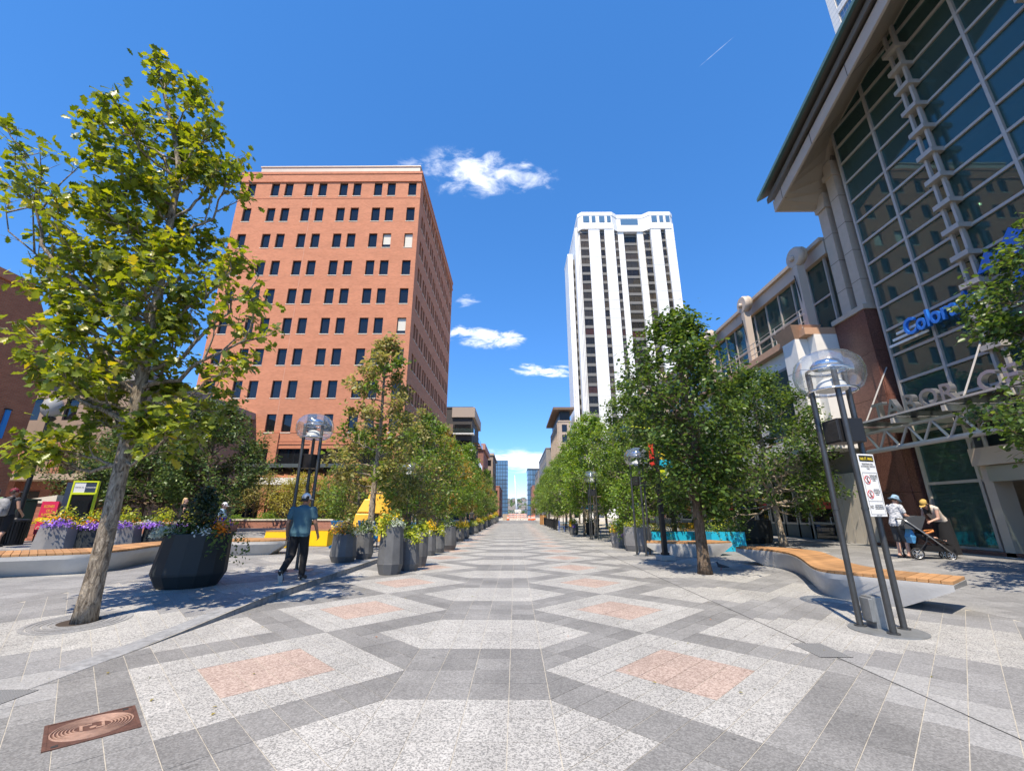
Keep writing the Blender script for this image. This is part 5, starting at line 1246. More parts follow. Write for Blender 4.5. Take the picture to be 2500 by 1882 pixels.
b = MB(); b.tube([(0.05,0,0.9),(0.03,0.05,1.95)],[0.03,0.008],6); b.build('stem', M['soil'], bp)
flora(bp, 0.55, 0.99, [('leaf_planter',0,0,0,1.0,0.16,300,0.075),('leaf_silver',-0.8,-0.55,-0.02,0.45,0.14,200,0.06),('petal_orange',0.92,-0.3,-0.04,0.3,0.2,110,0.06),('petal_yellow',0.55,0.25,0.12,0.3,0.14,40,0.06),('petal_violet',0.85,0.1,0.18,0.28,0.08,50,0.055),('petal_white',0.6,-0.7,0,0.3,0.1,60,0.05),('leaf_lime',0.95,0.1,0.15,0.35,0.2,80,0.06)])
for k in range(6):     # trailing stems over the right side
    a = R(-50+16*k); n3 = 34; tt = np.linspace(0,1,n3)[:,None]
    base = np.array([0.05+0.57*math.cos(a),0.55*math.sin(a),0.98]); end = base+np.array([0.28*math.cos(a)+0.03*k,0.2*math.sin(a),-0.35-0.10*(k % 4)])
    P = base+(end-base)*tt+np.array([0.12,0,0.10])*np.sin(tt*math.pi)+rng.normal(0,0.03,(n3,3)); N = np.tile([math.cos(a),math.sin(a),0.4],(n3,1))
    link('trailing_stem', leaves_mesh('trailing_stem', P, N, rng.uniform(0.05,0.09,n3), M['leaf_planter'], droop=0.6), bp)
# five trapezoid planters by the left bench
viol = [G_(150),('petal_violet',0.3,-0.8,-0.02,0.75,0.14,150,0.07),('petal_yellow',-0.5,-0.5,0.06,0.7,0.16,70,0.07),('petal_orange',0.1,-0.2,0.12,0.6,0.16,40,0.07),('leaf_lime',-0.1,0.3,0.2,0.7,0.26,90,0.07)]
viol2 = [G_(150),('petal_violet',-0.2,-0.8,0.0,0.8,0.14,160,0.07),('leaf_lime',0.1,0,0.2,0.7,0.36,150,0.07),('leaf_silver',-0.7,-0.4,0.05,0.5,0.16,70,0.06),('petal_orange',0.5,0,0.1,0.5,0.12,30,0.06)]
def trap(label, loc, r, h, rec, rz, mname='planter_pale'):
    return urn(label, loc, r, h, rec, rz, belly=1.18, foot=0.97, foot_h=0.10, sides=8, mname=mname)
trap('left broad grey planter of violet and yellow flowers behind the bench', (-14.6,14.3,zg(-14.6,14.3)+0.004), 0.50, 0.82, viol, 0.3)
trap('black flower planter between the two pale ones behind the bench', (-14.0,14.8,zg(-14.0,14.8)+0.004), 0.46, 0.82, viol, 0.3, 'planter_dark')
trap('pale planter with lime foliage in front of the green framed kiosk', (-13.45,15.3,zg(-13.45,15.3)+0.004), 0.50, 0.92, viol2, 0.5)
trap('dark planter with violet flowers right of the leaning tree trunk', (-12.75,16.0,zg(-12.75,16.0)+0.004), 0.46, 0.95, viol2, 0.2, 'planter_dark')
trap('pale planter with trailing ivy at the end of the flowered group', (-12.2,16.7,zg(-12.2,16.7)+0.004), 0.46, 0.92, viol2+[('leaf_planter',0.9,-0.2,-0.25,0.4,0.4,120,0.06)], 0.2)
# right side planters
def octa(label, loc, r, h, rec, rz=0.0, mname='planter_grey', group=None):
    return urn(label, loc, r, h, rec, rz, belly=1.03, foot=0.86, foot_h=0.24, sides=8, mname=mname, group=group)
ro = [G_(200),('petal_yellow',-0.85,-0.3,-0.08,0.4,0.24,120,0.07),('leaf_lime',-0.1,-0.2,0.1,0.8,0.3,150,0.07),('petal_white',0.4,-0.7,0.0,0.5,0.1,60,0.05),('petal_violet',-0.4,-0.9,-0.2,0.3,0.12,40,0.06)]
octa('grey octagonal planter with yellow flowers behind the second right lamp', (5.05,21.5,0), 0.50, 0.84, ro, 0.3, 'planter_pale')
octa('larger grey octagonal planter standing right beside the lamp poles', (5.3,19.6,0), 0.58, 0.98, [G_(220),('leaf_lime',-0.2,-0.4,0.06,0.8,0.2,170,0.07),('petal_white',0.2,-0.6,0.02,0.6,0.1,80,0.05)], 0.3, 'planter_pale')
octa('pale planter with a leafy yellow plant by the cafe fence', (4.35,33.4,0), 0.34, 0.80, ro, 0.3)
octa('black round planter beside the thin forked tree on the right', (5.6,33.4,0), 0.36, 0.85, green, 0.3, 'planter_dark')
octa('black oblong planter with a dark bush in front of the shop windows', (11.55,21.6,zg(11.5,21.6)), 0.66, 1.04, [('leaf_dark',0,0,0.35,1.0,0.6,700,0.08),('leaf_planter',-0.2,-0.3,0.3,0.9,0.5,160,0.08)], 0.4, 'planter_dark')
def trough(label, x, y, L_, w, h, rz, rec):
    t = thing('planter', label, 'planter', (x,y,0), rz); b = MB()
    for a in (((0,0,0),(L_,0.05,h)),((0,w-0.05,0),(L_,w,h)),((0,0.05,0),(0.05,w-.05,h)),((L_-.05,0.05,0),(L_,w-.05,h)),((0.05,.05,0.02),(L_-.05,w-.05,h-.1))): b.box(*a)
    b.build('box', M['planter_blue'], t, bevel=0.01)
    for (m_, x0, n, dz, hh, s) in rec:
        n = int(n*1.8); P = np.stack([rng.uniform(x0[0],x0[1],n), rng.uniform(-0.06,w,n), h-0.05+dz+rng.uniform(0,hh*1.3,n)],1); link('flowers' if m_.startswith('petal') else 'foliage', leaves_mesh('foliage', P, np.tile([0,-0.3,0.8],(n,1)), rng.uniform(.7,1.3,n)*s, M[m_]), t)
    for k in range(5):
        n = 30; xk = rng.uniform(0.1,L_-0.1); P = np.stack([xk+rng.normal(0,0.05,n), np.full(n,-0.03)+rng.normal(0,.012,n), h-rng.random(n)**1.3*h*0.85],1)
        link('trailing_stem', leaves_mesh('trailing_stem', P, np.tile([0,-1,0.2],(n,1)), rng.uniform(.04,.07,n), M['leaf_planter']), t)
    return t
trough('bright turquoise trough planter behind the black banner pole', 7.0, 22.9, 2.5, 0.8, 0.62, R(14), [('leaf_planter',(0,2.5),350,0,0.35,0.08),('petal_yellow',(0.1,1.2),60,0.15,0.2,0.06),('leaf_bronze',(0.6,2),120,0.1,0.3,0.07),('leaf_dark',(1.2,2.1),300,0.2,0.9,0.08)])
trough('turquoise trough planter hidden partly by the right foreground trunk', 8.25, 19.0, 1.5, 0.9, 0.78, R(6), [('leaf_planter',(0,1.5),300,0,0.3,0.08),('leaf_lime',(0.1,0.8),100,0.15,0.35,0.07),('leaf_dark',(0.6,1.5),200,0.1,0.5,0.08),('petal_yellow',(0.5,1.5),30,0.3,0.3,0.05)])
# ------------------------------------------------------------------ trees
def barkmat(name, c1, c2, scale=9):
    m = bpy.data.materials.new(name); m.use_nodes = True; t = m.node_tree; N = t.nodes.new; L = t.links.new; p = t.nodes['Principled BSDF']; p.inputs['Roughness'].default_value = 0.9
    p.inputs['Specular IOR Level'].default_value = 0.15
    tx = N('ShaderNodeTexCoord'); mp = N('ShaderNodeMapping'); mp.inputs['Scale'].default_value = (scale*1.6, scale*1.6, scale*0.45); L(tx.outputs['Object'], mp.inputs[0])
    n = N('ShaderNodeTexNoise'); n.inputs['Scale'].default_value = 1; n.inputs['Detail'].default_value = 8; n.inputs['Roughness'].default_value = 0.7; n.inputs['Distortion'].default_value = 1.2; L(mp.outputs[0], n.inputs['Vector'])
    cr = N('ShaderNodeValToRGB'); cr.color_ramp.elements[0].position = 0.36; cr.color_ramp.elements[0].color = (*c1,1); cr.color_ramp.elements[1].position = 0.6; cr.color_ramp.elements[1].color = (*c2,1); L(n.outputs[0], cr.inputs[0]); L(cr.outputs[0], p.inputs['Base Color'])
    b = N('ShaderNodeBump'); b.inputs['Strength'].default_value = 1.0; b.inputs['Distance'].default_value = 0.09; L(n.outputs[0], b.inputs['Height']); L(b.outputs[0], p.inputs['Normal']); M[name] = m
barkmat('bark_pale', (0.085,0.063,0.045), (0.52,0.44,0.34), 11); barkmat('bark_brown', (0.07,0.05,0.035), (0.24,0.18,0.13)); barkmat('bark_grey', (0.10,0.09,0.075), (0.30,0.26,0.21))
leafmat('leaf_oak', (0.06,0.105,0.014), (0.25,0.31,0.045), (0.42,0.38,0.06), 0.42, 0.36)
leafmat('leaf_elm', (0.035,0.07,0.017), (0.10,0.175,0.036), (0.18,0.26,0.055), 0.38, 0.38)
leafmat('leaf_maple', (0.075,0.15,0.024), (0.19,0.31,0.05), (0.29,0.38,0.07), 0.42, 0.42)
leafmat('leaf_maple_dark', (0.065,0.125,0.026), (0.165,0.26,0.05), (0.26,0.34,0.07), 0.40, 0.42)
leafmat('leaf_autumn', (0.15,0.17,0.03), (0.34,0.28,0.06), (0.58,0.27,0.09), 0.42, 0.45)
leafmat('leaf_dry', (0.14,0.155,0.04), (0.33,0.33,0.10), (0.48,0.38,0.17), 0.40, 0.45)
leafmat('leaf_yellowgreen', (0.19,0.20,0.035), (0.42,0.41,0.09), (0.52,0.50,0.13), 0.42, 0.45)
leafmat('leaf_locust', (0.03,0.06,0.016), (0.10,0.165,0.042), (0.20,0.27,0.08), 0.32, 0.40)
LOBE_V, LOBE_F4 = lobed()
LOBE = (LOBE_V, np.array([f for f in LOBE_F4 if len(set(f)) == 4]), np.array([tuple(dict.fromkeys(f)) for f in LOBE_F4 if len(set(f)) == 3]))
MAPLE = (np.array([(0,0,0),(0.15,0.30,0.03),(0.38,0.22,0.02),(0.52,0.46,0.05),(0.66,0.18,0.02),(1.0,0,-0.06),(0.66,-0.18,0.02),(0.52,-0.46,0.05),(0.38,-0.22,0.02),(0.15,-0.30,0.03)]), None)
def quad_leaf(): return (LEAF4, LEAF4F)
SIX = (np.array([(0,0,0),(0.30,0.30,0.05),(0.72,0.24,0.03),(1,0,-0.07),(0.72,-0.24,0.03),(0.30,-0.30,0.05)]), np.array([(0,1,2,3),(0,3,4,5)]))
def branches(b, trunk, r0, limbs, rs, sub=5, twig=4, up=0.35, spread=1.0, twl=0.5, sublen=0.45):
    """limbs off a trunk polyline, side branches, twigs; returns twig ends with outward directions"""
    T = resample(catmull(trunk, 8), 30); n = len(T)
    rad = [r0*(1-0.86*(i/(n-1))**0.85)+0.012 for i in range(n)]; rad[0] *= 1.22; rad[1] *= 1.07
    b.tube(T, rad, 14); ends = []
    def at(P, s): return np.array([np.interp(s, np.linspace(0,1,len(P)), P[:,k]) for k in range(3)])
    def twigs(P, r, m, tl, s0=0.25):
        for q in range(m):
            s = s0+(1-s0)*(q+rs.random())/m; p = at(P, s); d = at(P, min(1,s+.05))-at(P, max(0,s-.05)); d /= np.linalg.norm(d)+1e-9
            w = rs.normal(0,1,3); w -= d*w.dot(d); w /= np.linalg.norm(w)+1e-9
            e = d*0.55+w*0.75*spread+np.array([0,0,up*0.7]); e /= np.linalg.norm(e); ln = tl*rs.uniform(0.5,1.1)
            q1 = p+e*ln*0.5+np.array([0,0,0.04*ln]); q2 = p+e*ln
            b.tube([p,q1,q2],[r*0.5,r*0.35,0.002],4,cap=False); ends.append((p,q2,e))
        e = P[-1]-P[-3]; ends.append((P[-2],P[-1],e/(np.linalg.norm(e)+1e-9)))
    for (s, end) in limbs:
        p = at(T, s); end = np.array(end, float); L_ = np.linalg.norm(end-p); rr = max(0.012, np.interp(s, np.linspace(0,1,n), rad)*0.5); rr = min(rr, 0.012+0.014*L_)
        mid = (p+end)/2+np.array([0,0,-0.10*L_])+rs.normal(0,0.06*L_,3); P = resample(catmull([p,mid,end], 6), 12); P[2:-1] += rs.normal(0,0.018*L_,(9,3))
        b.tube(P, list(np.linspace(rr,0.006,12)), 7, cap=False)
        for q in range(sub):
            t_ = 0.28+0.70*(q+rs.random())/sub; p2 = at(P, t_); d = at(P, min(1,t_+.05))-at(P, max(0,t_-.05)); d /= np.linalg.norm(d)
            w = rs.normal(0,1,3); w -= d*w.dot(d); w /= np.linalg.norm(w); e = d*0.7+w*0.75*spread+np.array([0,0,up]); e /= np.linalg.norm(e)
            ln = L_*sublen*(1.15-0.6*t_)*rs.uniform(.7,1.2); Q = resample([p2, p2+e*ln*.5+rs.normal(0,.05*ln,3), p2+e*ln], 7)
            b.tube(Q, list(np.linspace(rr*0.45,0.004,7)), 5, cap=False); twigs(Q, rr*0.3, twig, twl)
        twigs(P[6:], rr*0.3, twig, twl)
    twigs(T[int(n*0.6):], 0.02, twig*2, twl)
    return ends
def leaf_cloud(ends, n, size, rs, spread=0.10):
    A = np.array([e[0] for e in ends]); B_ = np.array([e[1] for e in ends]); D = np.array([e[2] for e in ends])
    i = rs.integers(0, len(ends), n); t = rs.random(n)**0.6
    P = A[i]+(B_[i]-A[i])*t[:,None]*1.08+rs.normal(0,spread,(n,3)); N = D[i]*0.5+np.array([0,0,0.55]); return P, N, size*rs.uniform(0.6,1.25,n)
def tri_leaves(P, N, S, name, m_, droop=0.15, flat=0.55, tpl=SIX): return leaves_mesh(name, P, N, S, m_, droop=droop, flat=flat, tpl=tpl)
def make_tree(name, label, loc, trunk, r0, limbs, n_leaf, size, leafm, barkm, seed, sub=5, twig=4, up=0.35, spread=0.10, twl=0.5, group=None, tpl=SIX, cat='tree', second=None, sublen=0.45, flat=0.55):
    rs = np.random.default_rng(seed); t = thing(name, label, cat, loc, 0, group); b = MB()
    ends = branches(b, trunk, r0, limbs, rs, sub, twig, up, twl=twl, sublen=sublen)
    b.build('trunk', M[barkm], t, smooth=True)
    P, N, S = leaf_cloud(ends, n_leaf, size, rs, spread)
    if second:
        m2, frac = second; k = mnoise_mask(P, seed, frac); 
        link('crown', tri_leaves(P[~k], N[~k], S[~k], 'crown', M[leafm], flat=flat, tpl=tpl), t); link('turning_leaves', tri_leaves(P[k], N[k], S[k], 'turning_leaves', M[m2], flat=flat, tpl=tpl), t)
    else: link('crown', tri_leaves(P, N, S, 'crown', M[leafm], flat=flat, tpl=tpl), t)
    return t
def mnoise_mask(P, seed, frac):
    v = np.array([mnoise.noise(Vector(p*0.75+seed)) for p in P]); return v > np.quantile(v, 1-frac)
def envelope(prof, n, rs, z_at, jitter=0.18, lift=0.5):
    """limb ends on a crown profile [(z, radius)], golden-angle spread; z_at maps end height to a place on the trunk"""
    zs = [p[0] for p in prof]; out = []
    for k in range(n):
        f = (k+0.5)/n; z = zs[0]+(zs[-1]-zs[0])*f; r = np.interp(z, zs, [p[1] for p in prof])*rs.uniform(1-jitter*1.6,1+jitter); a = k*2.39996+rs.normal(0,.3)
        out.append((z_at(z-lift*r*0.8), (r*math.cos(a), r*math.sin(a), z+rs.normal(0,.15))))
    return out
# --- the foreground tree on the left
tr1 = [(0.07, 0.0, -0.03), (0.06, 0.0, 1.36), (0.01, 0.0, 2.64), (-0.04, 0.02, 3.83), (-0.13, 0.0, 5.41), (-0.27, -0.0, 7.0), (-0.47, 0.05, 8.25), (-1.25, 0.05, 10.22)]
tips = [(-1.53, 0.05, 10.93, 0.97), (-0.66, 0.13, 10.3, 0.86), (0.26, -0.16, 8.8, 0.76), (-2.85, -0.28, 8.17, 0.46), (-4.03, 0.38, 7.64, 0.38), (-3.64, 0.09, 7.81, 0.42), (-1.24, -0.61, 7.09, 0.52), (-3.21, 0.46, 6.38, 0.36), (-2.77, 0.82, 6.32, 0.4), (-0.65, -0.74, 4.43, 0.33), (-2.0, -0.17, 4.04, 0.29), (-1.69, 0.33, 2.53, 0.22), (-1.16, -0.31, 2.44, 0.21), (1.51, 0.18, 5.78, 0.36), (1.92, -0.17, 4.94, 0.34), (0.7, 0.26, 8.19, 0.6), (0.11, 0.43, 8.69, 0.66), (1.55, 0.0, 3.99, 0.28), (1.03, 0.32, 3.25, 0.23), (1.07, -0.31, 2.92, 0.22), (-0.17, 0.68, 4.79, 0.3), (1.12, 0.18, 6.08, 0.44), (-2.17, 0.18, 4.53, 0.28), (-2.01, 0.27, 7.15, 0.46), (-1.68, 1.18, 7.23, 0.44), (0.61, -0.99, 5.08, 0.42), (-1.53, 1.08, 5.79, 0.33), (-1.59, 0.18, 9.43, 0.74), (-1.1, 0.76, 3.85, 0.25), (-1.92, -0.45, 6.58, 0.4), (-0.2, 0.69, 7.04, 0.52), (-0.74, 0.25, 9.24, 0.8)]
tL = thing('oak_tree', 'large foreground tree with lobed yellow green leaves at the left', 'tree', (-6.27, 6.78, 0.035)); rs = np.random.default_rng(11); b = MB()
tips += [(-0.2-0.03*k+(0.6+0.35*(k%2))*math.cos(2.4*k), (0.6+0.3*(k%3)/2)*math.sin(2.4*k)-0.2, 2.95+0.235*k, 0.26+0.0215*k) for k in range(26)]
ends = branches(b, tr1, 0.118, [(s,(x,y,z)) for x,y,z,s in tips], rs, 5, 4, 0.3, twl=0.36, sublen=0.36)
b.build('trunk', M['bark_pale'], tL, smooth=True)
P, N, S = leaf_cloud(ends, 9400, 0.168, rs, 0.06)
fr = leaf_frames(P, N, S, 0.25, 0.75); cam_l = np.array([6.27,-6.78,1.5]); order = np.argsort(np.linalg.norm(P-cam_l, axis=1)/S)
def lobe_mesh(idx):
    v = np.einsum('nij,kj->nki', fr[idx], LOBE_V)+P[idx][:,None,:]; k = len(LOBE_V); n = len(idx)
    f4 = (LOBE[1][None]+(np.arange(n)*k)[:,None,None]).reshape(-1,4); f3 = (LOBE[2][None]+(np.arange(n)*k)[:,None,None]).reshape(-1,3)
    tri = np.vstack([f4[:,[0,1,2]], f4[:,[0,2,3]], f3]); return np_mesh('crown', v.reshape(-1,3), tri, M['leaf_oak'])
stuff(link('crown', lobe_mesh(order[300:]), tL))
one = bpy.data.meshes.new('leaf'); one.from_pydata([tuple(p) for p in LOBE_V], [], [tuple(dict.fromkeys(f)) for f in LOBE_F4]); one.materials.append(M['leaf_oak'])
for i in order[:300]:
    o = link('leaf', one, tL); m4 = Matrix.Identity(4)
    for r_ in range(3):
        for c_ in range(3): m4[r_][c_] = fr[i][r_, c_]
        m4[r_][3] = P[i][r_]
    o.matrix_local = m4
tg = thing('tree_grate', 'round ringed cast iron grate set in the paving round the leaning trunk', 'tree grate', (-6.27, 6.78, zg(-6.3,6.78)+0.001)); tg.rotation_euler = (R(2.5),0,0)
for k in range(5):
    b = MB(); q = 0.24+0.075*k; b.lathe([(q,0.0),(q,0.006),(q+0.055,0.006),(q+0.055,0.0)], 40); b.build('ring', M['granite_mid'], tg)
b = MB(); b.lathe([(0.02,0.004),(0.24,0.004)], 24); b.build('soil', M['soil'], tg)
# --- generic helper for crowns on a straight trunk
def simple_tree(name, label, loc, h, prof, r0, n_limb, n_leaf, size, leafm, barkm, seed, lean=(0,0), fork=0.3, group=None, second=None, sub=5, twig=4, spread=0.12, twl=0.5, up=0.3, flat=0.6, tpl=SIX, cat='tree'):
    rs = np.random.default_rng(seed); trunk = [(0,0,0),(lean[0]*.25+rs.normal(0,.04),lean[1]*.25,h*.25),(lean[0]*.5+rs.normal(0,.08),lean[1]*.5+rs.normal(0,.08),h*.5),(lean[0]*.8,lean[1]*.8,h*.78),(lean[0],lean[1],h*0.97)]
    z_at = lambda z: float(min(0.97, max(fork, z/h)))
    limbs = [(s,(x+lean[0]*z/h,y+lean[1]*z/h,z)) for s,(x,y,z) in envelope(prof, n_limb, rs, z_at)]
    return make_tree(name, label, loc, trunk, r0, limbs, n_leaf, size, leafm, barkm, seed, sub, twig, up, spread, twl, group, tpl, cat, second=second, flat=flat)
# right foreground
simple_tree('elm_tree', 'dark green leafy tree with a bare brown trunk in the right foreground', (5.04,12.28,0), 7.7, [(1.6,0.6),(2.4,1.1),(3.4,1.4),(4.6,1.7),(5.4,1.5),(6.4,0.9),(7.5,0.25)], 0.15, 40, 14000, 0.135, 'leaf_elm', 'bark_brown', 21, fork=0.2, lean=(0.0,0.1), spread=0.14)
simple_tree('elm_tree', 'tree with a forked light trunk before the shop windows on the right', (11.45,19.4,zg(11.45,19.4)), 7.9, [(1.7,1.8),(2.8,2.9),(4.4,3.0),(5.9,2.2),(7.8,0.4)], 0.14, 42, 19000, 0.145, 'leaf_elm', 'bark_pale', 22, fork=0.22, lean=(-0.2,0.2), spread=0.15)
simple_tree('elm_tree', 'near tree whose branches reach into the right edge of view before the signs', (11.6,8.3,zg(11.6,8.3)), 7.9, [(2.6,1.2),(3.2,2.2),(4.1,2.0),(4.8,1.1),(5.6,1.1),(6.5,1.4),(7.6,0.3)], 0.16, 30, 6500, 0.135, 'leaf_elm', 'bark_brown', 23, fork=0.28, spread=0.10)
simple_tree('elm_tree', 'leafy tree between the turquoise planters and the white stone wall', (8.9,25.2,0), 8.6, [(1.9,1.8),(3,3.0),(5,3.1),(6.8,2.0),(8.5,.4)], 0.15, 40, 16000, 0.15, 'leaf_elm', 'bark_grey', 24, fork=0.22, spread=0.15)
# left, second tree: sparse and dry
simple_tree('oak_tree', 'thin dry tree with a pale trunk rising behind the orange flower planters', (-5.5,17.0,0.13), 8.6, [(2.0,0.9),(3.2,1.7),(4.8,1.6),(6.2,1.3),(7.4,.8),(8.5,.25)], 0.13, 32, 6000, 0.17, 'leaf_dry', 'bark_pale', 31, fork=0.26, spread=0.10, second=('leaf_maple_dark',0.22), twl=0.38)
# street rows: a few models, then copies
tA = simple_tree('maple_tree', 'bright green street tree, first beyond the dry one on the left', (-5.3,24.5,0.13), 7.2, [(1.5,1.2),(2.4,1.9),(3.8,1.9),(5.2,1.4),(7,.3)], 0.12, 30, 7000, 0.16, 'leaf_maple_dark', 'bark_grey', 41, fork=0.2, second=('leaf_dry',0.3), spread=0.14)
tB = simple_tree('maple_tree', 'street tree with orange turning leaves on the left side', (-5.4,30.5,0.13), 7.4, [(1.6,1.2),(2.6,1.9),(4.2,2.0),(5.6,1.3),(7.3,.3)], 0.12, 30, 7000, 0.16, 'leaf_maple', 'bark_grey', 42, fork=0.2, second=('leaf_autumn',0.38), spread=0.14)
tC = simple_tree('maple_tree', 'bright green maple by the cafe fence on the right', (5.3,29.5,0), 8.3, [(1.9,1.3),(2.9,2.1),(4.6,2.2),(6.2,1.5),(8.2,.3)], 0.12, 32, 9000, 0.16, 'leaf_maple', 'bark_pale', 43, fork=0.2, spread=0.14)
tD = simple_tree('maple_tree', 'tall green tree behind the second lamp on the right', (6.6,23.6,0), 8.6, [(2.0,1.3),(3.0,2.2),(4.8,2.3),(6.4,1.6),(8.5,.3)], 0.13, 32, 9500, 0.155, 'leaf_maple_dark', 'bark_grey', 44, fork=0.22, spread=0.14)
gl, gr = 'street trees receding along the left side', 'street trees receding along the right side'
for o in (tA, tB): o['group'] = gl
for o in (tC, tD): o['group'] = gr
ORD = ['third','fourth','fifth','sixth','seventh','eighth','ninth','tenth','eleventh','twelfth','thirteenth','fourteenth']
fl, fr_ = 'street tree on the left side, %s from the near end of its row', 'street tree on the right side, %s from the near end of its row'
k = 0
for y in (36.5,42.5,49,56,63,71,80,90): k += 1; dup((tA,tB,tA,tC)[k % 4] if k != 2 else tB, (-5.2-0.25*(k % 2),y,0.13), k*1.3, fl % ORD[k-1], gl, (0.95,0.95,(0.86,1.0,0.93,1.1)[k % 4]))
j_ = -1
for y in (25.5,33,41,50,60): k += 1; j_ += 1; dup((tA,tD,tC)[k % 3], (-8.6-0.5*(k % 2),y,0.13), k*1.7, 'green tree in the back row left of the lamps, %s from the near end' % ['first','second','third','fourth','last'][j_], gl, 0.9)
k = 0
for y in (36,42.5,49,56,63,71,80,90): k += 1; dup((tD,tC)[k % 2], (5.3+0.3*(k % 2),y,0), k*1.1, fr_ % ORD[k-1], gr, ((0.9,1.05,0.98)[k % 3],(0.9,1.05,0.98)[k % 3],(0.84,1.08,0.96,1.0)[k % 4]))
j_ = -1
for y in (31,37.5,45,54,64,76): k += 1; j_ += 1; dup((tC,tD)[k % 2], (8.8+0.4*(k % 2),y,0), k*1.9, 'green tree in the back row by the cafe, %s from the near end' % ['first','second','third','fourth','fifth','last'][j_], gr, 0.95)
# dense dark trees by the brick walls on the left
dk = [(2.0,2.3),(2.8,3.1),(4.0,3.3),(5.6,2.6),(7.2,0.5)]
d0 = simple_tree('locust_tree', 'dense dark tree just left of the brick office block base', (-18.2,25.5,0.5), 6.9, dk, 0.14, 38, 15000, 0.17, 'leaf_locust', 'bark_brown', 51, fork=0.25, spread=0.2, group='dense dark trees on the left plaza')
dup(d0, (-22.4,26.4,0.5), 1.9, 'dense dark tree behind the green framed kiosk', scale=0.98)
dup(d0, (-26.0,28.5,0.5), 4.1, 'dense dark tree at the left in front of the railed balcony', scale=0.9)
y0_ = simple_tree('ornamental_tree', 'small rounded yellow green tree behind the brick planter wall', (-16.6,34.6,0.9), 3.3, [(0.9,1.6),(1.5,2.2),(2.2,2.1),(2.9,1.4),(3.3,.3)], 0.08, 34, 8000, 0.13, 'leaf_yellowgreen', 'bark_brown', 61, fork=0.2, spread=0.2)
simple_tree('ornamental_tree', 'small brownish multi stemmed tree left of the yellow green one', (-20.6,34.8,0.9), 3.6, [(1.3,1.5),(2.0,2.0),(2.8,1.7),(3.5,.5)], 0.07, 26, 4500, 0.13, 'leaf_dry', 'bark_brown', 62, fork=0.15, spread=0.2)
simple_tree('ornamental_tree', 'small green tree under the grey canopy behind the walking man', (-12.9,33.0,0.13), 3.8, [(1.3,1.2),(1.9,1.6),(2.8,1.5),(3.7,.4)], 0.08, 28, 5000, 0.13, 'leaf_maple_dark', 'bark_brown', 63, fork=0.2, spread=0.16)
# narrow bushes by the planters of the left edge (beyond the tall planter)
simple_tree('shrub_tree', 'bushy green shrub behind the lime flowered planters', (-4.75,19.6,0.13), 3.1, [(0.5,0.8),(1.2,1.15),(2.0,1.0),(3.0,.3)], 0.05, 26, 3600, 0.13, 'leaf_dry', 'bark_grey', 64, fork=0.1, spread=0.14, cat='shrub', second=('leaf_maple',0.4))
simple_tree('shrub_tree', 'green shrub rising from beside the octagonal planters on the right', (5.2,20.4,0.5), 2.7, [(0.3,0.5),(1.0,0.65),(1.8,0.55),(2.6,.2)], 0.04, 24, 2600, 0.12, 'leaf_maple', 'bark_grey', 65, fork=0.1, spread=0.1, cat='shrub')
# ------------------------------------------------------------------ people
mat('skin_tan', (0.33,0.17,0.105), 0.5, var=0.06, vscale=12); mat('skin_fair', (0.52,0.31,0.23), 0.5, var=0.06, vscale=12); mat('skin_warm', (0.44,0.25,0.17), 0.5, var=0.06, vscale=12)
mat('hair_black', (0.012,0.010,0.009), 0.45, var=0.3, vscale=40, bump=0.3, bscale=120); mat('hair_blonde', (0.50,0.34,0.15), 0.5, var=0.25, vscale=40, bump=0.3, bscale=120); mat('hair_brown', (0.05,0.03,0.02), 0.5, var=0.3, vscale=40)
mat('cloth_teal', (0.055,0.13,0.17), 0.85, var=0.10, vscale=9, bump=0.35, bscale=9); mat('cloth_black', (0.010,0.010,0.012), 0.9, var=0.2, vscale=9, bump=0.4, bscale=8)  # teal is darkened so the shirt's colour carries tree shade
mat('cloth_white', (0.66,0.67,0.70), 0.85, var=0.06, vscale=14, bump=0.3, bscale=10); mat('cap_white', (0.68,0.68,0.70), 0.8, var=0.08, vscale=60); mat('cap_navy', (0.02,0.025,0.05), 0.8)
mat('cloth_charcoal', (0.045,0.048,0.052), 0.85, var=0.2, vscale=12, bump=0.3, bscale=10); mat('cloth_sky', (0.24,0.38,0.52), 0.8, var=0.06, bump=0.2, bscale=20); mat('cloth_cream', (0.60,0.52,0.44), 0.85, var=0.06, vscale=20, bump=0.3, bscale=24)
mat('cloth_mustard', (0.52,0.34,0.09), 0.85, var=0.1, vscale=20); mat('cloth_green', (0.20,0.32,0.17), 0.85, var=0.08); mat('cap_maroon', (0.17,0.015,0.03), 0.8, var=0.15); mat('pack_grey', (0.25,0.25,0.25), 0.8, var=0.55, vscale=7, bump=0.3, bscale=14)
mat('shoe_dark', (0.035,0.034,0.033), 0.7); mat('shoe_sole', (0.55,0.53,0.50), 0.7); mat('eye_dark', (0.02,0.015,0.012), 0.2); mat('lip', (0.34,0.12,0.10), 0.45)
mat('orange_pad', (0.62,0.22,0.06), 0.7); mat('tyre', (0.02,0.02,0.02), 0.8); mat('alloy', (0.55,0.55,0.56), 0.35, metal=0.8); mat('bag_blue', (0.08,0.30,0.58), 0.6, var=0.4, vscale=8)
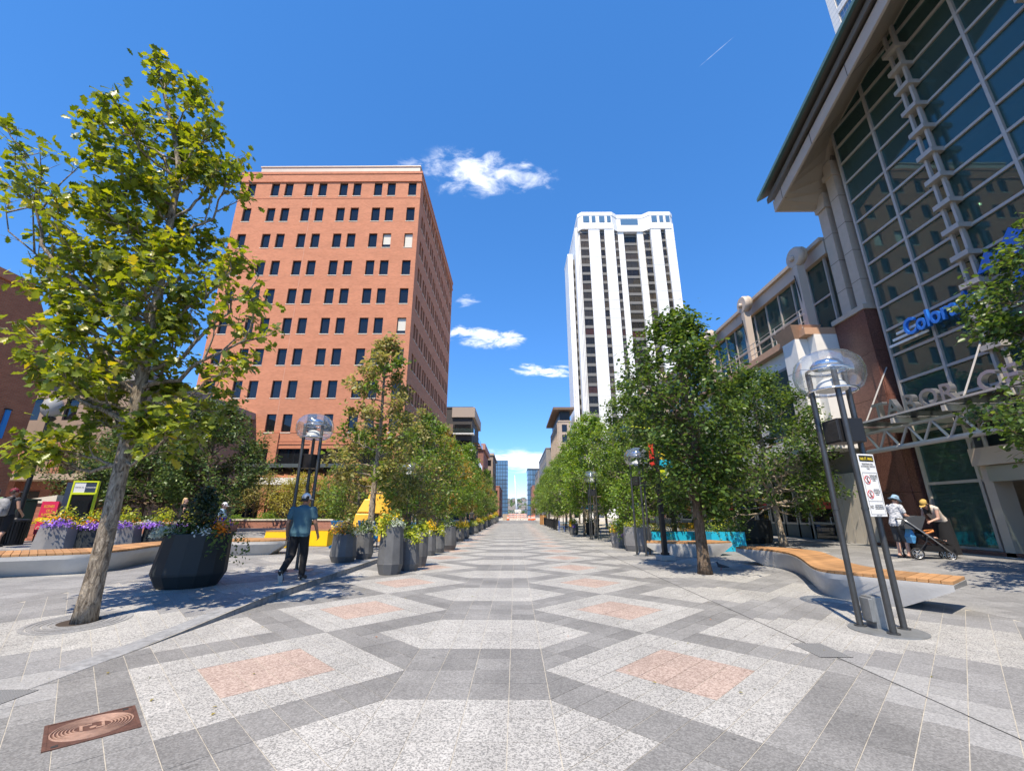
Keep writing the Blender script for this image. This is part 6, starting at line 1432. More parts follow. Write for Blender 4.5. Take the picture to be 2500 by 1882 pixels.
def stripes(name, c1, c2, scale):
    m = bpy.data.materials.new(name); m.use_nodes = True; t = m.node_tree; p = t.nodes['Principled BSDF']; p.inputs['Roughness'].default_value = 0.85
    tx = t.nodes.new('ShaderNodeTexCoord'); w = t.nodes.new('ShaderNodeTexNoise'); w.inputs['Scale'].default_value = scale; w.inputs['Detail'].default_value = 1
    mp = t.nodes.new('ShaderNodeMapping'); mp.inputs['Scale'].default_value = (1,1,2.5); t.links.new(tx.outputs['Object'], mp.inputs[0]); t.links.new(mp.outputs[0], w.inputs['Vector'])
    cr = t.nodes.new('ShaderNodeValToRGB'); cr.color_ramp.elements[0].position = 0.47; cr.color_ramp.elements[0].color = (*c1,1); cr.color_ramp.elements[1].position = 0.53; cr.color_ramp.elements[1].color = (*c2,1)
    t.links.new(w.outputs[0], cr.inputs[0]); t.links.new(cr.outputs[0], p.inputs['Base Color']); M[name] = m
stripes('shirt_print', (0.72,0.73,0.75), (0.30,0.33,0.38), 16)
V_ = Vector
def unit(v): v = Vector(v); return v.normalized()
def frame(d, n):
    d = unit(d); n = Vector(n); n = (n-d*n.dot(d)).normalized(); return d, n, d.cross(n)
def hand(mb, w, d, palm, side, curl=0.5, s=1.0):
    """palm and five fingers at wrist w; d along the hand, palm = palm normal, side +1/-1 says where the thumb is"""
    d, n, u = frame(d, palm); u = u*side; w = Vector(w)
    P = lambda a, b2, c: w+(d*a+u*b2+n*c)*s
    for b2 in (-0.028,-0.010,0.010,0.028): mb.cap(P(0.0,b2*0.7,0), P(0.088,b2,0), 0.0165*s, 0.0135*s, 8)
    for b2, L_ in ((-0.034,0.062),(-0.012,0.076),(0.011,0.080),(0.033,0.072)):
        a0 = curl*0.7; a1 = curl*1.5; k = P(0.088,b2,0); j = k+(d*math.cos(a0)+n*math.sin(a0))*L_*0.52*s; e = j+(d*math.cos(a1)+n*math.sin(a1))*L_*0.48*s
        mb.cap(k, j, 0.0098*s, 0.0088*s, 8); mb.cap(j, e, 0.0088*s, 0.0072*s, 8)
    k = P(0.022,0.034,0.004); j = k+(d*0.6+u*0.62+n*0.35).normalized()*0.042*s; e = j+(d*0.85+u*0.2+n*0.4).normalized()*0.034*s
    mb.cap(k, j, 0.0125*s, 0.0105*s, 8); mb.cap(j, e, 0.0102*s, 0.0085*s, 8)
def torso(mb, J, g=1.0, z0=0.88, z1=1.52, belly=0.0, n=20, sh=1.0):
    """rings along the spine from pelvis to neck, each facing along the spine's lean"""
    pel, che = Vector(J['pelvis']), Vector(J['chest']); ax = (che-pel).normalized(); fw = Vector((0,1,0)); fw = (fw-ax*fw.dot(ax)).normalized(); rt = fw.cross(ax)
    rings = []
    for z, rx, ry, yo in ((0.86,.150,.105,-.005),(0.92,.172,.122,-.01),(0.99,.168,.122,-.005),(1.08,.152,.112+belly,.006+belly*.4),(1.18,.154,.114+belly*.8,.008+belly*.4),(1.28,.166,.118,.004),(1.36,.172,.112,-.004),(1.42,.165*sh,.095,-.012),(1.465,.115,.075,-.018),(1.50,.066,.062,-.012),(1.53,.056,.056,-.008)):
        if z < z0-1e-6 or z > z1+1e-6: continue
        c = pel+ax*(z-0.95)+fw*yo; gg = g if z < 1.44 else 1+(g-1)*0.6
        rings.append([c+rt*(rx*gg*math.cos(2*math.pi*k/n))+fw*(ry*gg*math.sin(2*math.pi*k/n)) for k in range(n)])
    mb.loft(rings)
def make_person(label, loc, rz, J, skin, wear, s=1.0, group=None, vox=0.009, belly=0.0, face=True, name='person', curl=(0.5,0.5), palms=((1,0,0),(-1,0,0)), hdirs=(None,None)):
    """J: joints of a 1.75 m figure facing +y; wear: list of garment callables"""
    t = thing(name, label, 'person', loc, rz, group); t.scale = (s,s,s); b = MB()
    torso(b, J, belly=belly*0.8)
    hd = Vector(J['head']); ne = Vector(J['neck']); hf, hu = frame(J.get('gaze',(0,1,0)), (0,0,1))[:2]; hr = hf.cross(hu)
    b.cap(ne-Vector((0,0,0.04)), hd-hu*0.07, 0.058, 0.052, 12)
    H = lambda x, y, z: hd+hr*x+hf*y+hu*z
    def orb(c, rx, ry, rz_, n=16, m=12):
        rings = []
        for i in range(m+1):
            a = math.pi*i/m; q = max(0.02, math.sin(a)); rings.append([H(c[0]+rx*q*math.cos(2*math.pi*k/n), c[1]+ry*q*math.sin(2*math.pi*k/n), c[2]-rz_*math.cos(a)) for k in range(n)])
        b.loft(rings)
    orb((0,-0.012,0.025),0.076,0.096,0.098); orb((0,0.022,-0.045),0.058,0.068,0.078); orb((0,0.055,-0.085),0.032,0.03,0.028)
    b.cap(H(0,0.092,0.012), H(0,0.112,-0.026), 0.008, 0.015, 8)
    for x in (-1,1): orb((0.078*x,-0.012,-0.012),0.012,0.022,0.034,8,6); b.cap(H(0.014*x,0.092,0.022),H(0.042*x,0.082,0.022),0.009,0.008,8)
    b.cap(H(-0.02,0.088,-0.062),H(0.02,0.088,-0.062),0.009,0.009,8)
    for sd, i in (('L',0),('R',1)):
        sh, el, wr = (Vector(J[k+sd]) for k in ('sh','el','wr'))
        b.cap(sh, el, 0.051, 0.040, 12); b.cap(el, wr, 0.040, 0.027, 12)
        dd = hdirs[i] if hdirs[i] else (wr-el); hand(b, wr, dd, palms[i], 1 if sd == 'R' else -1, curl[i])
        hp, kn, an = (Vector(J[k+sd]) for k in ('hip','kn','an'))
        b.cap(hp, kn, 0.086, 0.056, 14); b.cap(kn, kn+(an-kn)*0.35, 0.056, 0.055, 12); b.cap(kn+(an-kn)*0.35, an, 0.055, 0.036, 12)
        to = Vector(J['to'+sd]); b.cap(an-(to-an).normalized()*0.03+Vector((0,0,-.02)), to, 0.038, 0.028, 10)
    body = bake(b, 'body', M[skin], vox, 2, t)
    if face:
        for x in (-1,1):
            q = MB(); q.ball(tuple(H(0.029*x,0.083,0.004)), 0.010, 8, 6); q.build('eye', M['eye_dark'], body, smooth=True)
        q = MB(); q.cap(H(-0.021,0.0955,-0.062),H(0.021,0.0955,-0.062),0.0052,0.0052,8); q.build('mouth', M['lip'], body, smooth=True)
    for w in wear: w(t, J, H, hf, hr, hu)
    return t
# garments
def shirt(m_, sleeve=0.55, g=1.10, hem=0.86, belly=0.0, loose=1.0, sh=1.04, flare=0.0):
    def f(t, J, H, *_):
        b = MB(); torso(b, J, g*1.02, hem, 1.50, belly, sh=sh)
        if flare:
            pel = Vector(J['pelvis']); b.lathe([(0.02,hem-flare),(0.185,hem-flare),(0.19,hem),(0.18,hem+.1),(0.02,hem+.12)],20,(pel.x,pel.y-.005,0),sy=0.76)
        for sd in 'LR':
            sh_, el = Vector(J['sh'+sd]), Vector(J['el'+sd]); e = sh_+(el-sh_)*sleeve
            b.cap(sh_, sh_+(e-sh_)*0.94, 0.064*loose, 0.058*loose, 12)
        bake(b, 'shirt', M[m_], 0.011, 3, t)
    return f
def trousers(m_, length=1.0, loose=1.2, waist=1.0, name='trousers'):
    def f(t, J, H, *_):
        b = MB(); torso(b, J, 1.09, 0.86, waist)
        for sd in 'LR':
            hp, kn, an = (Vector(J[k+sd]) for k in ('hip','kn','an'))
            if length <= 0.55: e = hp+(kn-hp)*(length/0.5); b.cap(hp, e, 0.100*loose, 0.088*loose, 14)
            else:
                e = kn+(an-kn)*((length-0.5)*2); b.cap(hp, kn, 0.093*loose, 0.070*loose, 14); b.cap(kn, e, 0.070*loose, 0.056*loose, 14)
        bake(b, name, M[m_], 0.011, 3, t)
    return f
def skirt(m_, top=1.02, bot=0.10, r0=0.15, r1=0.22):
    def f(t, J, H, *_):
        p = Vector(J['pelvis']); b = MB(); n = 36
        rings = [[(p.x+(r0+(r1-r0)*k/8)*(1+0.05*math.sin(7*a)*k/8)*math.cos(a), p.y-0.01+(r0+(r1-r0)*k/8)*0.94*(1+0.05*math.sin(7*a)*k/8)*math.sin(a), top+(bot-top)*k/8) for a in [2*math.pi*i/n for i in range(n)]] for k in range(9)]
        b.loft(rings); b.build('skirt', M[m_], t, smooth=60)
    return f
def shoes(m_='shoe_dark', sole='shoe_sole', sandal=False):
    def f(t, J, *_):
        for sd in 'LR':
            an, to = Vector(J['an'+sd]), Vector(J['to'+sd]); d = (to-an); h = d.copy(); h.normalize(); dn = Vector((0,0,-1)); dn = (dn-h*dn.dot(h)).normalized()
            b = MB(); he = an-h*0.045+dn*0.035
            if not sandal:
                b.cap(he, to+dn*0.0, 0.046, 0.040, 12); b.cap(an+Vector((0,0,0.015)), an+dn*0.03, 0.046, 0.046, 10); bake(b, 'shoe', M[m_], 0.008, 2, t)
            else:
                b.tube([to-h*.07-h.cross(dn)*0.038+dn*.02, to-h*.07-dn*0.036, to-h*.07+h.cross(dn)*0.038+dn*.02],0.011,6); b.build('sandal_strap', M[m_], t)
            q = MB(); pts = []; u = h.cross(dn)
            for a in range(16):
                c = 2*math.pi*a/16; L_ = (to-he).length/2+0.045; pts.append((math.cos(c)*L_, math.sin(c)*(0.046 if math.cos(c) > -.2 else .040)))
            c0 = (he+to)/2+dn*(0.030 if not sandal else 0.026)
            q.loft([[c0+h*x+u*y for x,y in pts],[c0+h*x+u*y+dn*0.018 for x,y in pts]]); q.build('sole', M[sole], t)
    return f
def cap_hat(m_, brim, dirn=1, back=None, logo=None):
    """baseball cap; dirn=1 brim forward, -1 worn backwards"""
    def f(t, J, H, hf, hr, hu):
        b = MB(); rings = []
        for i in range(8):
            a = math.pi/2*i/7; q = max(0.02, math.cos(a)); rings.append([H(0.086*q*math.cos(2*math.pi*k/20), -0.012+0.106*q*math.sin(2*math.pi*k/20), 0.045+0.095*math.sin(a)) for k in range(20)])
        b.loft([[H(0.084*math.cos(2*math.pi*k/20), -0.012+0.104*math.sin(2*math.pi*k/20), 0.012) for k in range(20)]]+rings); c = b.build('cap', M[m_], t, smooth=True)
        b = MB(); rings = []
        for dz, in ((0,),(0.008,)):
            pts = [H(0.078*math.cos(a)*(1), dirn*(0.075+0.095*math.sin(a)) , 0.02+dz-0.02*abs(math.cos(a))*0) for a in [math.pi*i/14 for i in range(15)]]
            rings.append(pts if dirn > 0 else pts[::-1])
        b.loft(rings); b.build('brim', M[brim], c, smooth=40)
        b = MB(); b.ball(tuple(H(0,-0.012,0.142)),0.008,8,6); b.build('button', M[brim], c)
        if back:
            b = MB(); b.loft([[H(x*0.034,-0.112-0.006*k,0.018+0.0*k),H(x*0.034,-0.112-.006*k,0.03)] [::1] for k in (0,1) for x in (-1,)]) if False else None
            b = MB(); b.add([H(-0.036,-0.1155,0.016),H(0.036,-0.1155,0.016),H(0.028,-0.1125,0.052),H(0,-0.112,0.062),H(-0.028,-0.1125,0.052)],[(0,1,2,3,4)]); b.build('opening', M[back], c)
    return f
def sunhat(m_):
    def f(t, J, H, *_):
        b = MB(); n = 28
        prof = [(0.165,-0.02),(0.135,0.004),(0.096,0.022),(0.092,0.075),(0.078,0.11),(0.045,0.128),(0.004,0.132)]
        b.loft([[H(r*math.cos(2*math.pi*k/n)*0.92, -0.01+r*1.06*math.sin(2*math.pi*k/n), z+0.02+(0.014*math.cos(4*math.pi*k/n) if r > .1 else 0)) for k in range(n)] for r, z in prof]); h = b.build('sun_hat', M[m_], t, smooth=True)
        b = MB(); b.tube([H(0.0935*math.cos(2*math.pi*k/n)*.93,-0.01+0.0985*math.sin(2*math.pi*k/n),0.055) for k in range(n)],0.007,6,closed=True); b.build('hat_band', M[m_], h)
    return f
def hair(m_, long=0.0, low=-0.03):
    def f(t, J, H, *_):
        b = MB()
        for k in range(7): a = math.pi*(k/6); b.cap(H(0.070*math.cos(a),-0.030-0.045*math.sin(a),0.05), H(0.070*math.cos(a),-0.035-0.058*math.sin(a),low), 0.028, 0.022, 8)
        b.cap(H(0,-0.03,0.06),H(0,0.035,0.072),0.075,0.05,12)
        if long:
            for k in range(9):
                a = math.pi*(k/8); p = H(0.068*math.cos(a),-0.035-0.05*math.sin(a),0.0); b.cap(p, Vector((p.x*1.12+J['neck'][0]*-.12, p.y-0.02, p.z-long)), 0.030, 0.016, 8)
        bake(b, 'hair', M[m_], 0.010, 2, t)
    return f
STAND = dict(pelvis=(0,0,0.95), chest=(0,0,1.30), neck=(0,0,1.49), head=(0,0.015,1.625), shL=(-0.185,0,1.415), shR=(0.185,0,1.415), elL=(-0.225,-0.02,1.13), elR=(0.225,-0.02,1.13), wrL=(-0.235,0.05,0.885), wrR=(0.235,0.05,0.885),
    hipL=(-0.092,0,0.91), hipR=(0.092,0,0.91), knL=(-0.10,0.015,0.50), knR=(0.10,0.015,0.50), anL=(-0.105,-0.03,0.085), anR=(0.105,-0.03,0.085), toL=(-0.12,0.13,0.035), toR=(0.12,0.13,0.035))
def pose(**k): d = dict(STAND); d.update(k); return d
# the man walking away
Jm = pose(chest=(0.005,0.02,1.30), neck=(0.01,0.035,1.49), head=(0.02,0.05,1.615), gaze=(0.45,0.9,-0.12), shL=(-0.215,0.01,1.405), shR=(0.215,0.01,1.405), elL=(-0.275,-0.02,1.13), elR=(0.285,0.02,1.13), wrL=(-0.29,0.06,0.885), wrR=(0.315,0.14,0.90),
    hipL=(-0.095,0,0.91), hipR=(0.095,0.0,0.91), knL=(-0.115,0.02,0.50), anL=(-0.135,-0.34,0.20), toL=(-0.145,-0.24,0.05), knR=(0.10,0.11,0.50), anR=(0.10,0.10,0.085), toR=(0.12,0.26,0.035))
make_person('man in a teal t-shirt, black trousers and white cap walking away up the kerb', (-4.86, 10.12, 0.135), R(4), Jm, 'skin_tan',
    [shirt('cloth_teal', 0.60, 1.20, 0.86, 0.035, 1.16, 1.10, 0.06), trousers('cloth_black', 0.97, 1.12), shoes('shoe_dark','shoe_sole'), hair('hair_black'), cap_hat('cap_white','cap_white',1,'cap_navy')], 1.06, belly=0.04, palms=((1,0.2,0),(-1,0.2,0)), curl=(0.75,0.75))
# couple with the stroller, by the red granite pier
zc = zg(12.0,14.0)
SR = math.atan2(-0.62,0.68)-math.pi/2       # stroller heading
Jh = pose(chest=(0,0.05,1.30), neck=(0,0.08,1.485), head=(0,0.12,1.605), gaze=(0.0,0.9,-0.42), elL=(-0.24,0.10,1.16), elR=(0.24,0.10,1.16), wrL=(-0.19,0.34,1.10), wrR=(0.19,0.34,1.10), shL=(-0.185,.04,1.41), shR=(0.185,.04,1.41), knR=(0.10,0.08,0.5), anR=(0.11,0.04,0.085), toR=(0.13,0.2,0.035))
make_person('person in a pale blue sun hat and patterned shirt pushing the stroller', (11.98, 14.12, zc), R(-88), Jh, 'skin_fair',
    [shirt('shirt_print', 0.62, 1.17, 0.84, 0.02, 1.15, 1.08, 0.05), trousers('cloth_charcoal', 0.50, 1.12, name='shorts'), shoes('shoe_dark','shoe_dark',True), hair('hair_brown'), sunhat('cloth_sky')], 1.07, palms=((0.3,0,-1),(-0.3,0,-1)), curl=(1.1,1.1))
Jw = pose(pelvis=(0,-0.08,0.95), chest=(0,0.13,1.22), neck=(0,0.26,1.36), head=(0,0.36,1.44), gaze=(-0.1,0.75,-0.62), shL=(-0.17,0.22,1.31), shR=(0.17,0.22,1.31), elL=(-0.19,0.26,1.04), elR=(0.20,0.28,1.04), wrL=(-0.13,0.42,0.98), wrR=(0.13,0.47,0.99), hipL=(-0.092,-0.08,0.91), hipR=(0.092,-0.08,0.91), knL=(-.1,-.03,.5), knR=(.1,-.03,.5), anL=(-.1,-.06,.085), anR=(.1,-.06,.085), toL=(-.11,.1,.035), toR=(.11,.1,.035))
make_person('woman in a mustard cap and long black skirt bending over the stroller', (13.16, 13.95, zg(13.1,13.9)), R(100), Jw, 'skin_fair',
    [shirt('cloth_cream', 0.06, 1.08, 0.99, 0, 1.0), skirt('cloth_black', 1.05, 0.08, 0.178, 0.235), shoes('shoe_dark','shoe_dark'), hair('hair_black', 0.30), cap_hat('cloth_mustard','cloth_mustard',1)], 1.08, palms=((0.3,0,-1),(-0.3,0,-1)), curl=(1.0,1.0))
# stroller with a toddler
so = thing('stroller', 'dark grey baby stroller with black wheels and orange bumper bar', 'stroller', (12.33, 13.72, zc+0.005), R(-112)); so.scale = (1.1,1.1,1.1)
def wheel(x, y, r, nm='wheel'):
    b = MB(); b.tube([(x, y+r*0.88*math.cos(2*math.pi*i/24), r+r*0.88*math.sin(2*math.pi*i/24)) for i in range(24)], r*0.13, 8, closed=True); w = b.build(nm, M['tyre'], so, smooth=True)
    b = MB(); b.tube([(x, y+r*0.74*math.cos(2*math.pi*i/24), r+r*0.74*math.sin(2*math.pi*i/24)) for i in range(24)], r*0.05, 6, closed=True)
    for k in range(6): b.obox((x,y,r),(x,y+r*.74*math.cos(k*math.pi/3),r+r*.74*math.sin(k*math.pi/3)),0.012,0.02,up=(1,0,0))
    b.build('rim', M['alloy'], w)
for x in (-0.27,0.27): wheel(x,-0.30,0.15)
for x in (-0.20,0.20): wheel(x,0.42,0.11)
for x in (-0.27,0.27):
    b = MB(); b.tube([(x,-0.42,1.02),(x,-0.30,0.92),(x,0.05,0.58),(x*.85,0.42,0.20)],0.016,8); b.build('frame_tube', M['alloy'], so, smooth=True)
    b = MB(); b.tube([(x,-0.30,0.15),(x,-0.05,0.45),(x,0.0,0.62)],0.014,8); b.build('frame_tube', M['black_metal'], so)
b = MB(); b.tube([(-0.27,-0.42,1.02),(-0.25,-0.48,1.04),(0.25,-0.48,1.04),(0.27,-0.42,1.02)],0.019,8); b.build('push_bar', M['black_metal'], so)
b = MB(); b.tube([(-0.27,-0.3,0.15),(0.27,-0.3,0.15)],0.012,6); b.tube([(-0.2,0.42,0.13),(0.2,0.42,0.13)],0.012,6); b.build('axle', M['black_metal'], so)
b = MB(); b.loft([[(-0.22,-0.16,0.95),(0.22,-0.16,0.95),(0.22,-0.12,0.95),(-0.22,-0.12,0.95)],[(-0.22,-0.02,0.55),(0.22,-0.02,0.55),(0.22,0.03,0.57),(-0.22,0.03,0.57)],[(-0.22,0.26,0.50),(0.22,0.26,0.50),(0.22,0.26,0.54),(-0.22,0.26,0.54)],[(-0.20,0.50,0.36),(0.20,0.50,0.36),(0.20,0.50,0.40),(-0.20,0.50,0.40)]]); b.build('seat', M['cloth_black'], so)
b = MB(); n = 11
for k in range(n-1):
    a0, a1 = math.pi*(0.98-0.62*k/(n-1)), math.pi*(0.98-0.62*(k+1)/(n-1)); r0, r1 = 0.36+.01*(k%2), 0.36+.01*((k+1)%2)
    q = lambda a, r, x: (x, -0.08+r*math.cos(a), 0.76+r*math.sin(a))
    b.add([q(a0,r0,-.25),q(a0,r0,.25),q(a1,r1,.25),q(a1,r1,-.25)],[(0,1,2,3)])
    for x in (-.25,.25): b.add([q(a0,r0,x),q(a1,r1,x),(x,-0.08,0.76)],[(0,1,2)])
b.build('canopy', mat('cloth_slate',(0.045,0.05,0.058),0.85,var=0.1,vscale=20), so)
b = MB(); b.tube([(-0.24,-0.02,0.66),(-0.22,0.16,0.72),(0,0.24,0.74),(0.22,0.16,0.72),(0.24,-0.02,0.66)],0.024,8); b.build('bumper_bar', M['orange_pad'], so, smooth=True)
b = MB(); b.loft([[(-0.2,-0.25,0.22),(0.2,-0.25,0.22),(0.2,0.28,0.2),(-0.2,0.28,0.2)],[(-0.23,-0.27,0.38),(0.23,-0.27,0.38),(0.23,0.3,0.34),(-0.23,0.3,0.34)]]); b.build('basket', M['cloth_black'], so)
bg_ = thing('tote_bag', 'blue and white carrier bag hanging from the stroller push bar', 'bag', (12.02, 13.83, zc+0.45), R(-100)); b = MB()
b.loft([[(-0.14,-0.03,0.0),(0.14,-0.03,0),(0.14,0.03,0),(-0.14,0.03,0)],[(-0.17,-0.07,0.18),(0.17,-0.07,0.18),(0.17,0.07,0.18),(-0.17,0.07,0.18)],[(-0.12,-0.02,0.42),(0.12,-0.02,0.42),(0.12,0.02,0.42),(-0.12,0.02,0.42)]]); b.build('bag_body', M['bag_blue'], bg_)
b = MB(); b.tube([(-0.08,0,0.42),(-0.05,0,0.6),(0.05,0,0.6),(0.08,0,0.42)],0.008,5); b.build('bag_handle', M['cloth_mustard'], bg_)
Jb = dict(pelvis=(0,0,0.95), chest=(0,-0.30,1.12), neck=(0,-0.44,1.22), head=(0,-0.50,1.36), gaze=(0,0.8,-0.3), shL=(-0.17,-0.36,1.18), shR=(0.17,-0.36,1.18), elL=(-0.22,-0.1,1.08), elR=(0.22,-0.1,1.08), wrL=(-0.15,0.12,1.20), wrR=(0.15,0.12,1.20), hipL=(-0.09,0.05,0.95), hipR=(0.09,0.05,0.95), knL=(-0.13,0.42,0.98), knR=(0.13,0.42,0.98), anL=(-0.12,0.78,0.72), anR=(0.12,0.78,0.72), toL=(-0.13,0.86,0.84), toR=(0.13,0.86,0.84))
tod = make_person('small child in a dark top reclining in the stroller with bare legs', (12.35, 13.68, zc+0.10), R(-112), Jb, 'skin_fair', [shirt('cloth_charcoal',0.6,1.1,0.9), trousers('cloth_charcoal',0.28,1.1,name='shorts'), hair('hair_brown')], 0.52, vox=0.016, curl=(1,1))
# people on the left plaza
Jp = pose(head=(0,0.03,1.62), gaze=(0.5,0.85,0), elL=(-0.25,0.05,1.15), wrL=(-0.22,0.22,1.0), elR=(0.26,0.02,1.14), wrR=(0.24,0.2,0.98), knL=(-.1,.1,.5), anL=(-.1,.12,.085), toL=(-.11,.28,.035), knR=(.1,-.02,.5), anR=(.1,-.22,.14), toR=(.11,-.1,.05))
bpz = zg(-16.0,13.9)
make_person('person in a maroon and white backward cap wearing a grey backpack at the left edge', (-16.05, 13.9, bpz), R(8), Jp, 'skin_warm', [shirt('cloth_charcoal',0.1,1.12,0.88), trousers('cloth_black',0.46,1.2,name='shorts'), shoes('shoe_dark','shoe_sole'), hair('hair_brown'), cap_hat('cap_maroon','cap_white',1)], 1.02)
pk = thing('backpack', 'grey patterned backpack worn by the person in the maroon cap', 'backpack', (-16.02, 13.70, bpz+0.93), R(8)); b = MB()
b.loft([[(r*0.19*math.cos(a), -0.02+r*0.12*math.sin(a), z) for a in [2*math.pi*i/18 for i in range(18)]] for z, r in ((0,0.75),(0.04,0.98),(0.25,1.05),(0.42,0.95),(0.52,0.6),(0.54,0.2))]); b.build('pack_body', M['pack_grey'], pk, smooth=True)
b = MB(); b.loft([[(r*0.14*math.cos(a), -0.13+r*0.06*math.sin(a), z) for a in [2*math.pi*i/14 for i in range(14)]] for z, r in ((0.04,0.6),(0.06,1),(0.24,1),(0.27,0.6))]); b.build('front_pocket', M['pack_grey'], pk, smooth=True)
for x in (-0.12,0.12):
    b = MB(); b.tube([(x,0.02,0.48),(x,0.10,0.58),(x,0.30,0.50),(x,0.32,0.25),(x,0.10,0.06)],0.022,6); b.build('strap', M['cloth_black'], pk)
make_person('person in a green t-shirt half cut off by the left edge', (-16.9, 14.15, zg(-16.9,14.1)), R(15), STAND, 'skin_warm', [shirt('cloth_green',0.6,1.14,0.86), trousers('cloth_black',0.97,1.1), shoes(), hair('hair_black',0.0)], 1.03)
make_person('woman with long blonde hair and a dark top behind the big black planter', (-15.3, 20.3, zg(-15.3,20)), R(-40), pose(gaze=(0.6,0.7,0)), 'skin_fair', [shirt('cloth_black',0.3,1.06,0.9), trousers('cloth_black',0.97,1.1), shoes(), hair('hair_blonde',0.42)], 1.0)
make_person('man in a white cap and pale blue polo beside the dark shrub', (-12.55, 18.9, zg(-12.6,18.9)), R(-80), pose(gaze=(0,1,-0.3), head=(0,0.05,1.61)), 'skin_fair', [shirt('cloth_sky',0.6,1.18,0.86,0.05), trousers('cloth_charcoal',0.5,1.15,name='shorts'), shoes(), hair('hair_brown'), cap_hat('cap_white','cap_white',1)], 1.06)
f1 = make_person('far pedestrian in a white shirt under the left street trees', (-6.2, 27.5, 0.13), R(170), STAND, 'skin_fair', [shirt('cloth_white',0.6,1.14,0.86), trousers('bag_blue',0.97,1.1), shoes(), hair('hair_brown')], 1.0, vox=0.014)
dup(f1, (-7.6,33.0,0.13), R(20), 'far pedestrian walking beneath the orange tinged tree', scale=0.98)
f2 = make_person('far pedestrian in dark clothes by the cafe tables', (7.2, 39.0, 0), R(60), STAND, 'skin_warm', [shirt('cloth_charcoal',0.6,1.14,0.86), trousers('cloth_black',0.97,1.1), shoes(), hair('hair_black')], 1.0, vox=0.014)
dup(f2, (-4.6,47,0.13), R(10), 'far pedestrian in dark clothes among the left planters', scale=1.0)
# ------------------------------------------------------------------ left plaza furniture
mat('lime_paint', (0.52,0.60,0.02), 0.45); mat('screen_dark', (0.012,0.014,0.016), 0.12); mat('panel_navy', (0.03,0.045,0.08), 0.4); mat('panel_pale', (0.62,0.63,0.65), 0.4)
mat('yellow_paint', (0.85,0.52,0.005), 0.45, var=0.04, vscale=3); mat('amber_paint', (0.90,0.50,0.05), 0.42, var=0.05, vscale=3); mat('blue_paint', (0.01,0.22,0.50), 0.5); mat('chair_blue', (0.07,0.18,0.55), 0.45)
mat('grass', (0.07,0.13,0.03), 0.9, var=0.4, vscale=14, coord='Position'); mat('green_box', (0.015,0.05,0.04), 0.5); mat('magenta', (0.62,0.03,0.10), 0.5)
kz = zg(-17.0,17.2); kx, ky = -17.15, 17.3
kk = thing('information_kiosk', 'tall information kiosk with a lime green frame and dark screen', 'kiosk', (kx, ky, kz), R(8))
b = MB(); b.box((-0.42,0.02,0.0),(0.42,0.20,2.20)); b.build('cabinet', M['screen_dark'], kk, bevel=0.01)
for a in (((-0.46,-0.03,0),(-0.40,0.06,2.25)),((0.40,-0.03,0),(0.46,0.06,2.25)),((-0.40,-0.03,2.19),(0.40,0.06,2.25)),((-0.40,-0.03,0.0),(0.40,0.06,0.10)),((-0.40,-0.03,1.72),(0.40,0.06,1.80))):
    b = MB(); b.box(*a); b.build('frame', M['lime_paint'], kk)
b = MB(); b.box((-0.40,-0.01,1.80),(0.0,0.03,2.19)); b.build('header_panel', M['panel_pale'], kk)
b = MB(); b.box((0.0,-0.01,1.80),(0.40,0.03,2.19)); b.build('header_panel', M['panel_navy'], kk)
text('WRITER SQ', 0.07, 0.001, M['sign_black'], kk, (-0.37,-0.012,1.97), (math.pi/2,0,0), 'lettering', wide=0.9)
text('DOWNTOWN', 0.07, 0.001, M['white_paint'], kk, (0.03,-0.012,1.97), (math.pi/2,0,0), 'lettering', wide=0.8)
b = MB(); b.box((-0.36,-0.005,0.14),(0.36,0.025,1.70)); b.build('screen', M['screen_dark'], kk)
b = MB(); b.box((-0.80,0.15,0.0),(-0.46,0.25,2.2)); b.build('side_fin', M['panel_navy'], kk)
rs_ = thing('notice_board', 'magenta notice board with yellow lettering beside the lime kiosk', 'sign', (-17.95, 16.9, zg(-17.9,16.9)), R(5))
b = MB(); b.box((-0.30,0,0.25),(0.30,0.05,1.45)); b.build('board', M['magenta'], rs_)
b = MB(); b.box((-0.30,-0.003,0.72),(0.30,0.0,0.86)); b.build('band', M['sign_gold'], rs_)
for w, z in (('SCENES',1.22),('OF',1.06),('SUMMER',0.92)): text(w, 0.13, 0.001, M['sign_gold'], rs_, (0,-0.004,z), (math.pi/2,0,0), 'lettering', 'CENTER', wide=0.85)
text('OPEN', 0.20, 0.001, M['sign_cream'], rs_, (0,-0.004,0.40), (math.pi/2,0,0), 'lettering', 'CENTER')
for x in (-0.25,0.25):
    b = MB(); b.tube([(x,0.025,0),(x,0.025,0.25)],0.02,6); b.build('post', M['black_metal'], rs_)
# brick pier with a sloping pale cap: every brick its own piece
bp_ = thing('brick_pier', 'red brick pier with a sloping pale stone cap beside the magenta board', 'pier', (-18.9, 17.3, zg(-18.9,17.3)))
mat('brick_single', (0.40,0.15,0.10), 0.85, var=0.15, vscale=6, objrand=0.22); mat('mortar', (0.46,0.38,0.32), 0.95)
b = MB(); b.box((-0.385,0.015,0),(0.685,0.58,1.40)); b.build('mortar_core', M['mortar'], bp_)
bk = MB(); bk.box((0.004,0,0.004),(0.206,0.09,0.076)); b0 = None
for r_ in range(17):
    for c_ in range(5):
        x = -0.40+0.21*c_+(0.0 if r_ % 2 else 0.02)
        o = bk.build('brick', M['brick_single'], bp_, (x,0,0.08*r_)) if b0 is None else inst(b0, (x,0,0.08*r_)); b0 = b0 or o
    for c_ in range(3): inst(b0, (0.70,0.02+0.2*c_,0.08*r_), rot=(0,0,math.pi/2))
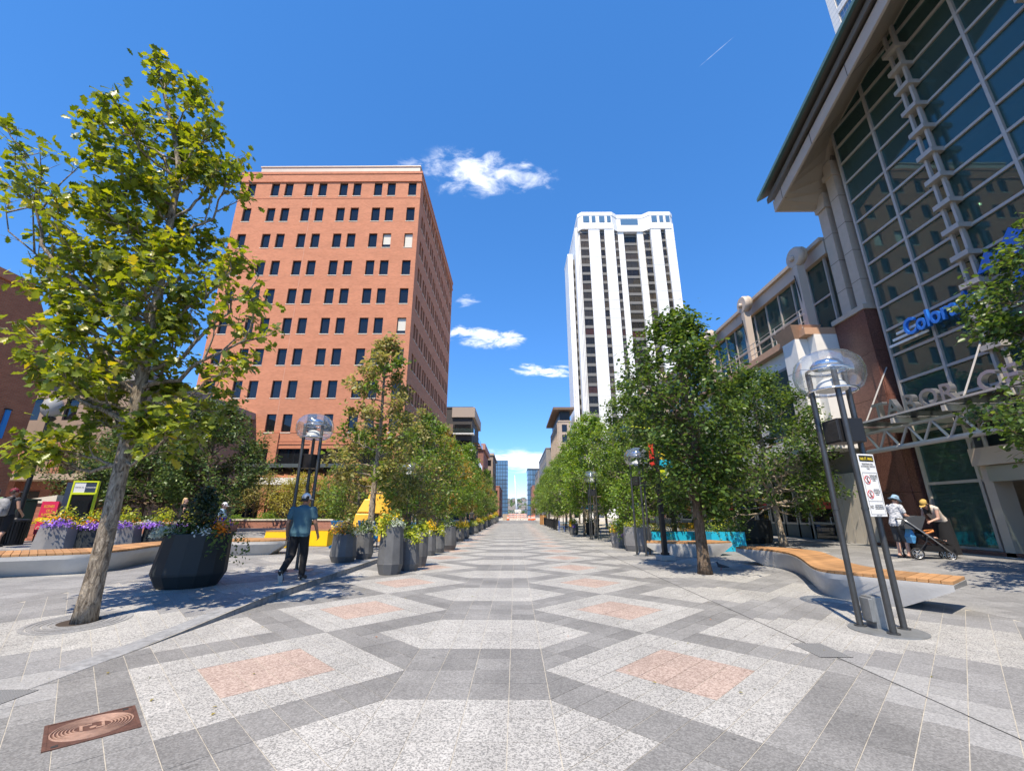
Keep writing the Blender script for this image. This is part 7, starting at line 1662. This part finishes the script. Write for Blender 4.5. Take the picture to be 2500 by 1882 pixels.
b = MB(); b.loft([[(-0.5,-0.08,1.40),(0.8,-0.08,1.40),(0.8,0.68,1.40),(-0.5,0.68,1.40)],[(-0.5,-0.08,1.52),(0.8,-0.08,1.70),(0.8,0.68,1.70),(-0.5,0.68,1.52)]]); b.build('cap_stone', M['pale_stone'], bp_)
tcn = thing('litter_bin', 'black ribbed metal litter bin beside the old street lamp', 'bin', (-16.75, 14.9, zg(-16.7,14.9)+0.003))
b = MB(); b.lathe([(0.28,0),(0.29,0.05),(0.25,0.06),(0.27,0.72),(0.31,0.74),(0.31,0.80),(0.22,0.82),(0.2,0.5)],24,cap=True); b.build('drum', M['black_metal'], tcn)
for k in range(26):
    a = 2*math.pi*k/26; b = MB(); b.obox((0.275*math.cos(a),0.275*math.sin(a),0.05),(0.30*math.cos(a),0.30*math.sin(a),0.74),0.03,0.02,up=(math.cos(a),math.sin(a),0)); b.build('rib', M['black_metal'], tcn)
lz = zg(-17.6,15.3)
ol = thing('street_lamp', 'old style black street lamp with a flared base and milky globe at the left', 'street lamp', (-17.25, 15.3, lz+0.003))
b = MB(); b.lathe([(0.30,0),(0.30,0.06),(0.24,0.10),(0.20,0.25),(0.13,0.55),(0.10,0.75),(0.115,0.80),(0.08,0.86)],20,cap=True); b.build('base', M['black_metal'], ol, smooth=40)
b = MB(); b.tube([(0,0,0.8),(0,0,4.2)],[0.085,0.06],12); b.build('pole', M['black_metal'], ol, smooth=40)
b = MB(); b.lathe([(0.05,4.2),(0.14,4.28),(0.20,4.38),(0.16,4.42)],16,cap=True); b.build('collar', M['black_metal'], ol, smooth=40)
b = MB(); b.lathe([(0.14,4.42),(0.27,4.55),(0.32,4.78),(0.26,5.02),(0.10,5.16),(0.02,5.2)],24); b.build('globe', mat('milk_glass',(0.30,0.30,0.29),0.35), ol, smooth=True)  # globe colour greyed down to include the shade on it
gb = thing('newspaper_box', 'dark green steel cabinet with a grey panel behind the litter bin', 'cabinet', (-18.2, 16.0, zg(-18.2,16.0)), R(6))
b = MB(); b.box((-0.45,-0.25,0.15),(0.45,0.25,1.45)); b.build('case', M['green_box'], gb, bevel=0.02)
b = MB(); b.box((-0.36,-0.262,0.55),(0.05,-0.251,1.15)); b.build('panel', M['grey_wall'], gb)
b = MB(); b.box((-0.50,-0.30,1.45),(0.50,0.30,1.52)); b.build('lid', M['green_box'], gb)
for x in (-0.4,0.4):
    b = MB(); b.box((x-0.03,-0.2,0),(x+0.03,0.2,0.15)); b.build('foot', M['green_box'], gb)
# brick planter walls with lawn behind
def low_wall(label, x0, x1, y, z0, z1, depth, lawn):
    t = thing('brick_wall', label, 'wall', (x0, y, z0)); W = x1-x0; h = z1-z0
    b = MB(); b.box((0,0,-0.2),(W,depth,h-0.10)); b.build('brickwork', M['brick_red'], t)
    n = int(W/1.2)
    for k in range(n):
        b = MB(); b.box((k*W/n+0.004,-0.06,h-0.10),((k+1)*W/n-0.004,0.36,h)); b.build('coping_stone', M['pale_stone'], t)
    if lawn:
        n = 5200; P = np.stack([rng.uniform(0,W,n), rng.uniform(0.4,depth,n), np.full(n,h-0.06)],1)
        stuff(link('lawn', leaves_mesh('lawn', P, np.tile([0,-0.6,0.3],(n,1)), rng.uniform(0.10,0.2,n), M['leaf_maple'], flat=0.5), t))
    return t
low_wall('long low red brick wall with a pale coping and lawn before the office block', -24.0, -12.9, 31.5, 0.13, 1.14, 4.6, True)
low_wall('red brick planter wall with a pale ledge beside the flower planters on the left', -26.0, -16.2, 23.0, 0.5, 1.10, 3.0, False)
for x, y, r, lab in ((-18.4,33.0,0.75,'rounded green shrub on the lawn behind the low brick wall'),(-15.4,32.8,0.5,'small green bush near the right end of the low brick wall'),(-20.5,32.6,0.4,'tiny green bush at the left of the lawn'),(-13.6,33.4,0.6,'grassy green bush under the grey canopy')):
    t = thing('shrub', lab, 'shrub', (x,y,1.0)); P, N = clump_pts((0,0,0.1),(r,r,r*.85),900); link('foliage', leaves_mesh('foliage', P, N, rng.uniform(.07,.13,len(P)), M['leaf_maple']), t)
    b = MB(); b.tube([(0,0,0),(0,0,r*.5)],0.03,5); b.build('stem', M['soil'], t)
t = thing('hedge', 'dark clipped planting along the top of the left planter wall', 'hedge', (-21.5,24.4,1.1)); P = np.stack([rng.uniform(-4.4,5.2,2600), rng.uniform(-0.9,0.9,2600), rng.uniform(-0.05,0.3,2600)],1); link('foliage', leaves_mesh('foliage', P, np.tile([0,-.3,.8],(2600,1)), rng.uniform(.08,.16,2600), M['leaf_locust']), t)
b = MB(); b.box((-4.4,-.9,-.1),(5.2,.9,0.0)); b.build('bed', M['soil'], t)
# yellow play sculpture of faceted blocks, yellow block seats, blue chairs
sp = thing('play_sculpture', 'tall angular yellow play sculpture of stacked faceted blocks', 'sculpture', (-7.4, 23.2, 0.13), R(8)); sp.scale = (0.86,0.86,0.9)
def frus(nm, c0, s0, c1, s1, m_='amber_paint', par=None):
    b = MB(); r = lambda c, s: [(c[0]-s[0],c[1]-s[1],c[2]),(c[0]+s[0],c[1]-s[1],c[2]),(c[0]+s[0],c[1]+s[1],c[2]),(c[0]-s[0],c[1]+s[1],c[2])]
    b.loft([r(c0,s0),r(c1,s1)]); return b.build(nm, M[m_], par or sp, bevel=0.04)
frus('block', (-0.55,-0.25,0.82),(0.52,0.42), (-0.50,-0.2,1.55),(0.46,0.36))
frus('block', (-0.48,-0.15,1.62),(0.44,0.30), (-0.28,-0.05,2.35),(0.30,0.22))
frus('block', (0.05,0.25,1.55),(0.62,0.42), (0.1,0.3,2.78),(0.46,0.34)); frus('block', (0.75,0.3,0.7),(0.42,0.4), (0.6,0.3,2.3),(0.34,0.34))
frus('leg', (-0.85,-0.35,0),(0.16,0.14), (-0.72,-0.3,0.82),(0.26,0.22)); frus('leg', (-0.2,-0.3,0),(0.13,0.13), (-0.25,-0.28,0.82),(0.2,0.2)); frus('leg', (0.55,0.2,0),(0.2,0.2), (0.65,0.25,0.72),(0.3,0.3)); frus('leg', (1.15,0.3,0),(0.16,0.2), (0.98,0.3,0.75),(0.22,0.3))
b = MB(); b.box((-0.98,-0.62,0.9),(-0.12,-0.58,1.45)); b.build('panel', M['amber_paint'], sp)
def block_seat(label, x, y, w, h, rz):
    t = thing('block_seat', label, 'seat', (x,y,0.134), rz); b = MB(); b.loft([[(-w/2-.06,-0.35,0),(w/2,-0.35,0),(w/2,0.35,0),(-w/2-.06,0.35,0)],[(-w/2+.03,-0.32,h),(w/2-.02,-0.32,h),(w/2-.02,0.32,h),(-w/2+.03,0.32,h)]]); b.build('block', M['yellow_paint'], t, bevel=0.02)
    b = MB(); b.box((-w/2+.02,-0.33,h+.002),(w/2-.01,0.33,h+0.035)); b.build('seat_board', M['bench_wood'], t)
block_seat('yellow block seat left of the walking man', -10.2, 19.4, 0.95, 0.66, R(4)); block_seat('yellow block seat right of the walking man before the blue chair', -8.75, 20.4, 0.9, 0.66, R(-8))
t = thing('planter', 'small round amber planter with a dark plant behind the yellow seat', 'planter', (-10.0,20.8,0.13)); b = MB(); b.lathe([(0.26,0),(0.36,0.25),(0.34,0.75),(0.30,0.95),(0.26,0.93)],20,cap=True); b.build('pot', M['amber_paint'], t, smooth=40); flora(t,0.34,0.9,[('leaf_dark',0,0,0.1,1.3,0.35,180,0.16)])
def lounge_chair(label, x, y, rz):
    t = thing('lounge_chair', label, 'chair', (x,y,0.134), rz)
    for k in range(5):
        b = MB(); xx = -0.27+0.135*k; b.obox((xx,0.18,0.30),(xx*1.15,0.62,1.10),0.12,0.022,up=(0,-1,0.5)); b.build('back_slat', M['blue_paint'], t)
    for k in range(5):
        b = MB(); yy = -0.32+0.12*k; b.box((-0.3,yy,0.38-0.03*k),(0.3,yy+0.105,0.40-0.03*k)); b.build('seat_slat', M['blue_paint'], t)
    for sx in (-1,1):
        b = MB(); b.box((sx*0.36-0.06,-0.40,0.55),(sx*0.36+0.06,0.32,0.575)); b.build('arm', M['blue_paint'], t)
        b = MB(); b.box((sx*0.33-0.02,-0.36,0),(sx*0.33+0.02,-0.28,0.55)); b.obox((sx*.31,-0.32,0.36),(sx*.31,0.6,0.03),0.03,0.09); b.build('leg', M['blue_paint'], t)
lounge_chair('blue slatted lounge chair left of the orange flowered planter', -7.25, 19.3, R(155)); lounge_chair('second blue lounge chair half behind the pale tree trunk', -6.6, 20.2, R(185))

# ------------------------------------------------------------------ right side furniture
bn = thing('banner_pole', 'tall black square pole with a bright banner and concrete foot before the bench', 'pole', (5.15,15.7,0), R(8))
b = MB(); b.box((-0.26,-0.24,0),(0.26,0.24,0.17)); b.build('concrete_foot', M['concrete'], bn, bevel=0.03)
b = MB(); b.box((-0.075,-0.075,0.17),(0.075,0.075,5.2)); b.build('pole', M['black_metal'], bn, bevel=0.008)
b = MB(); b.box((-0.11,-0.11,0.17),(0.11,0.11,0.25)); b.build('collar', M['black_metal'], bn)
for z in (3.15, 4.02):
    b = MB(); b.tube([(0.0,0,z),(0.62,0,z)],0.018,6); b.tube([(0,0,z),(-0.25,0,z)],0.018,6); b.build('bracket', M['black_metal'], bn)
for a, m_ in (((-0.25,3.2,-0.08,4.0),'sign_red'),((0.08,3.7,0.6,4.0),'panel_navy'),((0.08,3.42,0.6,3.7),'sign_gold'),((0.08,3.16,0.6,3.42),'planter_blue')):
    b = MB(); b.box((a[0],-0.008,a[1]),(a[2],0.008,a[3])); b.build('banner', M[m_], bn)
b = MB(); b.box((0.09,-0.02,2.62),(0.5,0.0,3.05)); b.build('lime_panel', M['lime_paint'], bn)
b = MB(); b.tube([(-0.07,0,4.55),(-0.9,0,4.62)],0.03,6); b.build('lime_arm', M['lime_paint'], bn)
def park_bench(label, x, y, rz):
    t = thing('park_bench', label, 'bench', (x,y,zg(x,y)+.003), rz)
    for k in range(5):
        b = MB(); b.box((-0.75,-0.25+0.1*k,0.43),(0.75,-0.17+0.1*k,0.46)); b.build('seat_slat', M['yellow_paint'], t)
    for k in range(6):
        b = MB(); z = 0.50+0.075*k; b.box((-0.75,0.26+0.015*k,z),(0.75,0.285+0.015*k,z+0.06)); b.build('back_slat', M['yellow_paint'], t)
    for s in (-0.55,0.55):
        b = MB(); b.tube([(s,-0.25,0),(s,-0.2,0.43),(s,0.22,0.43),(s,0.33,0.95)],0.018,6); b.tube([(s,0.3,0),(s,0.1,0.43)],0.018,6); b.build('leg_frame', M['bench_wood'], t)
park_bench('yellow slatted bench between the two turquoise planters', 10.2, 25.6, R(8)); park_bench('second yellow slatted bench near the folded parasol', 8.6, 28.3, R(-15))
def parasol(label, x, y, m_, h=2.5, r=1.5, folded=False):
    t = thing('parasol', label, 'parasol', (x,y,0)); b = MB(); b.tube([(0,0,0.0),(0,0,h+0.2)],0.025,8); b.build('pole', M['galvanized'], t)
    b = MB(); b.lathe([(0.26,0),(0.26,0.06),(0.05,0.08)],16,cap=True); b.build('base', M['black_metal'], t)
    b = MB(); n = 8
    if folded: b.loft([[(q*(1 if k % 2 else 0.55)*math.cos(2*math.pi*k/16), q*(1 if k % 2 else 0.55)*math.sin(2*math.pi*k/16), z) for k in range(16)] for q, z in ((0.24,0.7),(0.20,1.4),(0.14,2.1),(0.03,h+.1))])
    else:
        for k in range(n):
            a0, a1 = 2*math.pi*k/n, 2*math.pi*(k+1)/n; b.add([(0,0,h+0.1),(r*math.cos(a0),r*math.sin(a0),h-0.42),(r*math.cos(a1),r*math.sin(a1),h-0.42)],[(0,1,2)]); b.add([(r*math.cos(a0),r*math.sin(a0),h-0.42),(r*math.cos(a1),r*math.sin(a1),h-0.42),(r*math.cos(a1),r*math.sin(a1),h-0.58),(r*math.cos(a0),r*math.sin(a0),h-0.58)],[(0,1,2,3)])
    b.build('canopy', m_, t)
mat('canvas_blue', (0.03,0.22,0.60), 0.8); mat('canvas_white', (0.75,0.75,0.72), 0.8)
parasol('folded white parasol by the cafe behind the banner pole', 8.7, 27.0, M['canvas_white'], folded=True)
parasol('open bright blue parasol over the cafe tables on the right', 8.0, 44.5, M['canvas_blue']); parasol('second blue parasol behind the pale tree trunks on the right', 10.6, 36.0, M['canvas_blue'])
parasol('white parasol at the far end of the cafe fence', 6.6, 52, M['canvas_white'])
fe = thing('cafe_fence', 'black metal fence of upright bars along the cafe on the right', 'fence', (3.80, 41.2, 0))
for k in range(60):
    b = MB(); y = 0.3*k; b.box((-0.012,y-0.02,0.08),(0.012,y+0.02,0.92)); b.build('bar', M['black_metal'], fe)
for z in (0.08,0.92):
    b = MB(); b.box((-0.025,-0.1,z),(0.025,17.9,z+0.05)); b.build('rail', M['black_metal'], fe)
for k in range(7):
    b = MB(); b.box((-0.04,3.0*k-0.09,0),(0.04,3.0*k-0.02,1.05)); b.build('post', M['black_metal'], fe)
ch = thing('cafe_chair', 'blue metal cafe chair at the near end of the black fence', 'chair', (3.95,38.3,0), R(100), 'blue cafe chairs by the fence')
b = MB(); b.box((-0.2,-0.2,0.44),(0.2,0.2,0.46)); b.build('seat', M['chair_blue'], ch)
for k in range(4):
    b = MB(); b.box((-0.2,0.2,0.55+0.09*k),(0.2,0.22,0.61+0.09*k)); b.build('back_slat', M['chair_blue'], ch)
for sx in (-.18,.18):
    for sy, top in ((-.18,0.45),(.2,0.92)):
        b = MB(); b.tube([(sx*1.1,sy*1.1,0),(sx,sy,top)],0.014,6); b.build('leg', M['chair_blue'], ch)
for i, (x, y, r_, lb) in enumerate(((4.55,39.2,-80,'blue metal cafe chair beside the first one, its back to the street'),(6.1,33.6,60,'blue metal cafe chair behind the thin forked tree'),(6.7,34.2,-100,'blue metal cafe chair right of the black round planter'),(7.4,33.5,30,'rightmost blue metal cafe chair in front of the parasols'),(7.9,35.0,190,'blue metal cafe chair at the far cafe table'))): dup(ch, (x,y,0), R(r_), lb)
ct = thing('cafe_table', 'round blue cafe table among the blue chairs', 'table', (7.0,33.4,0)); b = MB(); b.lathe([(0.02,0.72),(0.38,0.72),(0.38,0.745),(0.02,0.745)],24); b.build('tabletop', M['planter_blue'], ct)
b = MB(); b.tube([(0,0,0.02),(0,0,0.72)],0.03,8); b.lathe([(0.25,0),(0.25,0.02),(0.03,0.04)],16,cap=True); b.build('pedestal', M['black_metal'], ct)
dup(ct, (4.3,38.7,0), 0, 'round blue cafe table at the near end of the fence')
bi = thing('litter_bin', 'brown timber clad bin beyond the end of the cafe fence', 'bin', (3.9,62.5,0)); 
for k in range(12):
    b = MB(); a = k*math.pi/6; b.obox((0.45*math.cos(a),0.45*math.sin(a),0),(0.45*math.cos(a),0.45*math.sin(a),1.3),0.2,0.03,up=(math.cos(a),math.sin(a),0)); b.build('plank', M['bench_wood'], bi)
b = MB(); b.lathe([(0.02,1.3),(0.5,1.3),(0.45,1.4),(0.02,1.42)],20); b.build('lid', M['black_metal'], bi)
ft = simple_tree('maple_tree', 'thin forked young tree beside the cafe chairs', (4.85,31.6,0), 5.2, [(2.3,0.8),(3.2,1.3),(4.3,1.0),(5.1,.3)], 0.08, 22, 3200, 0.15, 'leaf_maple', 'bark_pale', 71, fork=0.25)
pg = thing('pigeon', 'dark pigeon on the shaded paving right of the foreground trunk', 'bird', (5.85,13.1,0), R(70)); b = MB()
b.cap((0,-0.09,0.10),(0,0.05,0.12),0.035,0.05,10); b.cap((0,0.06,0.13),(0,0.09,0.19),0.032,0.024,8); b.cap((0,0.09,0.20),(0,0.105,0.20),0.024,0.02,8); b.cap((0,0.12,0.20),(0,0.145,0.193),0.007,0.003,6); b.cap((0,-0.10,0.10),(0,-0.20,0.085),0.028,0.012,8)
bake(b, 'body', mat('feather',(0.05,0.052,0.06),0.6), 0.006, 2, pg)
for x in (-.02,.02):
    b = MB(); b.tube([(x,0,0.09),(x,0.01,0.005),(x,0.04,0.004)],0.005,5); b.build('leg', M['sign_red'], pg)

# ------------------------------------------------------------------ far end of the street
mat('barrier_orange', (0.75,0.14,0.03), 0.6); mat('barrier_white', (0.80,0.80,0.78), 0.6)
def barricade(x, y, label, rz=0, dupf=None):
    t = thing('barricade', label, 'barricade', (x,y,0), rz, 'striped barricades closing the far end of the street')
    for z in (0.35,0.75,1.15):
        b = MB(); b.box((-0.9,-0.02,z),(0.9,0.02,z+0.24)); bd = b.build('board', M['barrier_white'], t)
        b = MB()
        for k in range(6): b.add([(-0.85+0.3*k,-0.024,z),(-0.70+0.3*k,-0.024,z),(-0.58+0.3*k,-0.024,z+0.24),(-0.73+0.3*k,-0.024,z+0.24)],[(0,1,2,3)])
        b.build('stripes', M['barrier_orange'], bd)
    for s in (-0.8,0.8):
        b = MB(); b.box((s-0.03,-0.3,0),(s+0.03,0.3,0.06)); b.box((s-0.03,0.02,0.06),(s+0.03,0.06,1.45)); b.build('leg', M['barrier_white'], t)
    return t
bc = barricade(-0.6, 100, 'orange and white striped barricade in the middle of the far street end')
for i, (x, y) in enumerate(((1.3,99.6),(-0.2,102.5),(1.7,103),(0.7,106))): dup(bc, (x,y,0), 0.1*i-0.15, 'orange and white striped barricade, ' + ['front right of the cluster','second row at left','second row at right','rearmost of the cluster'][i])
def barrel(x, y, label):
    t = thing('traffic_drum', label, 'traffic drum', (x,y,0), 0, 'orange traffic drums at the far barricades')
    b = MB(); b.lathe([(0.29,0.06),(0.27,0.4),(0.24,0.8),(0.18,1.0),(0.02,1.0)],16,cap=True); b.build('drum', M['barrier_orange'], t, smooth=40)
    for z, r in ((0.4,0.275),(0.68,0.255)):
        b = MB(); b.lathe([(r,z),(r-0.01,z+0.13)],16); b.build('reflective_band', M['barrier_white'], t)
    b = MB(); b.lathe([(0.36,0),(0.36,0.06),(0.28,0.06)],16,cap=True); b.build('foot', M['tyre'], t)
    return t
bl_ = barrel(3.1, 98, 'orange traffic drum touching the right end of the barricades')
for x, y, lb in ((3.7,97,'orange traffic drum, nearest one right of the barricades'),(-1.6,98.5,'orange traffic drum left of the barricades by the timber crate'),(4.3,101,'orange traffic drum farthest right at the street end')): dup(bl_, (x,y,0), 0, lb)
sb = thing('sand_crate', 'pale timber crate at the left of the far barricades', 'crate', (-2.2,101,0))
for k in range(6):
    b = MB(); b.box((-0.65,-0.4,0.02+0.22*k),(0.65,0.4,0.22+0.22*k)); b.build('plank', M['tan_wall'], sb)
t = thing('road_sign', 'white road closed sign board above the barricades', 'sign', (0.6,101,0)); b = MB(); b.box((-0.75,-0.02,1.7),(0.75,0.02,2.3)); b.build('board', M['barrier_white'], t)
text('ROAD CLOSED', 0.2, 0.002, M['sign_black'], t, (0,-0.022,1.93), (math.pi/2,0,0), 'lettering', 'CENTER')
for x in (-0.6,0.6):
    b = MB(); b.box((x-.03,0,0),(x+.03,0.03,1.7)); b.build('post', M['galvanized'], t)
# mast of the far footbridge
ms = thing('bridge_mast', 'slender white leaning bridge mast at the vanishing point of the street', 'mast', (2.2,600,0)); b = MB()
b.tube([(0,0,0),(-0.9,0,16),(-1.9,0,33),(-2.9,0,52)],[1.3,1.25,0.9,0.25],12); b.build('mast_tube', M['white_paint'], ms, smooth=True)
b = MB()
for k in range(5): b.tube([(-1.2-.35*k,0,20+6*k),(14+4*k,0,3)],0.06,4)
b.build('cables', M['white_paint'], ms)
# hillside with houses, distant ridge
hl = MB(); nx, ny = 40, 12
def hz(x, y): return 3+44*sm((y-900)/900)+6*math.sin(x*0.004)+4*math.sin(x*0.011+y*.004)
hl.add([(-1400+70*i, 850+110*j, hz(-1400+70*i, 850+110*j)-(4 if j == 0 else 0)) for j in range(ny+1) for i in range(nx+1)], [(j*(nx+1)+i, j*(nx+1)+i+1, (j+1)*(nx+1)+i+1, (j+1)*(nx+1)+i) for j in range(ny) for i in range(nx)])
mat('hill_green', (0.10,0.12,0.07), 0.9, var=0.3, vscale=0.02, coord='Position'); struct(hl.build('hill', M['hill_green'], smooth=True))
hc = [mat('house_a',(0.62,0.60,0.56),0.8), mat('house_b',(0.40,0.30,0.25),0.8), mat('house_c',(0.32,0.33,0.35),0.8), mat('house_d',(0.70,0.70,0.70),0.8)]; roofm = mat('house_roof',(0.17,0.15,0.14),0.9)
h0 = []
for m_ in hc:
    t = thing('house', 'small %s house with a dark roof among trees on the distant hillside' % m_.name.replace('house_a','cream').replace('house_b','brown').replace('house_c','grey').replace('house_d','white'), 'house', (0,0,-100), 0, 'houses on the far hillside'); b = MB(); b.box((-6,-5,-3),(6,5,6)); b.build('wall', m_, t)
    b = MB(); b.loft([[(-6.6,-5.6,6),(6.6,-5.6,6),(6.6,5.6,6),(-6.6,5.6,6)],[(-6.6,-0.1,9.5),(6.6,-0.1,9.5),(6.6,0.1,9.5),(-6.6,0.1,9.5)]]); b.build('roof', roofm, t)
    b = MB()
    for x in (-4,-1,2.6): b.box((x,-5.08,1.5),(x+1.6,-5.0,3.8))
    stuff(b.build('windows', M['room_dark'], t)); h0.append([t, False])
k = 0
for j in range(9):
    for i in range(7):
        y = 930+95*j+rng.uniform(-25,25); x = -y*0.052+(y*0.105)*i/6+rng.uniform(-7,7); q = h0[k % 4]; k += 1
        if not q[1]: q[0].location = (x,y,hz(x,y)); q[1] = True
        else: dup(q[0], (x,y,hz(x,y)), rng.uniform(-.5,.5), scale=float(rng.uniform(0.7,1.25)))
n = 5000; yy = rng.uniform(880,1950,n); xx = rng.uniform(-0.12,0.12,n)*yy; P0 = np.stack([xx,yy,[hz(x,y)+2 for x,y in zip(xx,yy)]],1); P = np.repeat(P0,10,0)+rng.normal(0,1,(n*10,3))*[3,3,2.6]
stuff(tag(link('far_wood', leaves_mesh('far_wood', P, np.tile([0,-.5,.6],(len(P),1)), rng.uniform(2,3.6,len(P)), M['leaf_locust'])), 'dark trees massed between the houses on the far hill', 'wood'))
rd = MB(); nx = 60
rd.add([(-4000+140*i, 5200, -60) for i in range(nx+1)]+[(-4000+140*i, 5600, 95+60*math.sin(i*0.7)+40*math.sin(i*1.9+1)) for i in range(nx+1)]+[(-4000+140*i, 6200, 60) for i in range(nx+1)], [(j*(nx+1)+i, j*(nx+1)+i+1, (j+1)*(nx+1)+i+1, (j+1)*(nx+1)+i) for j in range(2) for i in range(nx)])
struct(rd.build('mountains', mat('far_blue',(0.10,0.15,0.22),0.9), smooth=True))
# low traffic-free clutter: dry leaves on the paving
lv = thing('fallen_leaves', 'few dry yellow leaves scattered on the near paving', 'leaves', (0,0,0)); n = 60
P = np.stack([rng.uniform(-6,5,n), rng.uniform(2.6,12,n), np.full(n,0.012)],1); P[:,2] += np.array([zg(x,y) for x,y in P[:,:2]])
stuff(link('leaf_scatter', leaves_mesh('leaf_scatter', P, np.tile([0,0,3.0],(n,1)), rng.uniform(.02,.05,n), M['leaf_autumn'], flat=0.3), lv))
